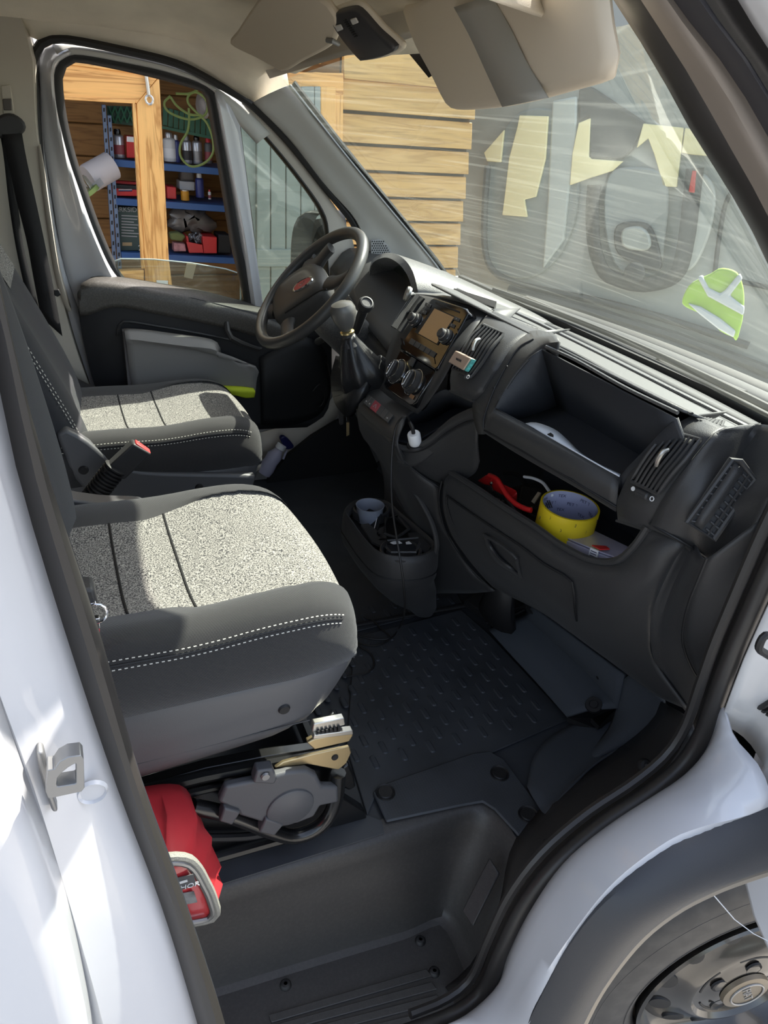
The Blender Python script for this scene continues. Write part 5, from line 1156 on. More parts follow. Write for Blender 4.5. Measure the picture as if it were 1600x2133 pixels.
# ---- switch row below
SWT = PX([(772, 806, .652), (800, 828, .648), (826, 846, .645), (850, 862, .643)])
SWM = PX([(758, 830, .622), (786, 851, .618), (812, 870, .615), (838, 886, .613)])
SWB = PX([(745, 850, .60), (775, 880, .596), (802, 903, .592), (826, 922, .59)])
sw = loft('switch_panel', [[p+V((0.03, 0, 0.01)) for p in SWT], SWT, SWM, SWB, [p+V((0.02, 0, -0.05)) for p in SWB]], M['plastic'], dash, n=14, nv=14, thick=0.004); sw['label'] = 'curved switch row with red hazard button'
def SWp(u, v, d=0.0):
    """u along the row, v down the row, on the button strip"""
    a0, a1 = Q(770, 825, x=.628), Q(824, 869, x=.622); b0, b1 = Q(758, 843, x=.606), Q(811, 886, x=.601)
    n_ = (a1-a0).cross(b0-a0).normalized()
    if n_.dot(CAM-a0) < 0: n_ = -n_
    return a0.lerp(a1, u).lerp(b0.lerp(b1, u), v)+n_*d
us = [0.02, 0.15, 0.28, 0.52, 0.66, 0.82, 0.98]
for k in range(6):
    u0, u1 = us[k]+0.006, us[k+1]-0.006
    hz = (k == 2)
    o = slab('hazard_button' if hz else 'switch_button', [SWp(u0, 0.02, .003), SWp(u1, 0.02, .003), SWp(u1, 0.98, .003), SWp(u0, 0.98, .003)], SWp(0.5, 0.5, 0.0032)-SWp(0.5, 0.5, 0.0), mat('hazard_red', (0.28, 0.035, 0.05), 0.5) if hz else M['plastic'], sw, bevel=0.001)
    if hz:
        o['label'] = 'red hazard button'
        c = SWp((u0+u1)/2, 0.5, .0068)
        tri = [SWp((u0+u1)/2+0.0, 0.32, .0068), SWp((u0+u1)/2-0.05, 0.66, .0068), SWp((u0+u1)/2+0.05, 0.66, .0068)]
        tube('hazard_triangle', tri, 0.0006, M['greyprint'], sw, closed=True, seg=4)
    elif k in (0, 1, 5):
        slab('switch_symbol', [SWp((u0+u1)/2-0.02, 0.60, .0065), SWp((u0+u1)/2+0.02, 0.60, .0065), SWp((u0+u1)/2+0.02, 0.74, .0065), SWp((u0+u1)/2-0.02, 0.74, .0065)], V((-0.0003, 0, 0.0003)), M['greyprint'], sw)
# ---- bin with the socket to the right of it
rimR = PX([(995, 849, .69), (973, 856, .685), (939, 874, .672), (905, 903, .655), (882, 921, .64), (860, 931, .625), (840, 930, .612), (824, 924, .60)])
rimS = PX([(995, 874, .695), (968, 880, .687), (928, 903, .672), (897, 928, .655), (873, 940, .64), (853, 942, .625), (836, 938, .612), (822, 930, .60)])
wallB = PX([(1000, 960, .72), (990, 985, .72), (965, 1000, .715), (935, 1010, .71), (900, 1000, .69), (865, 985, .665), (835, 960, .64), (815, 945, .62)])
binp = dash
loft('bin_rim', [[p+V((0.01, 0.012, -0.05)) for p in rimR], [p+V((0.004, 0.008, -0.004)) for p in rimR], rimR, [a.lerp(b, 0.55)+V((-0.004, -0.004, 0)) for a, b in zip(rimR, rimS)], rimS], M['plastic'], dash, n=26, nv=16, thick=0.003)
tube('bin_seam', [p+V((-0.001, -0.001, 0)) for p in rimS], 0.0018, M['black'], dash, n=26, seg=6)
loft('console_side', [rimS, [a.lerp(b, 0.5)+V((-0.006, -0.004, 0)) for a, b in zip(rimS, wallB)], wallB], M['plastic'], dash, n=26, nv=14, thick=0.004)
bf = [Q(848, 862, x=.655), Q(880, 840, x=.665), Q(930, 800, x=.69), Q(985, 832, x=.70), Q(990, 850, x=.70)]
slab('bin_floor', [Q(825, 915, x=.615), Q(860, 922, x=.64), Q(905, 895, x=.68), Q(985, 850, x=.75), Q(960, 840, x=.80), Q(880, 850, x=.76), Q(845, 880, x=.66)], (0, 0, -0.004), M['plastic_in'], dash)
loft('bin_wall', [PX([(848, 862, .655), (880, 838, .668), (920, 812, .685), (945, 815, .70), (985, 838, .71)]), PX([(838, 905, .66), (880, 885, .70), (925, 860, .74), (950, 850, .76), (985, 862, .77)])], M['plastic_in'], dash, n=14, thick=0.003)
# lower console down to the floor
co_rows = [PX([(742, 852, .60), (775, 885, .596), (802, 908, .592), (824, 926, .59), (840, 950, .615), (870, 985, .655), (916, 1013, .70)]),
           PX([(752, 905, .63), (785, 935, .63), (805, 955, .63), (822, 985, .635), (845, 1010, .65), (880, 1030, .675), (914, 1040, .70)]),
           PX([(790, 960, .70), (808, 985, .70), (822, 1015, .70), (842, 1050, .70), (868, 1085, .70), (895, 1090, .705), (918, 1085, .715)]),
           PX([(800, 1040, .76), (820, 1065, .755), (842, 1095, .75), (865, 1130, .745), (890, 1145, .745), (915, 1140, .745), (942, 1130, .745)]),
           PX([(780, 1140, .78), (805, 1165, .775), (830, 1190, .77), (860, 1205, .77), (900, 1210, .775), (945, 1205, .785), (985, 1195, .79)]),
           PX([(760, 1200, .80), (790, 1222, .795), (825, 1238, .79), (870, 1240, .80), (920, 1236, .81), (980, 1236, .82), (1030, 1232, .815)])]
loft('lower_console', co_rows, M['plastic'], dash, n=24, nv=24, thick=0.004)
tube('console_seam', [p+V((-0.004, -0.003, 0)) for p in PX([(838, 952, .618), (862, 975, .64), (890, 996, .67), (916, 1013, .695)])], 0.0016, M['black'], dash, seg=6)
# ---- cup holder unit at the foot of the console
ZC = 0.29
top_ = QL([(723, 1054), (738, 1043), (770, 1038), (806, 1045), (838, 1072), (872, 1100), (907, 1132), (908, 1150), (880, 1162), (842, 1165), (790, 1155), (754, 1122), (727, 1084), (717, 1068)], z=ZC)
tp = cr(top_, 48, True); cen = sum(tp, V((0, 0, 0)))/48
def ringk(k, dz, dx=0): return [cen+(p-cen)*k+V((dx, 0, dz)) for p in tp]
vs, fs = grid([ringk(0.90, -0.02), ringk(0.90, 0.0), ringk(0.97, 0.004), ringk(1.0, 0.0), ringk(1.03, -0.012), ringk(1.045, -0.05), ringk(1.04, -0.07), ringk(1.0, -0.085), ringk(0.93, -0.12, 0.02), ringk(0.75, -0.17, 0.05), ringk(0.5, -0.22, 0.09), ringk(0.3, -0.26, 0.11)], True)
ch = mesh('cup_holder', vs, fs, M['plastic'], dash, angle=60); ch['label'] = 'black cup holder tray at the foot of the centre console'
tube('body_groove', ringk(1.05, -0.052), 0.0016, M['black'], ch, closed=True, seg=6)
# top plate with two round wells and a square pocket, as separate rings
slab('top_plate', ringk(0.9, -0.028), (0, 0, -0.004), M['black'], ch)
def well(px, py, r):
    c = Q(px, py, z=ZC-0.004)
    return lathe('cup_well', [(r, -0.022), (r, 0.0), (r+0.004, 0.002), (r+0.007, 0.0), (r+0.007, -0.022)], c, (0, 0, 1), M['plastic'], ch, 30, cap=False)
well(773, 1058, 0.039); well(835, 1145, 0.041)
pkt = QL([(803, 1080), (830, 1075), (852, 1102), (838, 1112), (826, 1120), (802, 1112)], z=ZC-0.004)
tube('pocket_rim', pkt, 0.004, M['plastic'], ch, closed=True, seg=6)
slab('deck_web', QL([(790, 1100), (800, 1096), (806, 1122), (795, 1128), (782, 1118)], z=ZC-0.006), (0, 0, -0.006), M['plastic'], ch)
slab('deck_web', QL([(752, 1092), (768, 1090), (800, 1118), (812, 1128), (800, 1140), (775, 1128)], z=ZC-0.006), (0, 0, -0.006), M['plastic'], ch)
slab('deck_web', QL([(850, 1110), (870, 1108), (898, 1138), (890, 1150), (866, 1138)], z=ZC-0.006), (0, 0, -0.006), M['plastic'], ch)
# side arch beside the console
tube('console_arch', PX([(822, 970, .64), (850, 1005, .66), (880, 1050, .68), (902, 1095, .695), (910, 1135, .70), (905, 1160, .70)]), 0.006, M['plastic'], dash, n=24, seg=8)
tube('side_pocket_rim', PX([(822, 985, .72), (824, 1020, .72), (832, 1045, .72), (848, 1062, .72), (860, 1074, .72)]), 0.005, M['plastic'], dash, n=18, seg=8)
# heater duct below the dash, right of the console
du = loft('heater_duct', [[Q(1045, 1205, x=.84)+V((0.03*math.cos(a), 0.045*math.sin(a), 0.02)) for a in [k*0.5236 for k in range(12)]], [Q(1040, 1250, x=.86)+V((0.03*math.cos(a), 0.05*math.sin(a), 0)) for a in [k*0.5236 for k in range(12)]], [Q(1035, 1285, x=.87)+V((0.035*math.cos(a), 0.07*math.sin(a), 0)) for a in [k*0.5236 for k in range(12)]]], M['rubber'], dash, closed=True, smooth_rows=False, thick=0.002)
slab('duct_shoe', QL([(965, 1262, .03), (1020, 1300, .03), (1090, 1275, .04), (1098, 1262, .06), (1060, 1235, .06), (1010, 1238, .05)], z=0), (0, 0, 0.02), M['rubber'], dash, bevel=0.006)
tube('duct_rib', QL([(1012, 1298, .045), (1060, 1285, .05), (1092, 1270, .06)], z=0), 0.004, M['rubber'], dash, seg=6)
tube('duct_rib', QL([(1022, 1307, .035), (1068, 1293, .04), (1096, 1280, .05)], z=0), 0.004, M['rubber'], dash, seg=6)
# driver's side of the dash, knee panel and instrument hood
loft('knee_panel', [[V((0.80, 0.84, 0.70)), V((0.78, 0.6, 0.66)), V((0.76, 0.4, 0.62)), V((0.74, 0.22, 0.62)), V((0.71, 0.12, 0.64))], [V((0.80, 0.84, 0.60)), V((0.74, 0.6, 0.55)), V((0.70, 0.4, 0.50)), V((0.68, 0.22, 0.50)), V((0.66, 0.12, 0.56))], [V((0.86, 0.84, 0.42)), V((0.82, 0.6, 0.38)), V((0.78, 0.4, 0.34)), V((0.74, 0.22, 0.36)), V((0.68, 0.10, 0.42))]], M['plastic'], dash, n=16, nv=14, thick=0.005)
loft('knee_top', [[V((0.98, 0.84, deckz(0.98))), V((0.98, 0.5, deckz(0.98))), V((0.98, 0.2, deckz(0.98)))], [V((0.86, 0.84, 0.76)), V((0.86, 0.5, 0.70)), V((0.84, 0.2, 0.70))], [V((0.80, 0.84, 0.70)), V((0.77, 0.5, 0.64)), V((0.72, 0.16, 0.63))]], M['plastic'], dash, n=12, nv=8, thick=0.004)
HR = [(768, 585, .86), (769, 562, .86), (776, 541, .86), (797, 530, .86), (818, 533, .86), (840, 548, .86), (858, 572, .86), (868, 600, .86), (872, 618, .86)]
hr0 = cr(PX(HR), 24); hc_ = sum(hr0, V((0, 0, 0)))/24
hin = [hc_+(p-hc_)*0.84+V((0.01, 0, -0.012)) for p in hr0]
hfar = [V((1.24, 0.45+(p.y-hc_.y)*1.15, deckz(1.24)+max(0.0, (p.z-0.735)*0.12))) for p in hr0]
hmid = [a.lerp(b, 0.45)+V((0, 0, 0.012)) for a, b in zip(hr0, hfar)]
loft('instrument_hood', [[p+V((0.16, 0, -0.03)) for p in hin], hin, [p+V((-0.008, 0, 0)) for p in [a.lerp(b, 0.5) for a, b in zip(hin, hr0)]], hr0, [p+V((0.02, 0, 0.002)) for p in hr0], hmid, hfar], M['plastic_top'], dash, smooth_rows=False, nv=24, thick=0.003)
ic = slab('instrument_cluster', [p+V((0.09, 0, -0.018)) for p in hin], (0.01, 0, 0), M['gloss'], dash)
for yy, rr in ((0.52, 0.045), (0.41, 0.045)):
    c = V((0.945, yy, 0.715)); 
    tube('gauge_ring', [c+V((0, math.cos(k*0.2618)*rr, math.sin(k*0.2618)*rr)) for k in range(24)], 0.003, M['dullsteel'], ic, closed=True, seg=6)
    tube('gauge_needle', [c+V((-0.004, 0, 0)), c+V((-0.004, rr*0.6, rr*0.4))], 0.0015, M['red'], ic, seg=5)
slab('cluster_lens', [p+V((0.05, 0, -0.010)) for p in hin], (0.002, 0, 0), M['sideglass'], ic)
# round vent pod at the far end
fv = loft('far_vent_pod', [PX([(736, 580, .93), (742, 566, .93), (760, 556, .93), (784, 560, .93)]), PX([(728, 592, .90), (740, 578, .89), (760, 570, .89), (786, 580, .89)]), PX([(735, 625, .88), (752, 615, .88), (770, 608, .88), (790, 612, .88)])], M['plastic_top'], dash, n=14, nv=12, thick=0.004)
slab('vent_recess', [p+V((-0.006, 0, 0.003)) for p in PX([(722, 588, .895), (737, 578, .895), (757, 586, .885), (745, 612, .885), (726, 604, .885)])], (0.004, 0, -0.002), M['black'], fv)
for k in range(6):
    tube('vent_blade', [p+V((-0.009, 0, 0.004)) for p in PX([(724+k*5.2, 588-k*1.2, .892), (727+k*4.6, 606+k*0.6, .885)])], 0.0018, M['plastic'], fv, seg=6)
# pedals
for px, py, lab in ((700, 985, 'brake'),):
    pdl = thing('pedal', Q(px, 1010, x=.92), 'black ribbed pedal in the dark driver footwell', 'pedal')
    pq = [Q(645, 1000, x=.88), Q(715, 935, x=.92), Q(762, 965, x=.95), Q(690, 1040, x=.90)]
    slab('pedal_pad', pq, (0.01, 0.01, -0.008), M['flatrubber'], pdl, bevel=0.004)
    for k in range(7):
        t_ = (k+0.6)/7.6
        tube('pad_rib', [pq[0].lerp(pq[3], t_)+V((-0.002, -0.001, 0.002)), pq[1].lerp(pq[2], t_)+V((-0.002, -0.001, 0.002))], 0.0022, M['flatrubber'], pdl, seg=6)
    tube('pedal_arm', [Q(735, 950, x=.96), Q(760, 900, x=1.05), Q(770, 850, x=1.12)], 0.012, M['blackmetal'], pdl, seg=8)
# ------------------------------------------------------------------ steering wheel and column
SWC = V((0.605, 0.45, 0.73)); TH = math.radians(43)
SN = V((-math.cos(TH), 0, math.sin(TH))); SU = V((math.sin(TH), 0, math.cos(TH))); SS = V((0, 1, 0))
stw = thing('steering_wheel', SWC-SN*0.05, 'dark grey steering wheel with an oval red badge', 'steering wheel')
def SP(px, py, d=0.0): return onplane(px, py, SWC+SN*d, SN)
wheel_m = mat('wheel_rim_leather', (0.055, 0.054, 0.052), 0.38, bump=0.15, bscale=500)
RW = 0.182
rimp = [SWC+(SS*math.cos(2*math.pi*k/64)+SU*math.sin(2*math.pi*k/64))*RW for k in range(64)]
tube('rim', rimp, 0.0155, wheel_m, stw, closed=True, seg=14)
padm = mat('airbag_cover', (0.06, 0.056, 0.052), 0.5, bump=0.1, bscale=600)
pp_ = [(576, 640), (586, 612), (606, 590), (632, 570), (660, 556), (676, 562), (685, 584), (681, 608), (655, 632), (620, 658), (592, 678), (580, 672)]
p0_ = cr([SP(*p, -0.02) for p in pp_], 40, True); pc_ = sum(p0_, V((0, 0, 0)))/40
vs, fs = grid([[pc_+(p-pc_)*k+SN*d for p in p0_] for k, d in ((0.92, -0.03), (1.0, 0.0), (0.99, 0.012), (0.93, 0.022), (0.75, 0.030), (0.4, 0.034))], True, True)
mesh('airbag_pad', vs, fs, padm, stw, angle=50)
em = cr([SP(*p, 0.012) for p in ((611, 604), (620, 592), (636, 582), (650, 577), (651, 584), (640, 596), (624, 606), (613, 609))], 28, True)
ec_ = sum(em, V((0, 0, 0)))/28
vs, fs = grid([[ec_+(p-ec_)*k+SN*d for p in em] for k, d in ((1.0, -0.006), (1.0, 0.003), (0.9, 0.005), (0.82, 0.003))], True, True)
eb = mesh('badge', vs, fs, M['chrome'], stw, angle=40); eb['label'] = 'oval chrome badge with red field'
slab('badge_field', [ec_+(p-ec_)*0.82+SN*0.003 for p in em], SN*0.0008, mat('badge_red', (0.42, 0.03, 0.04), 0.35), eb)
text('badge_letters', 'FIAT', ec_+SN*0.0045, (SP(648, 581)-SP(615, 605)), (SP(628, 585)-SP(634, 602)), 0.014, M['chrome'], eb, flat=0.85)
slab('pad_mark', [SP(*p, 0.0095) for p in ((586, 624), (594, 620), (594, 635), (586, 640))], SN*0.0006, M['black'], stw)
tube('pad_crease', [SP(*p, 0.006) for p in ((594, 652), (612, 640), (640, 622), (664, 607), (680, 602))], 0.0022, M['black'], stw, n=16, seg=6)
for a, b, c in (([(640, 560), (664, 548), (676, 532), (690, 516)], None, 0.034), ([(580, 645), (566, 648), (556, 650), (548, 648)], None, 0.032), ([(600, 672), (598, 686), (600, 698), (604, 704)], None, 0.024), ([(684, 590), (700, 588), (716, 580), (730, 570)], None, 0.024)):
    tube('spoke', [SP(*p, d) for p, d in zip(a, (-0.012, -0.01, -0.004, 0.0))], [c, c*0.9, c*0.8, c*0.8], M['plastic'], stw, n=10, seg=10, flat=0.5, up=SN)
tube('spoke', [SP(*p, d) for p, d in zip([(622, 575), (640, 556), (648, 545), (655, 535)], (-0.014, -0.012, -0.006, 0.0))], [0.014, 0.013, 0.012, 0.012], M['plastic'], stw, n=10, seg=10, flat=0.5, up=SN)
col = thing('steering_column', (0.74, 0.45, 0.5), 'black steering column shroud with stalks behind the wheel', 'steering column')
sec = []
for t_, w_, h_ in ((0.055, 0.05, 0.05), (0.07, 0.06, 0.055), (0.11, 0.062, 0.06), (0.20, 0.06, 0.06), (0.30, 0.05, 0.05)):
    c = SWC-SN*t_ - SU*0.015
    sec.append([c+SS*w_*math.copysign(abs(math.cos(a))**0.6, math.cos(a))+SU*h_*math.copysign(abs(math.sin(a))**0.6, math.sin(a)) for a in [k*math.pi/12 for k in range(24)]])
vs, fs = grid(sec, True, True); mesh('column_shroud', vs, fs, M['plastic_top'], col, angle=60)
sk = [Q(742, 690, y=0.36), Q(750, 665, y=0.33), Q(757, 645, y=0.30)]
tube('stalk', sk, [0.010, 0.012, 0.013], M['plastic'], col, seg=12)
kn = lathe('stalk_end', [(0.013, -0.006), (0.0195, 0.0), (0.0205, 0.012), (0.017, 0.018), (0.0135, 0.019), (0.012, 0.016), (0.0, 0.016)], Q(760, 638, y=0.295), (Q(768, 624, y=0.27)-Q(757, 645, y=0.30)), M['plastic'], col, 24)
tube('stalk', [Q(690, 690, y=0.55), Q(675, 705, y=0.62), Q(662, 712, y=0.68)], [0.009, 0.010, 0.011], M['plastic'], col, seg=10)
# ------------------------------------------------------------------ gear lever
gr = thing('gear_lever', Q(760, 800, y=0.10), 'gear lever with silver grey knob and black leather boot', 'gear lever')
YG = 0.13
kc = Q(716, 655, y=YG)
kax = (Q(712, 630, y=YG)-Q(724, 690, y=YG)).normalized()
lathe('gear_knob', [(0.010, -0.040), (0.016, -0.032), (0.024, -0.016), (0.029, 0.0), (0.029, 0.014), (0.024, 0.024), (0.012, 0.029), (0.0, 0.030)], kc, kax, mat('silver_grey_knob', (0.12, 0.115, 0.105), 0.32), gr, 28)
lathe('knob_collar', [(0.013, -0.046), (0.0165, -0.044), (0.0165, -0.040), (0.012, -0.037)], kc, kax, mat('gold_collar', (0.62, 0.50, 0.25), 0.3, metal=0.9), gr, 20)
lathe('knob_neck', [(0.012, -0.046), (0.013, -0.058), (0.020, -0.070), (0.022, -0.074), (0.010, -0.078)], kc, kax, M['plastic'], gr, 20)
bo = [(Q(726, 700, y=YG), 0.016), (Q(728, 712, y=YG), 0.021), (Q(733, 728, y=YG), 0.030), (Q(742, 750, y=YG), 0.042), (Q(756, 775, y=YG), 0.056), (Q(772, 800, y=YG+0.01), 0.064)]
rings = []
for q, (c, r) in enumerate(bo):
    ring_ = []
    for k in range(36):
        a = 2*math.pi*k/36; rr = r*(1+0.10*math.sin(7*a+q*0.9)*(1 if q else 0.5)+0.05*math.sin(3*a+q))
        ring_.append(c+V((math.cos(a)*rr*0.9, math.sin(a)*rr*0.85, math.cos(a)*rr*0.35)))
    rings.append(ring_)
cols = [cr([rings[i][j] for i in range(len(rings))], 22) for j in range(36)]
vs, fs = grid([[cols[j][i] for j in range(36)] for i in range(22)], True); fs.append(tuple(range(36)))
boot_m = mat('boot_leather', (0.016, 0.016, 0.017), 0.35, bump=0.3, bscale=250)
mesh('leather_boot', vs, fs, boot_m, gr, angle=180)
loft('boot_base', [[Q(p[0], p[1], y=p[2]) for p in ((708, 742, .20), (700, 790, .20), (710, 840, .17), (735, 868, .12))], [Q(p[0], p[1], y=p[2]) for p in ((784, 762, .12), (778, 792, .10), (768, 815, .08), (756, 840, .08))]], boot_m, gr, n=14, thick=0.02)
tube('boot_collar', [Q(782, 752, y=0.14), Q(792, 748, y=0.13), Q(800, 754, y=0.13)], 0.010, M['plastic'], gr, seg=10)
pm = thing('phone_mount', Q(856, 622, x=.74), 'silver round magnetic phone mount beside the instrument hood', 'phone mount')
lathe('mount_disc', [(0.0, 0.006), (0.016, 0.005), (0.018, 0.0), (0.016, -0.006)], Q(849, 612, x=.745), (-0.9, 0.35, 0.3), M['steel'], pm, 24)
tube('mount_arm', [Q(853, 614, x=.75), Q(860, 612, x=.765), Q(864, 616, x=.785)], 0.004, M['dullsteel'], pm, seg=8)
# keys hanging from the ignition
ky = thing('key_bunch', Q(722, 905, y=0.24), 'car keys on a split ring hanging below the column', 'keys')
YK = 0.24
tube('key_stem', QL([(726, 795), (724, 820)], y=YK), 0.004, M['dullsteel'], ky, seg=8)
slab('key_tag', QL([(717, 789), (720, 790), (717, 806), (714, 805)], y=YK), (0, 0.002, 0), mat('blue_key_tag', (0.05, 0.12, 0.45), 0.5), ky)
rc = Q(720, 829, y=YK)
tube('split_ring', [rc+V((0.012*math.cos(a*0.5236), 0.004*math.sin(a*0.5236), 0.012*math.sin(a*0.5236))) for a in range(12)], 0.0013, M['steel'], ky, closed=True, seg=6)
slab('key_fob', QL([(706, 842), (712, 836), (717, 838), (716, 884), (709, 886), (705, 862)], y=YK), (0, 0.008, 0), M['plastic'], ky, bevel=0.002)
for q in range(5):
    c = Q(725+0.2*q, 833+q*4.5, y=YK)
    tube('chain_link', [c+V((0.0022*math.cos(a*0.785), 0.001, 0.0028*math.sin(a*0.785))) for a in range(8)], 0.0007, M['chrome'], ky, closed=True, seg=5)
slab('key_blade', QL([(722, 880), (728, 880), (728, 906), (722, 909)], y=YK), (0, 0.002, 0), M['brass'], ky, bevel=0.0005)
slab('key_blade', QL([(721, 856), (727, 854), (728, 880), (722, 878)], y=YK), (0, 0.003, 0), M['chrome'], ky, bevel=0.001)

# ------------------------------------------------------------------ things on the roof
dv_ = thing('sun_visor', V((0.56, 0.42, 1.25)), "beige driver's sun visor folded up against the roof", 'sun visor')
def roofq(px, py, z): return Q(px, py, z=z)
dP, dN = Q(600, 120, x=.47), V((-0.80, -0.10, -0.58)).normalized()
dpoly = cr([onplane(p[0], p[1], dP, dN) for p in ((488, 84), (505, 55), (535, 10), (565, -20), (660, -20), (700, 5), (716, 40), (708, 76), (690, 94), (640, 120), (606, 140), (590, 138), (540, 112))], 48, True)
slab('visor_body', dpoly, dN*0.014, M['visor'], dv_, bevel=0.005)
tube('visor_pivot', [onplane(682, 84, dP+dN*0.016, dN), onplane(694, 86, dP+dN*0.016, dN), onplane(706, 92, dP+dN*0.008, dN)], 0.004, M['dullsteel'], dv_, seg=8)
# roof lamp
dl = thing('roof_lamp', Q(760, 65, x=.58), 'dark grey roof lamp with two white rocker buttons', 'lamp')
lP0, lN0 = Q(760, 100, x=.50), V((-0.82, -0.22, -0.52)).normalized()
lp_ = [onplane(p[0], p[1], lP0, lN0) for p in ((690, 36, .50), (705, 22, .47), (738, 14, .45), (756, 22, .46), (790, 60, .54), (825, 92, .60), (826, 104, .62), (800, 116, .635), (762, 124, .645), (750, 120, .635), (715, 78, .56))]
lpc = cr(lp_, 40, True); lc_ = sum(lpc, V((0, 0, 0)))/40
ln = V((0, 0, 0))
for i in range(40): ln += (lpc[i]-lc_).cross(lpc[(i+1) % 40]-lc_)
ln.normalize()
if ln.dot(CAM-lc_) < 0: ln = -ln
sur_ = [lc_+(p-lc_)*1.12 for p in lpc]
slab('lamp_surround', [p-ln*0.014 for p in sur_], ln*0.010, M['liner'], dl, bevel=0.004)
vs, fs = grid([[lc_+(p-lc_)*k+ln*d for p in lpc] for k, d in ((1.0, -0.012), (1.0, 0.0), (0.97, 0.005), (0.90, 0.007))], True, True)
mesh('lamp_lens', vs, fs, mat('smoked_lamp', (0.045, 0.043, 0.045), 0.4), dl, angle=50)
def LPp(px, py, d=0.0075): return onplane(px, py, lc_+ln*d, ln)
for c in ((740, 43), (708, 57)):
    slab('rocker_button', [LPp(c[0]-9, c[1]-4), LPp(c[0]+3, c[1]-8), LPp(c[0]+9, c[1]+3), LPp(c[0]-3, c[1]+8)], ln*0.003, mat('translucent_button', (0.55, 0.53, 0.50), 0.3), dl, bevel=0.0015)
for k in range(9):
    x0, y0 = 717+k*2.9, 42+k*4.2
    slab('lamp_rib', [LPp(x0-2, y0), LPp(x0+4, y0-2.2), LPp(x0+5, y0-0.6), LPp(x0-1, y0+1.6)], ln*0.0015, M['black'], dl)
# passenger visor, folded down with a grey band
pv = thing('sun_visor', V((0.50, -0.62, 1.17)), 'beige passenger sun visor folded down with a grey band', 'sun visor')
def VX(px): return 0.56-0.00028*(px-850)
vpts = [(846, 22), (850, 10), (880, 2), (960, -40), (1100, -70), (1250, -60), (1266, 0), (1276, 50), (1289, 120), (1288, 150), (1270, 168), (1200, 188), (1110, 212), (1040, 224), (970, 229), (945, 224), (930, 206), (905, 155), (870, 90)]
vq = [Q(p[0], p[1], x=VX(p[0])+0.00028*(120-p[1])*-0.35) for p in vpts]
vq = cr(vq, 60, True); vc = sum(vq, V((0, 0, 0)))/60
vn = V((0, 0, 0))
for i in range(60): vn += (vq[i]-vc).cross(vq[(i+1) % 60]-vc)
vn.normalize()
if vn.dot(CAM-vc) < 0: vn = -vn
vs, fs = grid([[vc+(p-vc)*k+vn*d for p in vq] for k, d in ((0.90, -0.008), (0.97, -0.007), (1.0, 0.0), (0.985, 0.006), (0.95, 0.0085), (0.85, 0.0095))], True, True)
mesh('visor_body', vs, fs, M['visor'], pv, angle=60)
def VPp(px, py, d): return onplane(px, py, vc+vn*d, vn)
bl_ = [(945, 15), (978, 75), (1010, 145), (1046, 223)]; br_2 = [(1022, -10), (1062, 60), (1095, 130), (1140, 204)]
vb = []
ok = []
N_ = 12
LB = cr([V((p[0], p[1], 0)) for p in bl_], N_); RB = cr([V((p[0], p[1], 0)) for p in br_2], N_)
loft('visor_band', [[VPp(p.x, p.y, 0.0112) for p in LB], [VPp((p.x+q.x)/2, (p.y+q.y)/2, 0.0135) for p, q in zip(LB, RB)], [VPp(p.x, p.y, 0.0112) for p in RB]], mat('grey_visor_band', (0.40, 0.39, 0.35), 0.5), pv, smooth_rows=False, thick=0.002)['label'] = 'grey band'
tube('visor_pivot', [VPp(868, 14, -0.005), VPp(878, 20, 0.0), VPp(880, 32, 0.006)], 0.005, M['beige'], pv, seg=8)
slab('visor_clip', [Q(862, 8, x=.60), Q(880, 4, x=.60), Q(884, 20, x=.60), Q(866, 24, x=.60)], (-0.01, 0, -0.012), M['beige'], pv, bevel=0.003)
# mirror bracket at the top of the glass
slab('mirror_mount', [Q(852, 112, x=.72), Q(872, 104, x=.72), Q(900, 158, x=.74), Q(893, 162, x=.74)], (0.02, 0.0, 0.02), M['black'], ce)
# grab handle over the driver's door
gh = thing('grab_handle', Q(250, 30, y=.74), "beige grab handle over the driver's door", 'handle')
tube('handle_bar', [Q(160, -12, y=.70), Q(185, 8, y=.70), Q(230, 22, y=.69), Q(280, 36, y=.69), (Q(300, 40, y=.70))], [0.010, 0.009, 0.009, 0.009, 0.010], M['beige'], gh, n=20, seg=10)
slab('handle_end', cr([Q(296, 12, y=.73), Q(315, 8, y=.73), Q(336, 14, y=.73), Q(338, 26, y=.73), Q(322, 40, y=.73), Q(295, 46, y=.73), Q(250, 40, y=.73), Q(292, 34, y=.73)], 30, True), (0, -0.02, -0.004), M['beige'], gh, bevel=0.004)

# ------------------------------------------------------------------ near side hardware
sk_ = thing('door_striker', Q(120, 1660, y=-0.95), 'grey steel door striker loop on the white door post', 'door striker')
YS = -0.965
slab('striker_plate', [Q(76, 1543, y=YS+0.02), Q(90, 1544, y=YS+0.02), Q(98, 1580, y=YS+0.02), Q(108, 1630, y=YS+0.02), Q(120, 1668, y=YS+0.02), Q(108, 1668, y=YS+0.02), Q(94, 1630, y=YS+0.02), Q(80, 1580, y=YS+0.02)], (0, -0.012, 0), M['dullsteel'], sk_, bevel=0.002)
outer = [(98, 1575), (112, 1573), (122, 1558), (140, 1548), (166, 1545), (172, 1552), (174, 1612), (168, 1620), (100, 1634), (94, 1620)]
inner_ = [(118, 1592), (128, 1580), (140, 1570), (152, 1563), (156, 1562), (157, 1564), (157, 1602), (154, 1604), (118, 1610), (116, 1604)]
oA = QL(outer, y=YS); iA = QL(inner_, y=YS)
rows_ = [oA, [p+V((0, -0.014, 0)) for p in oA], [p+V((0, -0.014, 0)) for p in iA], iA]
vs, fs = grid(rows_+[oA], True)
mesh('striker_loop', vs, fs, M['dullsteel'], sk_, bevel=0.002, angle=40)
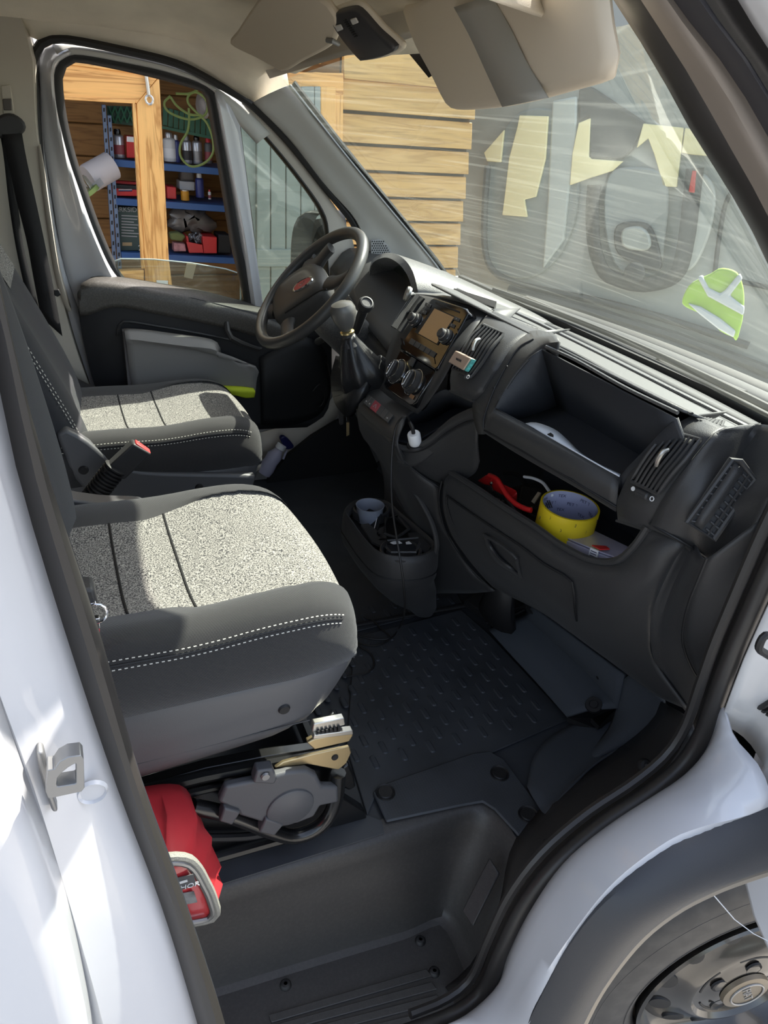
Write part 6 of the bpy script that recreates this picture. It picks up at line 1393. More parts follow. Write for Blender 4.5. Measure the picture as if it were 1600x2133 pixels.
# open passenger door, only its lower edge in view
nd = thing('door_2', (0.82, -1.4, -0.4), kind='structure'); tag(nd, 'white lower edge of the open passenger door')
dpx = [(1640, 1440), (1600, 1545), (1572, 1605), (1546, 1690), (1536, 1755), (1541, 1830), (1560, 1905), (1588, 1970), (1640, 2080), (1720, 2200), (1900, 2200), (1900, 1440)]
slab('door_skin', [Q(p[0], p[1], x=.80) for p in dpx], (0.05, -0.02, 0), M['white'], nd, bevel=0.012, seg=3)
slab('door_upper', [V((0.80, -1.20, 0.0)), V((0.80, -2.0, 0.0)), V((0.80, -2.0, 0.55)), V((0.84, -1.28, 0.50))], (0.05, 0, 0), M['white'], nd)
slab('door_tab', [Q(p[0], p[1], x=.82) for p in ((1565, 1590), (1572, 1568), (1582, 1564), (1580, 1590), (1570, 1612), (1562, 1608))], (0.01, -0.01, 0), M['white'], nd, bevel=0.002)
hn = thing('door_check', Q(1592, 1400, y=-0.96), 'black door check hook and ribbed wiring boot on the hinge post', 'door hardware')
tube('check_hook', QL([(1612, 1326), (1594, 1324), (1584, 1338), (1582, 1352), (1596, 1362), (1612, 1372)], y=-0.965), 0.005, M['rubber'], hn, n=20, seg=8)
pr = []
for k in range(6): pr += [(0.020, k*0.006), (0.0235, k*0.006+0.002), (0.0235, k*0.006+0.004)]
lathe('wiring_boot', pr, Q(1600, 1448, y=-0.95), (0.5, -0.8, -0.4), M['rubber'], hn, 18)
# ------------------------------------------------------------------ front wheel
WN = V((-math.sin(math.radians(12)), -math.cos(math.radians(12)), 0))
WS = V((WN.y, -WN.x, 0)); WU = V((0, 0, 1))
HUB = V((1.034, -1.02, -0.29))
wh = thing('front_wheel', V((1.034, -0.95, -0.65)), 'black steel front wheel with tyre under the arch', 'wheel')
tyre_m = mat('tyre_rubber', (0.040, 0.037, 0.035), 0.7, var=0.06, vscale=10, dust=0.05)
prof = [(0.215, -0.20), (0.30, -0.215), (0.345, -0.19), (0.380, -0.16), (0.385, -0.10), (0.381, -0.035), (0.362, -0.004), (0.340, 0.006), (0.29, 0.012), (0.245, 0.006), (0.224, -0.008), (0.218, -0.03)]
lathe('tyre', [(r, h-0.02) for r, h in prof], HUB, WN, tyre_m, wh, 96, angle=60, cap=False)
rm = mat('black_wheel_enamel', (0.012, 0.011, 0.010), 0.18, spec=0.7, coat=0.3, dust=0.05, dustcol=(0.30, 0.24, 0.16))
lathe('wheel_rim', [(0.205, -0.16), (0.207, -0.05), (0.221, -0.022), (0.224, -0.014), (0.219, -0.010), (0.212, -0.026), (0.204, -0.05), (0.192, -0.058), (0.160, -0.045), (0.128, -0.030), (0.116, -0.020), (0.108, -0.018), (0.100, -0.026), (0.070, -0.024), (0.062, -0.018), (0.0, -0.018)], HUB, WN, rm, wh, 72, angle=40, cap=False)
def wp(r, a, h): return HUB+(WS*math.cos(math.radians(a))+WU*math.sin(math.radians(a)))*r+WN*h
for k in range(12):
    c = wp(0.160, k*30+9, -0.0425)
    lathe('vent_hole', [(0.0, 0.001), (0.0205, 0.001), (0.0225, -0.004)], c, (WN+(wp(1, k*30+9, 0)-HUB)*0.35), M['black'], wh, 18)
for k in range(5):
    c = wp(0.062, k*72+20, -0.0205)
    lathe('bolt_hole', [(0.0, 0.0), (0.013, 0.0), (0.016, 0.003), (0.017, -0.001)], c, WN, M['black'], wh, 16)
    pts = [wp(0.088, k*72+20-22+q*5.5, -0.0262) for q in range(9)]
    tube('hub_groove', pts, 0.003, M['black'], wh, seg=6)
hcp = mat('bronzed_hub_cap', (0.16, 0.13, 0.09), 0.35, metal=0.3)
lathe('hub_cap', [(0.050, -0.016), (0.048, -0.008), (0.036, -0.006), (0.033, -0.0085), (0.031, -0.006), (0.0, -0.006)], HUB, WN, hcp, wh, 36, angle=30)
tube('badge_ring', [wp(0.034, k*15, -0.005) for k in range(24)], 0.002, M['dullsteel'], wh, closed=True, seg=6)
text('hub_letters', 'FIAT', wp(0.0, 0, -0.0055), WS*-0.45-WU*0.9, WS*-0.9+WU*0.45, 0.024, M['dullsteel'], wh, depth=0.001)
# shoulder tread blocks in the part of the tyre that shows
tb = bpy.data.meshes.new('tread_block')
bv, bf_ = box_data((0, 0, 0), (0.021, 0.046, 0.012)); tb.from_pydata([tuple(v) for v in bv], [], bf_); tb.materials.append(tyre_m)
for k in range(34):
    a = 75+k*4.2
    rd = (wp(1, a, 0)-HUB); tg = WN.cross(rd)
    p = wp(0.383, a, -0.056)
    mm = Matrix.Identity(4)
    for q in range(3): mm[q][0] = tg[q]; mm[q][1] = WN[q]; mm[q][2] = rd[q]; mm[q][3] = (p-WL[wh])[q]
    o = bpy.data.objects.new('tread_block', tb); COL.objects.link(o); o.parent = wh; o.matrix_local = mm; WL[o] = p
for q, ch_ in enumerate('225/75R16C'):
    a = 158-q*7.5
    rd = (wp(1, a, 0)-HUB); tg = WN.cross(rd)
    text('size_letter', ch_, wp(0.276, a, -0.0075), -tg, rd*1.0, 0.040, tyre_m, wh, depth=0.002)
tube('tyre_line', [wp(0.318, k*5, -0.0125) for k in range(72)], 0.0018, tyre_m, wh, closed=True, seg=5)
tube('tyre_line', [wp(0.250, k*5, -0.0135) for k in range(72)], 0.0018, tyre_m, wh, closed=True, seg=5)
tt = tube('cobweb_thread', [Q(1487, 1865, y=-1.06), Q(1530, 1915, y=-1.08), Q(1570, 1945, y=-1.09), Q(1600, 1960, y=-1.10)], 0.0008, M['print'], wh, seg=4)
# ------------------------------------------------------------------ red bag behind the door post
bg_ = thing('tool_bag', Q(380, 1880, y=-0.72), 'red zipped fabric bag with a grey piped clear pocket by the seat', 'bag')
redc = mat('red_nylon', (0.58, 0.035, 0.045), 0.5, bump=0.6, bscale=40, var=0.12, vscale=14)
bo_ = [(230, 1690), (300, 1665), (350, 1657), (385, 1660), (402, 1675), (408, 1692), (414, 1710), (430, 1735), (440, 1775), (447, 1830), (444, 1850), (430, 1850), (380, 1860), (320, 1870), (240, 1850)]
f0 = cr(QL(bo_, y=-0.66), 44, True); f1 = cr(QL([(240, 1790), (300, 1790), (340, 1778), (372, 1776), (395, 1782), (412, 1800), (424, 1822), (438, 1850), (448, 1880), (450, 1892), (440, 1905), (410, 1912), (360, 1918), (300, 1915), (240, 1900)], y=-0.76), 44, True)
bc = sum(f0, V((0, 0, 0)))/44
midb = [a.lerp(b, 0.5)+(a-bc).normalized()*0.012+V((0.006*math.sin(i*1.7), 0, 0.006*math.sin(i*2.3))) for i, (a, b) in enumerate(zip(f0, f1))]
bk_ = [bc+(p-bc)*0.6+V((0, 0.045, 0)) for p in f0]; bk1 = [bc+(p-bc)*0.97+V((0, 0.025, 0)) for p in f0]
vs, fs = grid([bk_, bk1, f0, midb, f1], True); fs.append(tuple(range(44)))
mesh('bag_body', vs, fs, redc, bg_, angle=80)
fc = sum(f1, V((0, 0, 0)))/44
vs, fs = grid([f1, [fc+(p-fc)*0.93+V((0, -0.008, 0)) for p in f1], [fc+(p-fc)*0.5+V((0, -0.014, 0)) for p in f1]], True); fs.append(tuple(range(88, 132)))
mesh('clear_pocket', vs, fs, mat('red_under_vinyl', (0.50, 0.04, 0.045), 0.22, coat=0.6), bg_, angle=60)
tube('zip_piping', [p+V((0, -0.006, 0)) for p in f1], 0.006, mat('grey_zip', (0.26, 0.25, 0.22), 0.6, bump=0.6, bscale=500), bg_, closed=True, seg=8)
tube('zip_piping', [fc+(p-fc)*0.90+V((0, -0.010, 0)) for p in f1], 0.004, M['dullsteel'], bg_, closed=True, seg=8)
FY = fc.y-0.0155
lab = slab('bag_label', [V((q.x, FY, q.z)) for q in QL([(352, 1832), (402, 1820), (410, 1842), (360, 1858)], y=FY)], (0, -0.001, 0), M['seatgrey'], bg_)
text('label_letters', 'REHOR', Q(385, 1848, y=FY-0.0015), Q(410, 1840, y=FY)-Q(360, 1853, y=FY), (0, 0, 1), 0.012, M['print'], bg_)
slab('label_stripe', [Q(p[0], p[1], y=FY-0.0015) for p in ((356, 1842), (390, 1832), (391, 1836), (358, 1846))], (0, -0.0006, 0), M['print'], bg_)
slab('label_picture', [Q(p[0], p[1], y=FY) for p in ((368, 1862), (404, 1856), (411, 1878), (372, 1886))], (0, -0.001, 0), mat('grey_picture', (0.25, 0.25, 0.25), 0.5, var=0.6, vscale=60), bg_)
# ------------------------------------------------------------------ small things lying about
wp_ = mat('white_charger', (0.80, 0.80, 0.80), 0.35)
uc = thing('usb_charger', Q(864, 918, x=.64), 'white USB charger plugged into the socket beside the console', 'charger')
c0 = Q(864, 916, x=.628); cax = (V((-0.32, -0.12, 0.95))).normalized()
lathe('charger_body', [(0.0105, -0.012), (0.0125, -0.010), (0.0135, -0.004), (0.0135, 0.014), (0.0118, 0.017), (0.0, 0.017)], c0, cax, wp_, uc, 24, angle=40)
lathe('socket_ring', [(0.0125, -0.012), (0.0175, -0.010), (0.019, -0.014)], c0, cax, M['rubber'], uc, 24)
box('usb_port', c0+cax*0.0172, (0.003, 0.011, 0.0006), M['greyprint'], uc, (V((1, 0, 0.34)), V((0, 1, 0.1)), cax))
cb = thing('usb_cable', Q(840, 1230, z=0.01), 'thin black USB cable hanging from the charger to the floor', 'cable')
c1p = c0+cax*0.017
tube('cable_plug', [c1p, c1p+cax*0.012, Q(853, 878, x=.625)], [0.0042, 0.0042, 0.003], M['black'], cb, n=8, seg=8)
pts = PX([(853, 878, .625), (849, 868, .61), (840, 868, .60), (829, 880, .595), (822, 900, .59), (817, 940, .585), (815, 990, .58), (816, 1040, .57), (820, 1080, .56), (828, 1130, .55), (836, 1180, .55), (842, 1230, .56), (843, 1270, .59)]) + QL([(836, 1300, .02), (815, 1330, .008), (785, 1345, .007), (755, 1342, .007), (742, 1336, .007), (748, 1345, .012), (772, 1362, .007), (780, 1385, .007), (765, 1402, .007), (742, 1406, .007), (722, 1410, .007)], z=0)
tube('cable_lead', pts, 0.0022, M['rubber'], cb, n=160, seg=7)
pts = QL([(758, 1286, .008), (775, 1292, .010), (795, 1310, .010), (812, 1326, .010), (800, 1332, .008), (770, 1330, .008), (740, 1322, .008)], z=0)
tube('cable_loop', pts, 0.0022, M['rubber'], cb, n=40, seg=7)
# card-like box clipped to the vent
vc_ = thing('air_freshener', Q(955, 770, x=.66), 'small copper air freshener case with teal edge on the centre vent', 'air freshener')
f4 = [Q(933, 754, x=.664), Q(948, 730, x=.670), Q(980, 746, x=.668), Q(964, 771, x=.660)]
fn = (f4[1]-f4[0]).cross(f4[3]-f4[0]).normalized()
if fn.dot(CAM-f4[0]) < 0: fn = -fn
slab('case_front', f4, fn*-0.012, mat('copper_case', (0.62, 0.46, 0.36), 0.35, metal=0.35), vc_, bevel=0.002, seg=3)
slab('scent_strip', [f4[3].lerp(f4[2], 0.04)-fn*0.002, f4[2].lerp(f4[3], 0.04)-fn*0.002, f4[2]-fn*0.002+(f4[2]-f4[1]).normalized()*0.006, f4[3]-fn*0.002+(f4[2]-f4[1]).normalized()*0.006], fn*-0.008, mat('teal_strip', (0.10, 0.45, 0.42), 0.5, var=0.4, vscale=200), vc_, bevel=0.001)
text('case_letters', 'VINOVE', (f4[0]+f4[1]+f4[2]+f4[3])/4+fn*0.0008, (f4[2]-f4[1]), (f4[1]-f4[0]), 0.006, M['plastic'], vc_)
# carpet tape
tr_ = thing('tape_roll', Q(1182, 1105, x=.80), 'roll of yellow carpet tape standing in the open shelf', 'tape')
tax = (V((0.0, -0.06, 1.0))).normalized()
tc = Q(1188, 1052, x=.79)
yel = mat('yellow_tape', (0.68, 0.50, 0.015), 0.45)
lil = mat('printed_liner', (0.42, 0.43, 0.60), 0.6)
RT = 0.053
lathe('tape_outer', [(RT, -0.062), (RT, 0.0), (RT-0.0035, 0.0005), (RT-0.0035, -0.004)], tc, tax, yel, tr_, 48, angle=30, cap=False)
lathe('tape_core', [(RT-0.004, 0.0), (RT-0.0045, -0.058)], tc, tax, lil, tr_, 48, angle=30, cap=False)
ta, t1, t2 = frame_of(tax)
inkm = mat('dark_ink', (0.02, 0.02, 0.07), 0.6)
for row in range(3):
    for k in range(7):
        a = math.radians(20+k*52+row*26)
        rd = t1*math.cos(a)+t2*math.sin(a); tg = tax.cross(rd)
        text('liner_print', 'CARPET TAPE' if (k+row) % 2 else 'TEX', tc+rd*(RT-0.0052)-tax*(0.010+row*0.015), -tg, tax, 0.0085, inkm, tr_, depth=0.0)
# clear assortment box
bx_ = thing('storage_box', Q(1240, 1160, x=.77), 'clear plastic box with a small white and red label in the shelf', 'box')
clear = bpy.data.materials.new('clear_polypropylene'); clear.use_nodes = True
_t, _b = nodes(clear); _b.inputs['Base Color'].default_value = (0.55, 0.53, 0.66, 1); _b.inputs['Roughness'].default_value = 0.25; _b.inputs['Transmission Weight'].default_value = 0.25; _b.inputs['IOR'].default_value = 1.3
b0, b1, b2_, b3 = Q(1162, 1128, x=.765), Q(1168, 1103, x=.80), Q(1232, 1112, x=.84), Q(1312, 1145, x=.80)
base4 = [Q(1164, 1118, x=.765), Q(1170, 1104, x=.80), Q(1235, 1108, x=.835), Q(1314, 1146, x=.80), Q(1292, 1170, x=.775), Q(1240, 1150, x=.757)]
slab('box_body', base4, (0, 0, -0.035), clear, bx_, bevel=0.002)
slab('box_lid', [p+V((0, 0, 0.0015)) for p in base4], (0, 0, 0.003), clear, bx_, bevel=0.001)
for k in range(3):
    a, b = base4[5].lerp(base4[4], (k+0.5)/3.5), base4[0].lerp(base4[2], (k+0.5)/3.5)
    slab('box_divider', [a, a.lerp(b, 0.9), a.lerp(b, 0.9)+V((0, 0, -0.03)), a+V((0, 0, -0.03))], (0.0012, 0.0012, 0), clear, bx_)
l0 = [Q(1231, 1140, x=.755), Q(1248, 1147, x=.757), Q(1244, 1166, x=.757), Q(1226, 1158, x=.755)]
slab('box_label', l0, V((-0.002, -0.001, 0)), M['print'], bx_)
slab('box_label_flap', [Q(1233, 1137, x=.76), Q(1262, 1139, x=.775), Q(1270, 1145, x=.77), Q(1250, 1146, x=.757)], (0, 0, 0.002), M['red'], bx_)
for k in range(3):
    e0, e1 = l0[0].lerp(l0[3], 0.20+k*0.25), l0[1].lerp(l0[2], 0.20+k*0.25)
    e2, e3 = l0[1].lerp(l0[2], 0.28+k*0.25), l0[0].lerp(l0[3], 0.28+k*0.25)
    d_ = V((-0.0024, -0.0012, 0))
    slab('label_print', [e0.lerp(e1, 0.15)+d_, e0.lerp(e1, 0.85)+d_, e3.lerp(e2, 0.85)+d_, e3.lerp(e2, 0.15)+d_], (-0.0002, 0, 0), inkm, bx_)
# jump starter clamp with red lead, black leads and boxes
jc = thing('jumper_clamp', Q(1040, 1060, x=.76), 'red battery clamp with a red lead on black clutter in the shelf', 'clamp')
rd_ = mat('red_insulation', (0.62, 0.02, 0.02), 0.3)
tube('red_lead', PX([(1020, 990, .75), (1035, 998, .745), (1046, 1015, .74), (1058, 1034, .735), (1075, 1050, .735), (1095, 1060, .74), (1107, 1063, .745)]), 0.0052, rd_, jc, n=30, seg=10)
slab('clamp_jaw', PX([(994, 1000, .755), (1012, 988, .75), (1022, 984, .75), (1028, 996, .75), (1014, 1012, .75)]), (0.012, 0.006, -0.012), rd_, jc, bevel=0.003)
slab('clamp_handle', PX([(1012, 1012, .752), (1030, 998, .755), (1076, 1020, .77), (1078, 1028, .768), (1060, 1040, .757)]), (0.006, 0.004, -0.02), rd_, jc, bevel=0.003)
lathe('clamp_rivet', [(0.0, 0.003), (0.0035, 0.002), (0.004, 0.0)], Q(1024, 1007, x=.748), (-1, -0.3, 0.5), M['chrome'], jc, 12)
bc2 = thing('jumper_clamp', Q(1040, 1050, x=.745), 'black ribbed battery clamp below the red one', 'clamp')
slab('clamp_jaw', PX([(992, 1005, .745), (1024, 1010, .742), (1028, 1022, .740), (1012, 1032, .738), (996, 1018, .74)]), (0.012, 0.006, -0.02), M['rubber'], bc2, bevel=0.003)
slab('clamp_handle', PX([(1018, 1028, .738), (1030, 1020, .74), (1062, 1038, .742), (1066, 1050, .742), (1058, 1054, .738)]), (0.008, 0.005, -0.02), M['rubber'], bc2, bevel=0.002)
for k in range(3): slab('steel_strip', PX([(1024+k*11, 1033+k*4, .737), (1031+k*11, 1036+k*4, .737), (1030+k*11, 1040+k*4, .737), (1023+k*11, 1036+k*4, .737)]), (-0.001, 0, 0.001), M['steel'], bc2)
tube('black_lead', PX([(1055, 1040, .735), (1065, 1052, .73), (1075, 1070, .73), (1090, 1082, .735)]), 0.004, M['rubber'], bc2, n=16, seg=8)
pk_ = thing('power_pack', Q(1120, 1080, x=.79), 'black power pack with lens and silver trim in the shelf', 'power pack')
slab('pack_case', PX([(1085, 1010, .83), (1130, 1015, .84), (1150, 1040, .82), (1138, 1075, .79), (1095, 1065, .78), (1080, 1040, .80)]), (0.02, 0, -0.05), M['black'], pk_, bevel=0.006)
slab('pack_trim', PX([(1108, 1046, .772), (1122, 1026, .785), (1128, 1028, .786), (1114, 1050, .772)]), (-0.002, 0, 0.002), M['steel'], pk_)
lathe('pack_lens', [(0.016, -0.004), (0.017, 0.003), (0.012, 0.005), (0.010, 0.002), (0.0, 0.002)], Q(1111, 1074, x=.765), (-0.8, -0.4, 0.5), M['gloss'], pk_, 20)
tube('pack_lead', PX([(1092, 993, .80), (1110, 996, .80), (1130, 1005, .80), (1142, 1020, .79), (1150, 1032, .785)]), 0.003, wp_, pk_, n=24, seg=8)
tube('pack_lead', PX([(1050, 985, .86), (1080, 990, .87), (1100, 1020, .86), (1110, 1050, .82)]), 0.005, M['rubber'], pk_, n=24, seg=8)
for k in range(6): tube('pack_fin', PX([(1124+k*4, 1045-k*0.5, .775), (1130+k*4, 1060-k*0.5, .77)]), 0.0012, M['plastic'], pk_, seg=5)
# white sheet in the upper tray
sh = [PX([(1094, 886, .700), (1112, 884, .712), (1135, 890, .722), (1160, 902, .731), (1185, 924, .738), (1210, 948, .744), (1250, 972, .751), (1292, 992, .757)]), PX([(1094, 888, .699), (1112, 896, .700), (1135, 909, .704), (1160, 923, .709), (1185, 937, .715), (1210, 951, .721), (1250, 974, .733), (1290, 996, .749)])]
so_ = loft('cut_sheet', [[p+V((0, 0, 0.004)) for p in sh[0]], [p+V((0.0, 0, 0.004)) for p in sh[1]]], mat('white_card', (0.60, 0.63, 0.68), 0.6), None, n=24, thick=0.002)
tag(so_, 'curved white card sheet lying in the upper dashboard tray', 'sheet')
slab('sheet_hole', PX([(1140, 911, .7065), (1147, 908, .709), (1153, 913, .7105), (1146, 916, .708)]), (-0.001, 0, 0.0062), M['black'], so_)
# cup, card and ash box in the cup holder
cp = thing('plastic_cup', Q(771, 1085, z=0.20), 'translucent plastic cup in the far well of the cup holder', 'cup')
ctr = Q(771, 1053, z=0.302)
lathe('cup_wall', [(0.027, -0.075), (0.034, 0.0), (0.0355, 0.002), (0.0335, 0.002), (0.0265, -0.072)], ctr, (0, 0, 1), mat('frosted_plastic', (0.30, 0.33, 0.40), 0.35), cp, 30, cap=False)
cdd = thing('striped_card', Q(775, 1110, z=0.26), 'black card with white stripes leaning in the cup', 'card')
cq = [Q(757, 1055, x=.635), Q(795, 1072, x=.645), Q(785, 1110, x=.62), Q(752, 1078, x=.612)]
slab('card_board', cq, (0.002, 0.001, 0), M['black'], cdd)
for u0, u1, v0, v1 in ((0.35, 0.42, 0.15, 0.62), (0.48, 0.55, 0.15, 0.68), (0.60, 0.67, 0.15, 0.70), (0.82, 0.86, 0.25, 0.95)):
    g4 = [cq[0].lerp(cq[1], u).lerp(cq[3].lerp(cq[2], u), v)+V((-0.0012, -0.0006, 0.0004)) for u, v in ((u0, v0), (u1, v0), (u1, v1), (u0, v1))]
    slab('card_stripe', g4, (-0.0004, 0, 0), M['print'], cdd)
ab = thing('ash_box', Q(838, 1160, z=0.25), 'small black tray holding paper scraps in the near cup well', 'tray')
A4 = QL([(806, 1126), (872, 1120), (874, 1132), (866, 1150), (815, 1150), (805, 1140)], z=0.296)
tube('tray_rim', A4, 0.003, M['plastic'], ab, closed=True, seg=6)
slab('tray_body', [p+V((0, 0, -0.012)) for p in A4], (0, 0, -0.02), M['plastic_in'], ab)
for pts in ([(812, 1131), (828, 1125), (838, 1132), (820, 1134)], [(845, 1130), (852, 1128), (858, 1133), (846, 1134)]):
    slab('paper_scrap', QL(pts, z=0.292), (0, 0, 0.001), M['print'], ab)
# spray bottle by the driver's sill
sb_ = thing('spray_bottle', Q(560, 985, y=.74), 'clear spray bottle with dark blue trigger head lying by the far sill', 'bottle')
a0, a1 = Q(548, 985, y=.72), Q(582, 935, y=.72); ax = (a1-a0).normalized()
lathe('bottle_body', [(0.0, 0.0), (0.026, 0.0), (0.028, 0.02), (0.024, 0.05), (0.026, 0.07), (0.014, 0.095), (0.012, 0.10)], a0, ax, clear, sb_, 20)
lathe('bottle_collar', [(0.015, 0.098), (0.0165, 0.10), (0.0165, 0.116), (0.013, 0.118)], a0, ax, M['print'], sb_, 18)
nb_ = mat('navy_plastic', (0.012, 0.014, 0.075), 0.3)
slab('trigger_head', cr(QL([(584, 915), (590, 910), (600, 914), (613, 930), (606, 936), (596, 936), (590, 928)], y=.715), 20, True), (0, 0.022, 0), nb_, sb_, bevel=0.004)
tube('trigger', QL([(598, 938), (594, 946), (590, 956)], y=.725), 0.004, clear, sb_, seg=8)
# lime cloth in the door pocket
lm = loft('lime_vest', [QL([(438, 802, .745), (470, 803, .74), (505, 805, .735), (528, 808, .735)], y=0), QL([(440, 810, .73), (475, 812, .722), (508, 815, .72), (532, 816, .722)], y=0), QL([(470, 822, .735), (490, 824, .728), (512, 829, .725), (530, 828, .73)], y=0)], mat('lime_nylon', (0.62, 0.75, 0.03), 0.7, bump=0.5, bscale=60), None, n=18, nv=10, thick=0.012)
tag(lm, "folded lime safety vest tucked in the driver's door pocket", 'vest')
# ------------------------------------------------------------------ outside: shed beyond the driver's door
pine = wood('varnished_pine', (0.80, 0.42, 0.13), (0.50, 0.22, 0.055), 'X', 1.0, 0.45)
pineV = wood('varnished_pine_upright', (0.80, 0.44, 0.14), (0.52, 0.24, 0.06), 'Z', 1.0, 0.45)
sid = wood('larch_siding', (0.62, 0.37, 0.12), (0.52, 0.29, 0.085), 'X', 1.0, 0.6)
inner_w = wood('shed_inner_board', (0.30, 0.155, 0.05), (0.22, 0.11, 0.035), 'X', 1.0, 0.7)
YW = 2.0
shed = thing('shed', (1.0, YW+0.4, -0.65), 'wooden garden shed with horizontal board siding beyond the van', 'shed')
def rect(name, x0, x1, z0, z1, y, th, m_, par, bevel=0.004): 
    return slab(name, [V((x0, y, z0)), V((x1, y, z0)), V((x1, y, z1)), V((x0, y, z1))], (0, th, 0), m_, par, bevel=bevel)
def wx(px, py, y=YW): return Q(px, py, y=y)
# door frame round the opening
g = lambda pts, y=YW: QL(pts, y=y)
slab('frame_rail', g([(100, 128), (150, 132), (300, 152), (332, 158), (284, 216), (282, 214), (100, 205)]), (0, 0.05, 0), pine, shed, bevel=0.004)
slab('frame_post', g([(332, 160), (284, 216), (300, 540), (316, 800), (385, 800), (352, 540)]), (0, 0.05, 0), pineV, shed, bevel=0.004)
slab('frame_lip', g([(100, 198), (282, 208), (282, 216), (100, 206)], YW-0.004), (0, 0.03, 0), pine, shed, bevel=0.002)
slab('frame_lip', g([(276, 214), (283, 216), (302, 560), (295, 560)], YW-0.004), (0, 0.03, 0), pineV, shed, bevel=0.002)
slab('frame_rail', g([(60, 105), (480, 165), (480, 178), (60, 124)], YW-0.01), (0, 0.04, 0), pine, shed, bevel=0.003)
slab('frame_rail', g([(210, 568), (300, 562), (300, 640), (210, 640)]), (0, 0.05, 0), pine, shed, bevel=0.004)
bh = Q(306, 180, y=YW-0.008)
bolt = tube('door_bolt', g([(304, 156), (307, 175), (310, 198)], YW-0.012), 0.008, M['steel'], shed, seg=8)
tube('bolt_eye', [Q(311, 208, y=YW-0.012)+V((0.014*math.cos(k*0.6283), 0, 0.016*math.sin(k*0.6283))) for k in range(10)], 0.005, M['steel'], shed, closed=True, seg=6)
for pts in ([(296, 150), (315, 152), (315, 158), (296, 157)], [(348, 157), (366, 159), (366, 165), (348, 163)], [(326, 584), (350, 585), (350, 602), (328, 601)]):
    slab('hinge_plate', g(pts, YW-0.006), (0, 0.006, 0), M['print'], shed)
# inside of the shed
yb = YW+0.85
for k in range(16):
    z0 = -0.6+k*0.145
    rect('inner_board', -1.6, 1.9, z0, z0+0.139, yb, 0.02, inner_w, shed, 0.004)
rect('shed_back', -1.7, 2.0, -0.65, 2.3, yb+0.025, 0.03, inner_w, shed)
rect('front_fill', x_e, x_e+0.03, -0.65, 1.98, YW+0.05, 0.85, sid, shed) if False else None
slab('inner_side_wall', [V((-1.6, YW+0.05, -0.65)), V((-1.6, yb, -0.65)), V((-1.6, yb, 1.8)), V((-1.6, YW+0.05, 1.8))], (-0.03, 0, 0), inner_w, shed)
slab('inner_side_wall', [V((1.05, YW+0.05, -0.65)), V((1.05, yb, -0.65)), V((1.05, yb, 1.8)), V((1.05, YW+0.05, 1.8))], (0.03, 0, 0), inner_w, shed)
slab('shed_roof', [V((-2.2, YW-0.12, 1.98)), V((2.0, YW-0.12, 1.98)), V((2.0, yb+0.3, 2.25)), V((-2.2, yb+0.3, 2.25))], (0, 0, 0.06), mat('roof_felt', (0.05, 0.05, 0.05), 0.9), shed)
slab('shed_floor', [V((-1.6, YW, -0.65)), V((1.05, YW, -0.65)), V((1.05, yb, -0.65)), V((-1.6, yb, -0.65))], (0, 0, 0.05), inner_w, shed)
rect('front_fill', -2.0, -0.55, -0.65, 1.98, YW+0.005, 0.03, sid, shed)
rect('front_fill', -0.55, 1.15, 1.30, 1.98, YW+0.012, 0.03, sid, shed)
# siding to the right of the door, board by board
pB = [(232, 257), (300, 316), (361, 367), (415, 418), (465, 466), (516, 513), (560, 556)]
x_l = wx(712, 300).x; x_r = wx(978, 350).x
zs_ = [wx(712, 130).z+0.0]
zz = [wx(840, p).z for p in (175, 245, 310, 364, 417, 466, 516, 565, 612, 660, 708, 756, 804, 850)]
for k in range(len(zz)-1):
    vs = [V((x_l, YW+0.0, zz[k+1]+0.014)), V((x_l, YW+0.022, zz[k])), V((x_l, YW+0.04, zz[k])), V((x_l, YW+0.04, zz[k+1]+0.014))]
    slab('siding_board', vs, (x_r-x_l, 0, 0), sid, shed, bevel=0.003)
for k in range(4):
    z0 = zz[0]+k*0.155
    slab('siding_board', [V((x_l, YW, z0)), V((x_l, YW+0.022, z0+0.149)), V((x_l, YW+0.04, z0+0.149)), V((x_l, YW+0.04, z0))], (x_r-x_l, 0, 0), sid, shed, bevel=0.003)
rect('siding_backing', x_l, x_r, -0.65, 1.98, YW+0.045, 0.02, mat('dark_backing', (0.07, 0.055, 0.04), 0.9), shed)  # dark sheet that makes the grooves between the boards dark
# small glazed door left of the siding (frame and dark panes)
slab('window_trim', g([(660, 150), (716, 155), (712, 620), (680, 620), (684, 250), (606, 235), (600, 160)], YW-0.012), (0, 0.04, 0), pineV, shed, bevel=0.004)
slab('window_trim', g([(600, 150), (716, 152), (716, 198), (600, 192)], YW-0.016), (0, 0.04, 0), pine, shed, bevel=0.004)
slab('shed_pane', g([(600, 190), (675, 196), (680, 330), (600, 330)], YW+0.01), (0, 0.01, 0), mat('dark_pane', (0.04, 0.06, 0.085), 0.4, spec=0.2), shed)
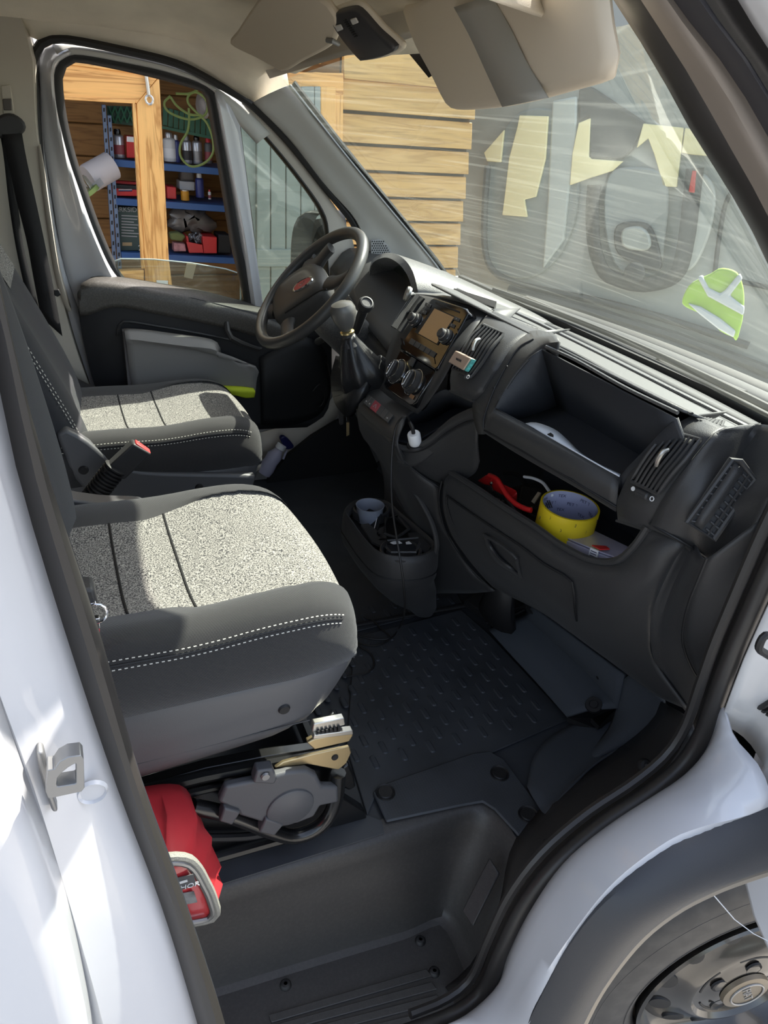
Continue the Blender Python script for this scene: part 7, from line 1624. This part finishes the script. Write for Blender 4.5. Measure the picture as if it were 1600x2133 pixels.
# grey-green boarded door seen through the quarter light
gdm = mat('sage_painted_wood', (0.30, 0.335, 0.31), 0.6, var=0.12, vscale=5)
gdoor = thing('shed_door', Q(590, 800, y=YW-0.02), 'sage grey boarded shed door seen through the quarter window', 'door')
edges = [500, 535, 564, 596, 627, 656]
for k in range(5):
    slab('door_board', g([(edges[k]+1, 180), (edges[k+1]-1, 180), (edges[k+1]-1, 800), (edges[k]+1, 800)], YW-0.02-(0.012 if k else -0.01)), (0, 0.02, 0), gdm, gdoor, bevel=0.004)
slab('door_rail', g([(536, 520), (656, 520), (656, 556), (536, 556)], YW-0.045), (0, 0.02, 0), gdm, gdoor, bevel=0.003)
slab('door_trim', g([(656, 180), (668, 180), (668, 800), (656, 800)], YW-0.03), (0, 0.03, 0), gdm, gdoor, bevel=0.003)
slab('door_trim', g([(668, 180), (700, 180), (700, 800), (668, 800)], YW-0.02), (0, 0.03, 0), pineV, shed, bevel=0.003)
# shelving with its stock
blue = mat('blue_shelf_paint', (0.035, 0.10, 0.27), 0.4)
blueg = mat('galvanised_blue', (0.16, 0.22, 0.34), 0.4, metal=0.4)
YS1 = YW+0.42
rack = thing('shelf_rack', Q(230, 560, y=YS1), 'blue metal shelf rack inside the shed', 'shelf')
for px0, px1 in (((212, 218), (236, 560)), ((224, 240), (246, 560))):
    slab('rack_post', QL([px0, (px0[0]+8, px0[1]), (px1[0]+8, px1[1]), px1], y=YS1), (0, 0.03, 0), blueg, rack, bevel=0.002)
    for k in range(16):
        t_ = (k+0.5)/16; x = px0[0]+(px1[0]-px0[0])*t_+4; yv = px0[1]+(px1[1]-px0[1])*t_
        slab('post_slot', QL([(x-1.6, yv-4), (x+1.6, yv-4), (x+1.6, yv+4), (x-1.6, yv+4)], y=YS1-0.002), (0, 0.002, 0), M['black'], rack)
shelves = [((234, 329), (500, 352)), ((240, 410), (510, 429)), ((252, 523), (520, 537))]
SZ = []
for a, b in shelves:
    p, q = Q(a[0], a[1], y=YS1), Q(b[0], b[1], y=YS1); zc = (p.z+q.z)/2
    SZ.append((p, q))
    slab('shelf_board', [p+V((0, 0, -0.005)), q+V((0, 0, -0.005)), q+V((0, 0, -0.035)), p+V((0, 0, -0.035))], (0, 0.34, 0), blue, rack, bevel=0.002)
def can(px, pyt, pyb, w_, body, cap, lab, capc=None, name='spray_can', cat='spray can'):
    y = YS1+0.07
    b = Q(px, pyb, y=y); t_ = Q(px, pyt, y=y); H = t_.z-b.z; r = w_*(YS1+1.4)/1500*0.5
    o = thing(name, b, lab, cat, 'spray cans on the shed shelf')
    lathe('can_body', [(r*0.94, 0.0), (r, 0.004), (r, H*0.72), (r*0.9, H*0.76), (r*0.62, H*0.80)], b, (0, 0, 1), body, o, 18, angle=35)
    lathe('can_cap', [(r*0.60, H*0.79), (r*0.62, H*0.9), (r*0.50, H*0.985), (0.0, H)], b, (0, 0, 1), cap, o, 16, angle=35)
    slab_ = lathe('can_label', [(r*1.01, H*0.12), (r*1.01, H*0.45)], b, (0, 0, 1), capc or M['greyprint'], o, 18)
    return o
silv = mat('aluminium_can', (0.50, 0.50, 0.52), 0.3, metal=0.7); navy = mat('navy_can', (0.03, 0.04, 0.16), 0.3); blk = M['gloss']; whitec = mat('white_can', (0.62, 0.62, 0.62), 0.35)
redcap = mat('red_cap', (0.55, 0.03, 0.05), 0.35); grn = mat('dark_green_can', (0.05, 0.16, 0.10), 0.4); brn = mat('wine_print', (0.25, 0.05, 0.06), 0.5)
can(249, 268, 328, 21, silv, blk, 'silver spray can with black nozzle left of the pine post', brn)
can(355, 275, 336, 23, whitec, silv, 'fat white spray can right of the pine post', M['print'])
can(369, 280, 338, 13, navy, silv, 'slim navy spray can behind the fat white one', navy)
can(391, 280, 340, 17, silv, M['dullsteel'], 'grey capped silver spray can with printed panel', M['plastic'])
can(412, 281, 341, 18, silv, blk, 'silver spray can with tall black cap', M['dullsteel'])
can(435, 286, 340, 14, M['seatgrey'], redcap, 'grey spray can with red cap by the window edge', brn)
can(417, 360, 411, 16, navy, whitec, 'navy spray can with white nozzle on the middle shelf', navy)
can(437, 395, 415, 6, whitec, redcap, 'small white bottle with red cap on the middle shelf', brn)
def pack(name, pts, m_, lab, cat, d=0.12, y=None, bevel=0.004):
    o = slab(name, QL(pts, y=y or YS1+0.04), (0, d, 0), m_, None, bevel=bevel); return tag(o, lab, cat)
rb = pack('parts_box', [(263, 283), (290, 285), (290, 330), (264, 329)], M['red'], 'red and white carton beside the silver can', 'box')
slab('box_print', QL([(264, 284), (289, 286), (289, 297), (264, 295)], y=YS1+0.038), (0, 0.001, 0), M['print'], rb)
gb = pack('tool_carton', [(244, 431), (292, 434), (303, 522), (248, 523)], mat('dark_green_card', (0.035, 0.060, 0.052), 0.6), 'dark green tool carton on the bottom shelf', 'box', 0.14)
text('carton_letters', 'PARKSIDE', Q(262, 437, y=YS1+0.038), (1, 0, 0), (0, 0, 1), 0.030, M['greyprint'], gb)
for k in range(8): slab('carton_print', QL([(253, 448+k*6), (293-(k % 3)*7, 450+k*6), (293-(k % 3)*7, 452+k*6), (253, 450+k*6)], y=YS1+0.038), (0, 0.001, 0), M['greyprint'], gb)
slab('carton_print', QL([(255, 505), (275, 505), (275, 512), (255, 512)], y=YS1+0.038), (0, 0.001, 0), mat('tan_label', (0.35, 0.25, 0.13), 0.6), gb)
text('carton_letters', '2', Q(292, 517, y=YS1+0.038), (1, 0, 0), (0, 0, 1), 0.035, M['print'], gb)
bn = thing('parts_bin', Q(420, 527, y=YS1+0.06), 'open red parts bin full of fittings on the bottom shelf', 'bin')
B4 = QL([(388, 492), (452, 495), (452, 527), (394, 527)], y=YS1+0.03)
slab('bin_front', QL([(388, 503), (422, 510), (424, 527), (394, 527)], y=YS1+0.02), (0, 0.006, 0), M['red'], bn, bevel=0.002)
slab('bin_side', QL([(422, 492), (452, 494), (452, 528), (424, 528)], y=YS1+0.025), (0, 0.16, 0), M['red'], bn, bevel=0.003)
slab('bin_side', QL([(388, 492), (392, 492), (398, 527), (394, 527)], y=YS1+0.025), (0, 0.16, 0), M['red'], bn, bevel=0.003)
parts = []
for k in range(60):
    c = Q(random.uniform(394, 424), random.uniform(487, 505), y=YS1+random.uniform(0.05, 0.15))
    d = V((random.uniform(-1, 1), random.uniform(-1, 1), random.uniform(-1, 1))).normalized()
    parts.append(tube_data([c-d*0.012, c+d*0.012], 0.005, 6))
ft = mesh('loose_fittings', *join(parts), M['dullsteel'], bn); ft['kind'] = 'stuff'
tbx = thing('socket_set', Q(265, 408, y=YS1+0.08), 'open red and black tool case left of the pine post', 'tool case')
slab('case_base', QL([(236, 392), (292, 396), (292, 409), (238, 408)], y=YS1+0.03), (0, 0.14, 0), M['red'], tbx, bevel=0.003)
slab('case_tray', QL([(236, 384), (292, 388), (292, 396), (236, 392)], y=YS1+0.04), (0, 0.12, 0), M['black'], tbx)
slab('case_lid', QL([(235, 376), (290, 380), (290, 386), (236, 383)], y=YS1+0.10), (0, 0.05, 0), M['red'], tbx, bevel=0.003)
tube('spanner', QL([(247, 396), (275, 396)], y=YS1+0.028), 0.006, M['chrome'], tbx, seg=6)
tb2 = pack('tool_case', [(348, 388), (367, 390), (368, 415), (348, 414)], M['red'], 'red tool case right of the pine post', 'tool case')
yc_ = thing('wood_filler_tin', Q(386, 417, y=YS1+0.06), 'small orange tin on the middle shelf', 'tin')
lathe('tin_body', [(0.020, 0.0), (0.020, 0.042), (0.0, 0.043)], Q(386, 417, y=YS1+0.06), (0, 0, 1), mat('orange_tin', (0.62, 0.28, 0.02), 0.4), yc_, 18)
lathe('tin_lid', [(0.021, 0.042), (0.021, 0.047), (0.0, 0.048)], Q(386, 417, y=YS1+0.06), (0, 0, 1), M['steel'], yc_, 18)
pack('card_box', [(374, 377), (406, 379), (406, 398), (374, 395)], M['print'], 'white printed carton on the middle shelf', 'box', 0.10, YS1+0.14)
pack('spares_bag', [(378, 340), (392, 338), (403, 350), (406, 378), (376, 377)], mat('grey_polybag', (0.20, 0.18, 0.17), 0.3), 'crumpled grey bag behind the white carton', 'bag', 0.08, YS1+0.16, 0.01)
cg = cr(QL([(352, 452), (370, 432), (392, 428), (415, 435), (440, 450), (455, 468), (450, 482), (420, 488), (380, 486), (354, 480)], y=YS1+0.10), 36, True); cgc = sum(cg, V((0, 0, 0)))/36
vs, fs = grid([[cgc+(p-cgc)*k+V((0.01*math.sin(i*2.1+k*9), d, 0.01*math.sin(i*1.3+k*5))) for i, p in enumerate(cg)] for k, d in ((0.8, 0.10), (0.97, 0.05), (0.93, 0.02), (0.7, 0.0), (0.35, -0.01))], True, True)
o = mesh('clear_bag', vs, fs, mat('smoky_polythene', (0.13, 0.115, 0.105), 0.25, spec=0.7), None, angle=50); tag(o, 'bulging smoky plastic bag on the bottom shelf', 'bag')
pack('glove_pair', [(354, 486), (372, 484), (388, 492), (380, 504), (356, 500)], mat('olive_cloth', (0.16, 0.18, 0.06), 0.9), 'crumpled olive gloves on the bottom shelf', 'gloves', 0.06, YS1+0.05, 0.008)
pack('pink_pack', [(362, 506), (386, 508), (388, 524), (362, 524)], mat('pink_pack', (0.45, 0.20, 0.20), 0.5, var=0.4, vscale=40), 'small pink and white pack beside the red bin', 'pack', 0.06, YS1+0.03)
pack('black_case', [(455, 488), (480, 490), (482, 528), (454, 527)], M['black'], 'black case right of the red parts bin', 'case', 0.12)
# green crate and cable coils on the top of the rack
crg = mat('green_crate_plastic', (0.022, 0.10, 0.055), 0.5)
ct = thing('folding_crate', Q(395, 270, y=YS1+0.02), 'dark green slatted crate above the spray cans', 'crate')
for k in range(9):
    x0 = 340+k*11.3; y0 = 222+k*3.0; 
    slab('crate_slat', QL([(x0, y0), (x0+10, y0+2.6), (x0+9, y0+41), (x0-1, y0+39)], y=YS1+0.02), (0, 0.012, 0), crg, ct, bevel=0.002)
slab('crate_rim', QL([(338, 262), (440, 284), (440, 290), (338, 268)], y=YS1+0.015), (0, 0.02, 0), crg, ct)
ct2 = thing('folding_crate', Q(255, 255, y=YS1+0.05), 'dark green crate with diamond lattice left of the pine post', 'crate')
slab('crate_panel', QL([(222, 220), (278, 222), (278, 262), (224, 256)], y=YS1+0.06), (0, 0.02, 0), mat('deep_green', (0.012, 0.045, 0.028), 0.6), ct2)
for k in range(4):
    for s in (1, -1):
        x0 = 226+k*13
        tube('lattice_rib', QL([(x0, 222 if s > 0 else 256), (x0+13, 256 if s > 0 else 222)], y=YS1+0.05), 0.004, crg, ct2, seg=5)
cbl = mat('green_wire', (0.20, 0.26, 0.07), 0.5)
for k, (pts) in enumerate(([(355, 200), (342, 214), (350, 232), (380, 246), (405, 248), (428, 238), (432, 215), (420, 198), (405, 192), (392, 200), (392, 215), (410, 235), (430, 255), (442, 285), (444, 315), (432, 335), (410, 346), (392, 344), (376, 325), (376, 300), (390, 275), (394, 250), (393, 225)], [(366, 195), (395, 195), (412, 186), (415, 176)], [(355, 202), (370, 222), (395, 238), (420, 240)])):
    o = tube('hanging_cable', QL(pts, y=YW+0.30), 0.0055, cbl, None, n=90 if k == 0 else 24, seg=6)
    tag(o, ('long yellow green cable looped in front of the crate', 'short yellow green cable end under the shed roof', 'slack yellow green cable crossing the loop')[k], 'cable')
o = lathe('cable_reel', [(0.03, 0.0), (0.05, 0.01), (0.05, 0.03), (0.03, 0.04)], Q(413, 222, y=YW+0.36), (1, 0.2, 0.1), mat('pale_reel', (0.45, 0.42, 0.40), 0.5), None, 18); tag(o, 'pale roll lying on top of the green crate', 'roll')
# rolls of membrane leaning left of the rack
pr_ = thing('paper_roll', Q(200, 400, y=YS1-0.06), 'fat white roll leaning left of the rack', 'roll')
a0, a1 = Q(184, 372, y=YS1-0.02), Q(232, 345, y=YS1+0.02); ax = (a1-a0)
lathe('roll_body', [(0.0, 0.0), (0.058, 0.0), (0.060, 0.005), (0.060, ax.length*1.02), (0.02, ax.length*1.02), (0.02, ax.length*0.9)], a0, ax, mat('white_fleece', (0.62, 0.58, 0.58), 0.9), pr_, 24)
slab('roll_label', QL([(190, 385), (208, 370), (217, 383), (198, 400)], y=YS1-0.095), (0, 0.002, 0), M['greyprint'], pr_)
jr = thing('glass_jar', Q(190, 405, y=YS1-0.08), 'jar with green lid below the white roll', 'jar')
lathe('jar_body', [(0.03, 0.0), (0.035, 0.01), (0.035, 0.06), (0.03, 0.07)], Q(188, 403, y=YS1-0.13), (-0.6, 0, 0.8), M['sideglass'], jr, 18)
lathe('jar_lid', [(0.036, -0.012), (0.036, 0.006), (0.0, 0.007)], Q(192, 399, y=YS1-0.13), (0.6, 0, -0.8), mat('green_lid', (0.25, 0.35, 0.10), 0.5), jr, 18)

# ------------------------------------------------------------------ outside: ahead of the windscreen
# scuttle and wipers at the foot of the glass
sct = thing('scuttle', (1.5, 0.0, 0.5), 'black plastic scuttle panel with wipers below the windscreen', 'scuttle')
for k, (x0, z0, m_) in enumerate(((1.32, 0.632, M['black']), (1.42, 0.615, M['black']), (1.52, 0.60, M['plastic_in']), (1.62, 0.585, M['black']))):
    rows = [[V((x0+dx-0.14*abs(y)**2, y, z0+dz)) for y in [0.84-1.68*q/24 for q in range(25)]] for dx, dz in ((0, 0.0), (0.045, 0.012), (0.09, -0.014))]
    loft('scuttle_slat', rows, m_, sct, smooth_rows=False, nv=6, thick=0.006)
for y0, y1 in ((0.62, -0.02), (-0.02, -0.68)):
    tube('wiper_blade', [V((1.31-0.14*y*y+0.02, y, 0.672)) for y in [y0+(y1-y0)*q/12 for q in range(13)]], 0.008, M['black'], sct, seg=6)
    tube('wiper_arm', [V((1.44, y0+0.05, 0.63)), V((1.40, y0-0.12, 0.645)), V((1.335, (y0+y1)/2, 0.668))], 0.007, M['plastic'], sct, seg=6)
bon = loft('bonnet', [[V((1.70-0.14*abs(y)**2, y, 0.48)) for y in [0.9-1.8*q/16 for q in range(17)]], [V((2.0, y*0.95, 0.38)) for y in [0.9-1.8*q/16 for q in range(17)]], [V((2.35, y*0.85, 0.10)) for y in [0.9-1.8*q/16 for q in range(17)]]], M['dirty_white'], None, smooth_rows=False, nv=10, thick=0.004)
tag(bon, kind='structure')
# windscreen reflections built as solid grey shapes ahead of the glass
P0 = CAM+(ROWS[0]*(1250-800)+ROWS[1]*(430-1066.5)+ROWS[2]*FPX).normalized()*4.4
PN = V((-0.80, -0.60, 0.0)).normalized()
def GP(px, py, d=0.0): return onplane(px, py, P0+PN*d, PN)
gv = thing('windscreen_reflection', V((P0.x, P0.y, -0.65)), 'pale grey and cream windscreen reflections built as shapes beyond the glass', 'reflection')
gm = mat('pale_grey_reflection', (0.30, 0.32, 0.30), 0.5, var=0.08, vscale=2, coat=0.2)
gd = mat('dark_grey_panel', (0.045, 0.05, 0.052), 0.5); cream = mat('cream_sky_reflection', (0.92, 0.82, 0.45), 0.6)
def gslab(name, pts, d, th, m_, bevel=0.01): return slab(name, [GP(p[0], p[1], d) for p in pts], PN*-th, m_, gv, bevel=bevel)
def csm(pts, n=40): 
    c = cr([V((p[0], p[1], 0)) for p in pts], n, True); return [(q.x, q.y) for q in c]
gslab('hazy_field', csm([(985, 215), (1100, 80), (1250, -80), (1500, -220), (1750, -200), (1800, 500), (1800, 1000), (1400, 860), (1120, 720), (1000, 650), (950, 560), (942, 470), (950, 370), (962, 280)], 60), 0.0, 0.3, gm)
gslab('mid_grey_shape', csm([(1012, 350), (1010, 440), (1014, 520), (1030, 565), (1100, 580), (1160, 540), (1200, 450), (1205, 330), (1180, 240), (1080, 235)]), 0.03, 0.03, mat('mid_grey_panel', (0.22, 0.25, 0.24), 0.5))
tube('dark_outline', [GP(*p, 0.06) for p in ((1016, 345), (1010, 430), (1010, 515), (1026, 562), (1070, 588), (1140, 606), (1260, 630), (1400, 668), (1560, 720))], 0.020, gd, gv, n=60, seg=8)
gslab('pale_band', [(1150, 210), (1202, 200), (1200, 300), (1185, 400), (1175, 500), (1130, 560), (1140, 420)], 0.05, 0.03, mat('pale_strip', (0.46, 0.50, 0.47), 0.5))
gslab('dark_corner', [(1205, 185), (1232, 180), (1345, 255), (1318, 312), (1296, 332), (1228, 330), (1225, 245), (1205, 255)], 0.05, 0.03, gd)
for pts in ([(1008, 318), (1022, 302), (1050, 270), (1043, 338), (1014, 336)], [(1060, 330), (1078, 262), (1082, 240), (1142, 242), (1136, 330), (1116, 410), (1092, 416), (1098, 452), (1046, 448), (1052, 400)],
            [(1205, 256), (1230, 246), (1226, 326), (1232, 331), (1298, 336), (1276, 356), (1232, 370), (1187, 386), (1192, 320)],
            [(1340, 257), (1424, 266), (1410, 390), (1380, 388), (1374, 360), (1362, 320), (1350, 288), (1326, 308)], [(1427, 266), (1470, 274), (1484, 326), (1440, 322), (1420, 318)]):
    gslab('sky_reflection', pts, 0.06, 0.02, cream, 0.004)  # bright sky reflections in the glass, built as cream slabs
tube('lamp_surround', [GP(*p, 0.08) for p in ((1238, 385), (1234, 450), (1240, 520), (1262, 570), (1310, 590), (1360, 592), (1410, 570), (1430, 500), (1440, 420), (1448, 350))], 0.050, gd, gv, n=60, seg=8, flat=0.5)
gslab('pale_shape', csm([(1262, 380), (1290, 350), (1370, 355), (1392, 400), (1385, 500), (1370, 570), (1310, 575), (1275, 540), (1258, 460)]), 0.06, 0.03, mat('lamp_grey', (0.30, 0.32, 0.30), 0.45))
gslab('dark_shape', csm([(1284, 470), (1330, 462), (1360, 480), (1378, 556), (1345, 562), (1300, 540), (1280, 515)]), 0.10, 0.03, gd)
gslab('inner_shape', csm([(1296, 480), (1330, 472), (1352, 490), (1350, 520), (1300, 516)], 30), 0.12, 0.03, mat('lamp_grey_2', (0.33, 0.35, 0.32), 0.4))
lathe('round_shape', [(0.03, 0.0), (0.05, 0.02), (0.055, 0.05), (0.03, 0.06), (0.0, 0.055)], GP(1326, 566, 0.10), PN, gd, gv, 20)
gslab('side_panel', csm([(1462, 360), (1490, 400), (1480, 480), (1450, 550), (1424, 560), (1428, 480), (1445, 400)]), 0.05, 0.03, mat('panel_grey_3', (0.38, 0.40, 0.37), 0.5))
gslab('red_shape', [(1442, 355), (1450, 356), (1446, 402), (1434, 400)], 0.12, 0.04, M['red'], 0.004)
tube('dark_line', [GP(*p, 0.03) for p in ((1540, 380), (1510, 430), (1490, 560), (1495, 575), (1560, 590), (1700, 620))], 0.012, gd, gv, n=40, seg=6)
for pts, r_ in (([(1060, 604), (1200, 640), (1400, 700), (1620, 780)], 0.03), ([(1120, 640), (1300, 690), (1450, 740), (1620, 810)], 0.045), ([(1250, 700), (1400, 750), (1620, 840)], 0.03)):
    tube('dark_band', [GP(*p, 0.08) for p in pts], r_, gd, gv, n=24, seg=8)
# lime safety vest, a reflection built as a solid beyond the glass
vs_m = mat('lime_hi_vis', (0.27, 0.46, 0.03), 0.7, var=0.15, vscale=9)
PV = CAM+(ROWS[0]*(1490-800)+ROWS[1]*(640-1066.5)+ROWS[2]*FPX).normalized()*2.9
def VP2(px, py, d=0.0): return onplane(px, py, PV+PN*d, PN)
ve = thing('hi_vis_vest', VP2(1490, 735), 'lime hi-vis vest with grey reflective stripes reflected in the windscreen, built beyond it', 'vest')
def vsl(nm, pts, d, m_): return slab(nm, [VP2(p[0], p[1], d) for p in pts], PN*-0.03, m_, ve, bevel=0.006)
vb_ = [(q.x, q.y) for q in cr([V((p[0], p[1], 0)) for p in ((1478, 572), (1500, 560), (1530, 566), (1543, 585), (1549, 620), (1546, 665), (1540, 690), (1534, 712), (1528, 704), (1500, 690), (1470, 660), (1432, 642), (1420, 630), (1434, 596), (1460, 580))], 44, True)]
vsl('vest_body', vb_, 0.0, vs_m)
for pts in ([(1452, 578), (1462, 574), (1476, 600), (1500, 612), (1510, 605), (1540, 570), (1546, 582), (1520, 616), (1550, 640), (1548, 658), (1500, 632), (1474, 618)], [(1432, 632), (1460, 640), (1500, 664), (1532, 690), (1528, 704), (1496, 686), (1458, 656)]):
    vsl('reflective_stripe', pts, 0.012, mat('grey_reflective', (0.42, 0.45, 0.46), 0.4))

# ------------------------------------------------------------------ sub-parts under the part they sit on, groups of repeats
def base_name(o): return o.name.split('.')[0]
RULES = {
 'passenger_seat': {'panel_seam': 'cushion_insert', 'stitching': 'cushion_side', 'bolster_seam': 'cushion_side', 'shroud_hole': 'seat_shroud', 'shroud_groove': 'seat_shroud', 'backrest_stitching': 'backrest'},
 'seat_pedestal': {'cover_lug': 'side_cover', 'cover_boss': 'side_cover', 'cover_screw': 'side_cover', 'bracket_hole': 'rail_bracket', 'rail_tooth': 'slide_rail'},
 'front_wheel': {'tread_block': 'tyre', 'size_letter': 'tyre', 'tyre_line': 'tyre', 'vent_hole': 'wheel_rim', 'bolt_hole': 'wheel_rim', 'hub_groove': 'wheel_rim', 'hub_letters': 'hub_cap', 'badge_ring': 'hub_cap'},
 'spray_can': {'can_label': 'can_body'}, 'roof_lamp': {'rocker_button': 'lamp_lens', 'lamp_rib': 'lamp_lens'}, 'sun_visor': {'visor_band': 'visor_body'},
 'storage_box': {'label_print': 'box_label', 'box_label_flap': 'box_label', 'box_divider': 'box_body'}, 'tape_roll': {'liner_print': 'tape_core'},
 'striped_card': {'card_stripe': 'card_board'}, 'hi_vis_vest': {'reflective_stripe': 'vest_body'}, 'tool_bag': {'label_letters': 'bag_label', 'label_stripe': 'bag_label'},
 'jumper_clamp': {'clamp_rivet': 'clamp_handle', 'steel_strip': 'clamp_handle'}, 'pedal': {'pad_rib': 'pedal_pad'}, 'shelf_rack': {'post_slot': 'rack_post'},
 'steering_wheel': {'pad_mark': 'airbag_pad', 'pad_crease': 'airbag_pad'}, 'air_freshener': {'case_letters': 'case_front'}, 'usb_charger': {'usb_port': 'charger_body'},
 'power_pack': {'pack_trim': 'pack_case', 'pack_lens': 'pack_case', 'pack_fin': 'pack_case'}, 'belt_buckle': {'release_button': 'buckle_body'}}
RULES['driver_seat'] = RULES['passenger_seat']
kids = {}
for o in bpy.data.objects:
    if o.parent is not None: kids.setdefault(o.parent, []).append(o)
for root in [o for o in bpy.data.objects if o.parent is None and base_name(o) in RULES]:
    rule = RULES[base_name(root)]; mine = kids.get(root, [])
    for nm, host in rule.items():
        hosts = [k for k in mine if base_name(k) == host]; subs = [k for k in mine if base_name(k) == nm]
        if not hosts: continue
        for i, s_ in enumerate(subs): s_.parent = hosts[min(len(hosts)-1, i*len(hosts)//len(subs))]
GROUPS = {'passenger_seat': 'seats of the cab', 'driver_seat': 'seats of the cab', 'seat_pedestal': 'pedestals under the seats', 'sun_visor': 'sun visors', 'belt_buckle': 'belt buckles between the seats',
          'jumper_clamp': 'battery clamps in the shelf', 'folding_crate': 'green crates on the rack', 'hanging_cable': 'cables hanging in the shed'}
for o in bpy.data.objects:
    if o.parent is None and base_name(o) in GROUPS: o['group'] = GROUPS[base_name(o)]
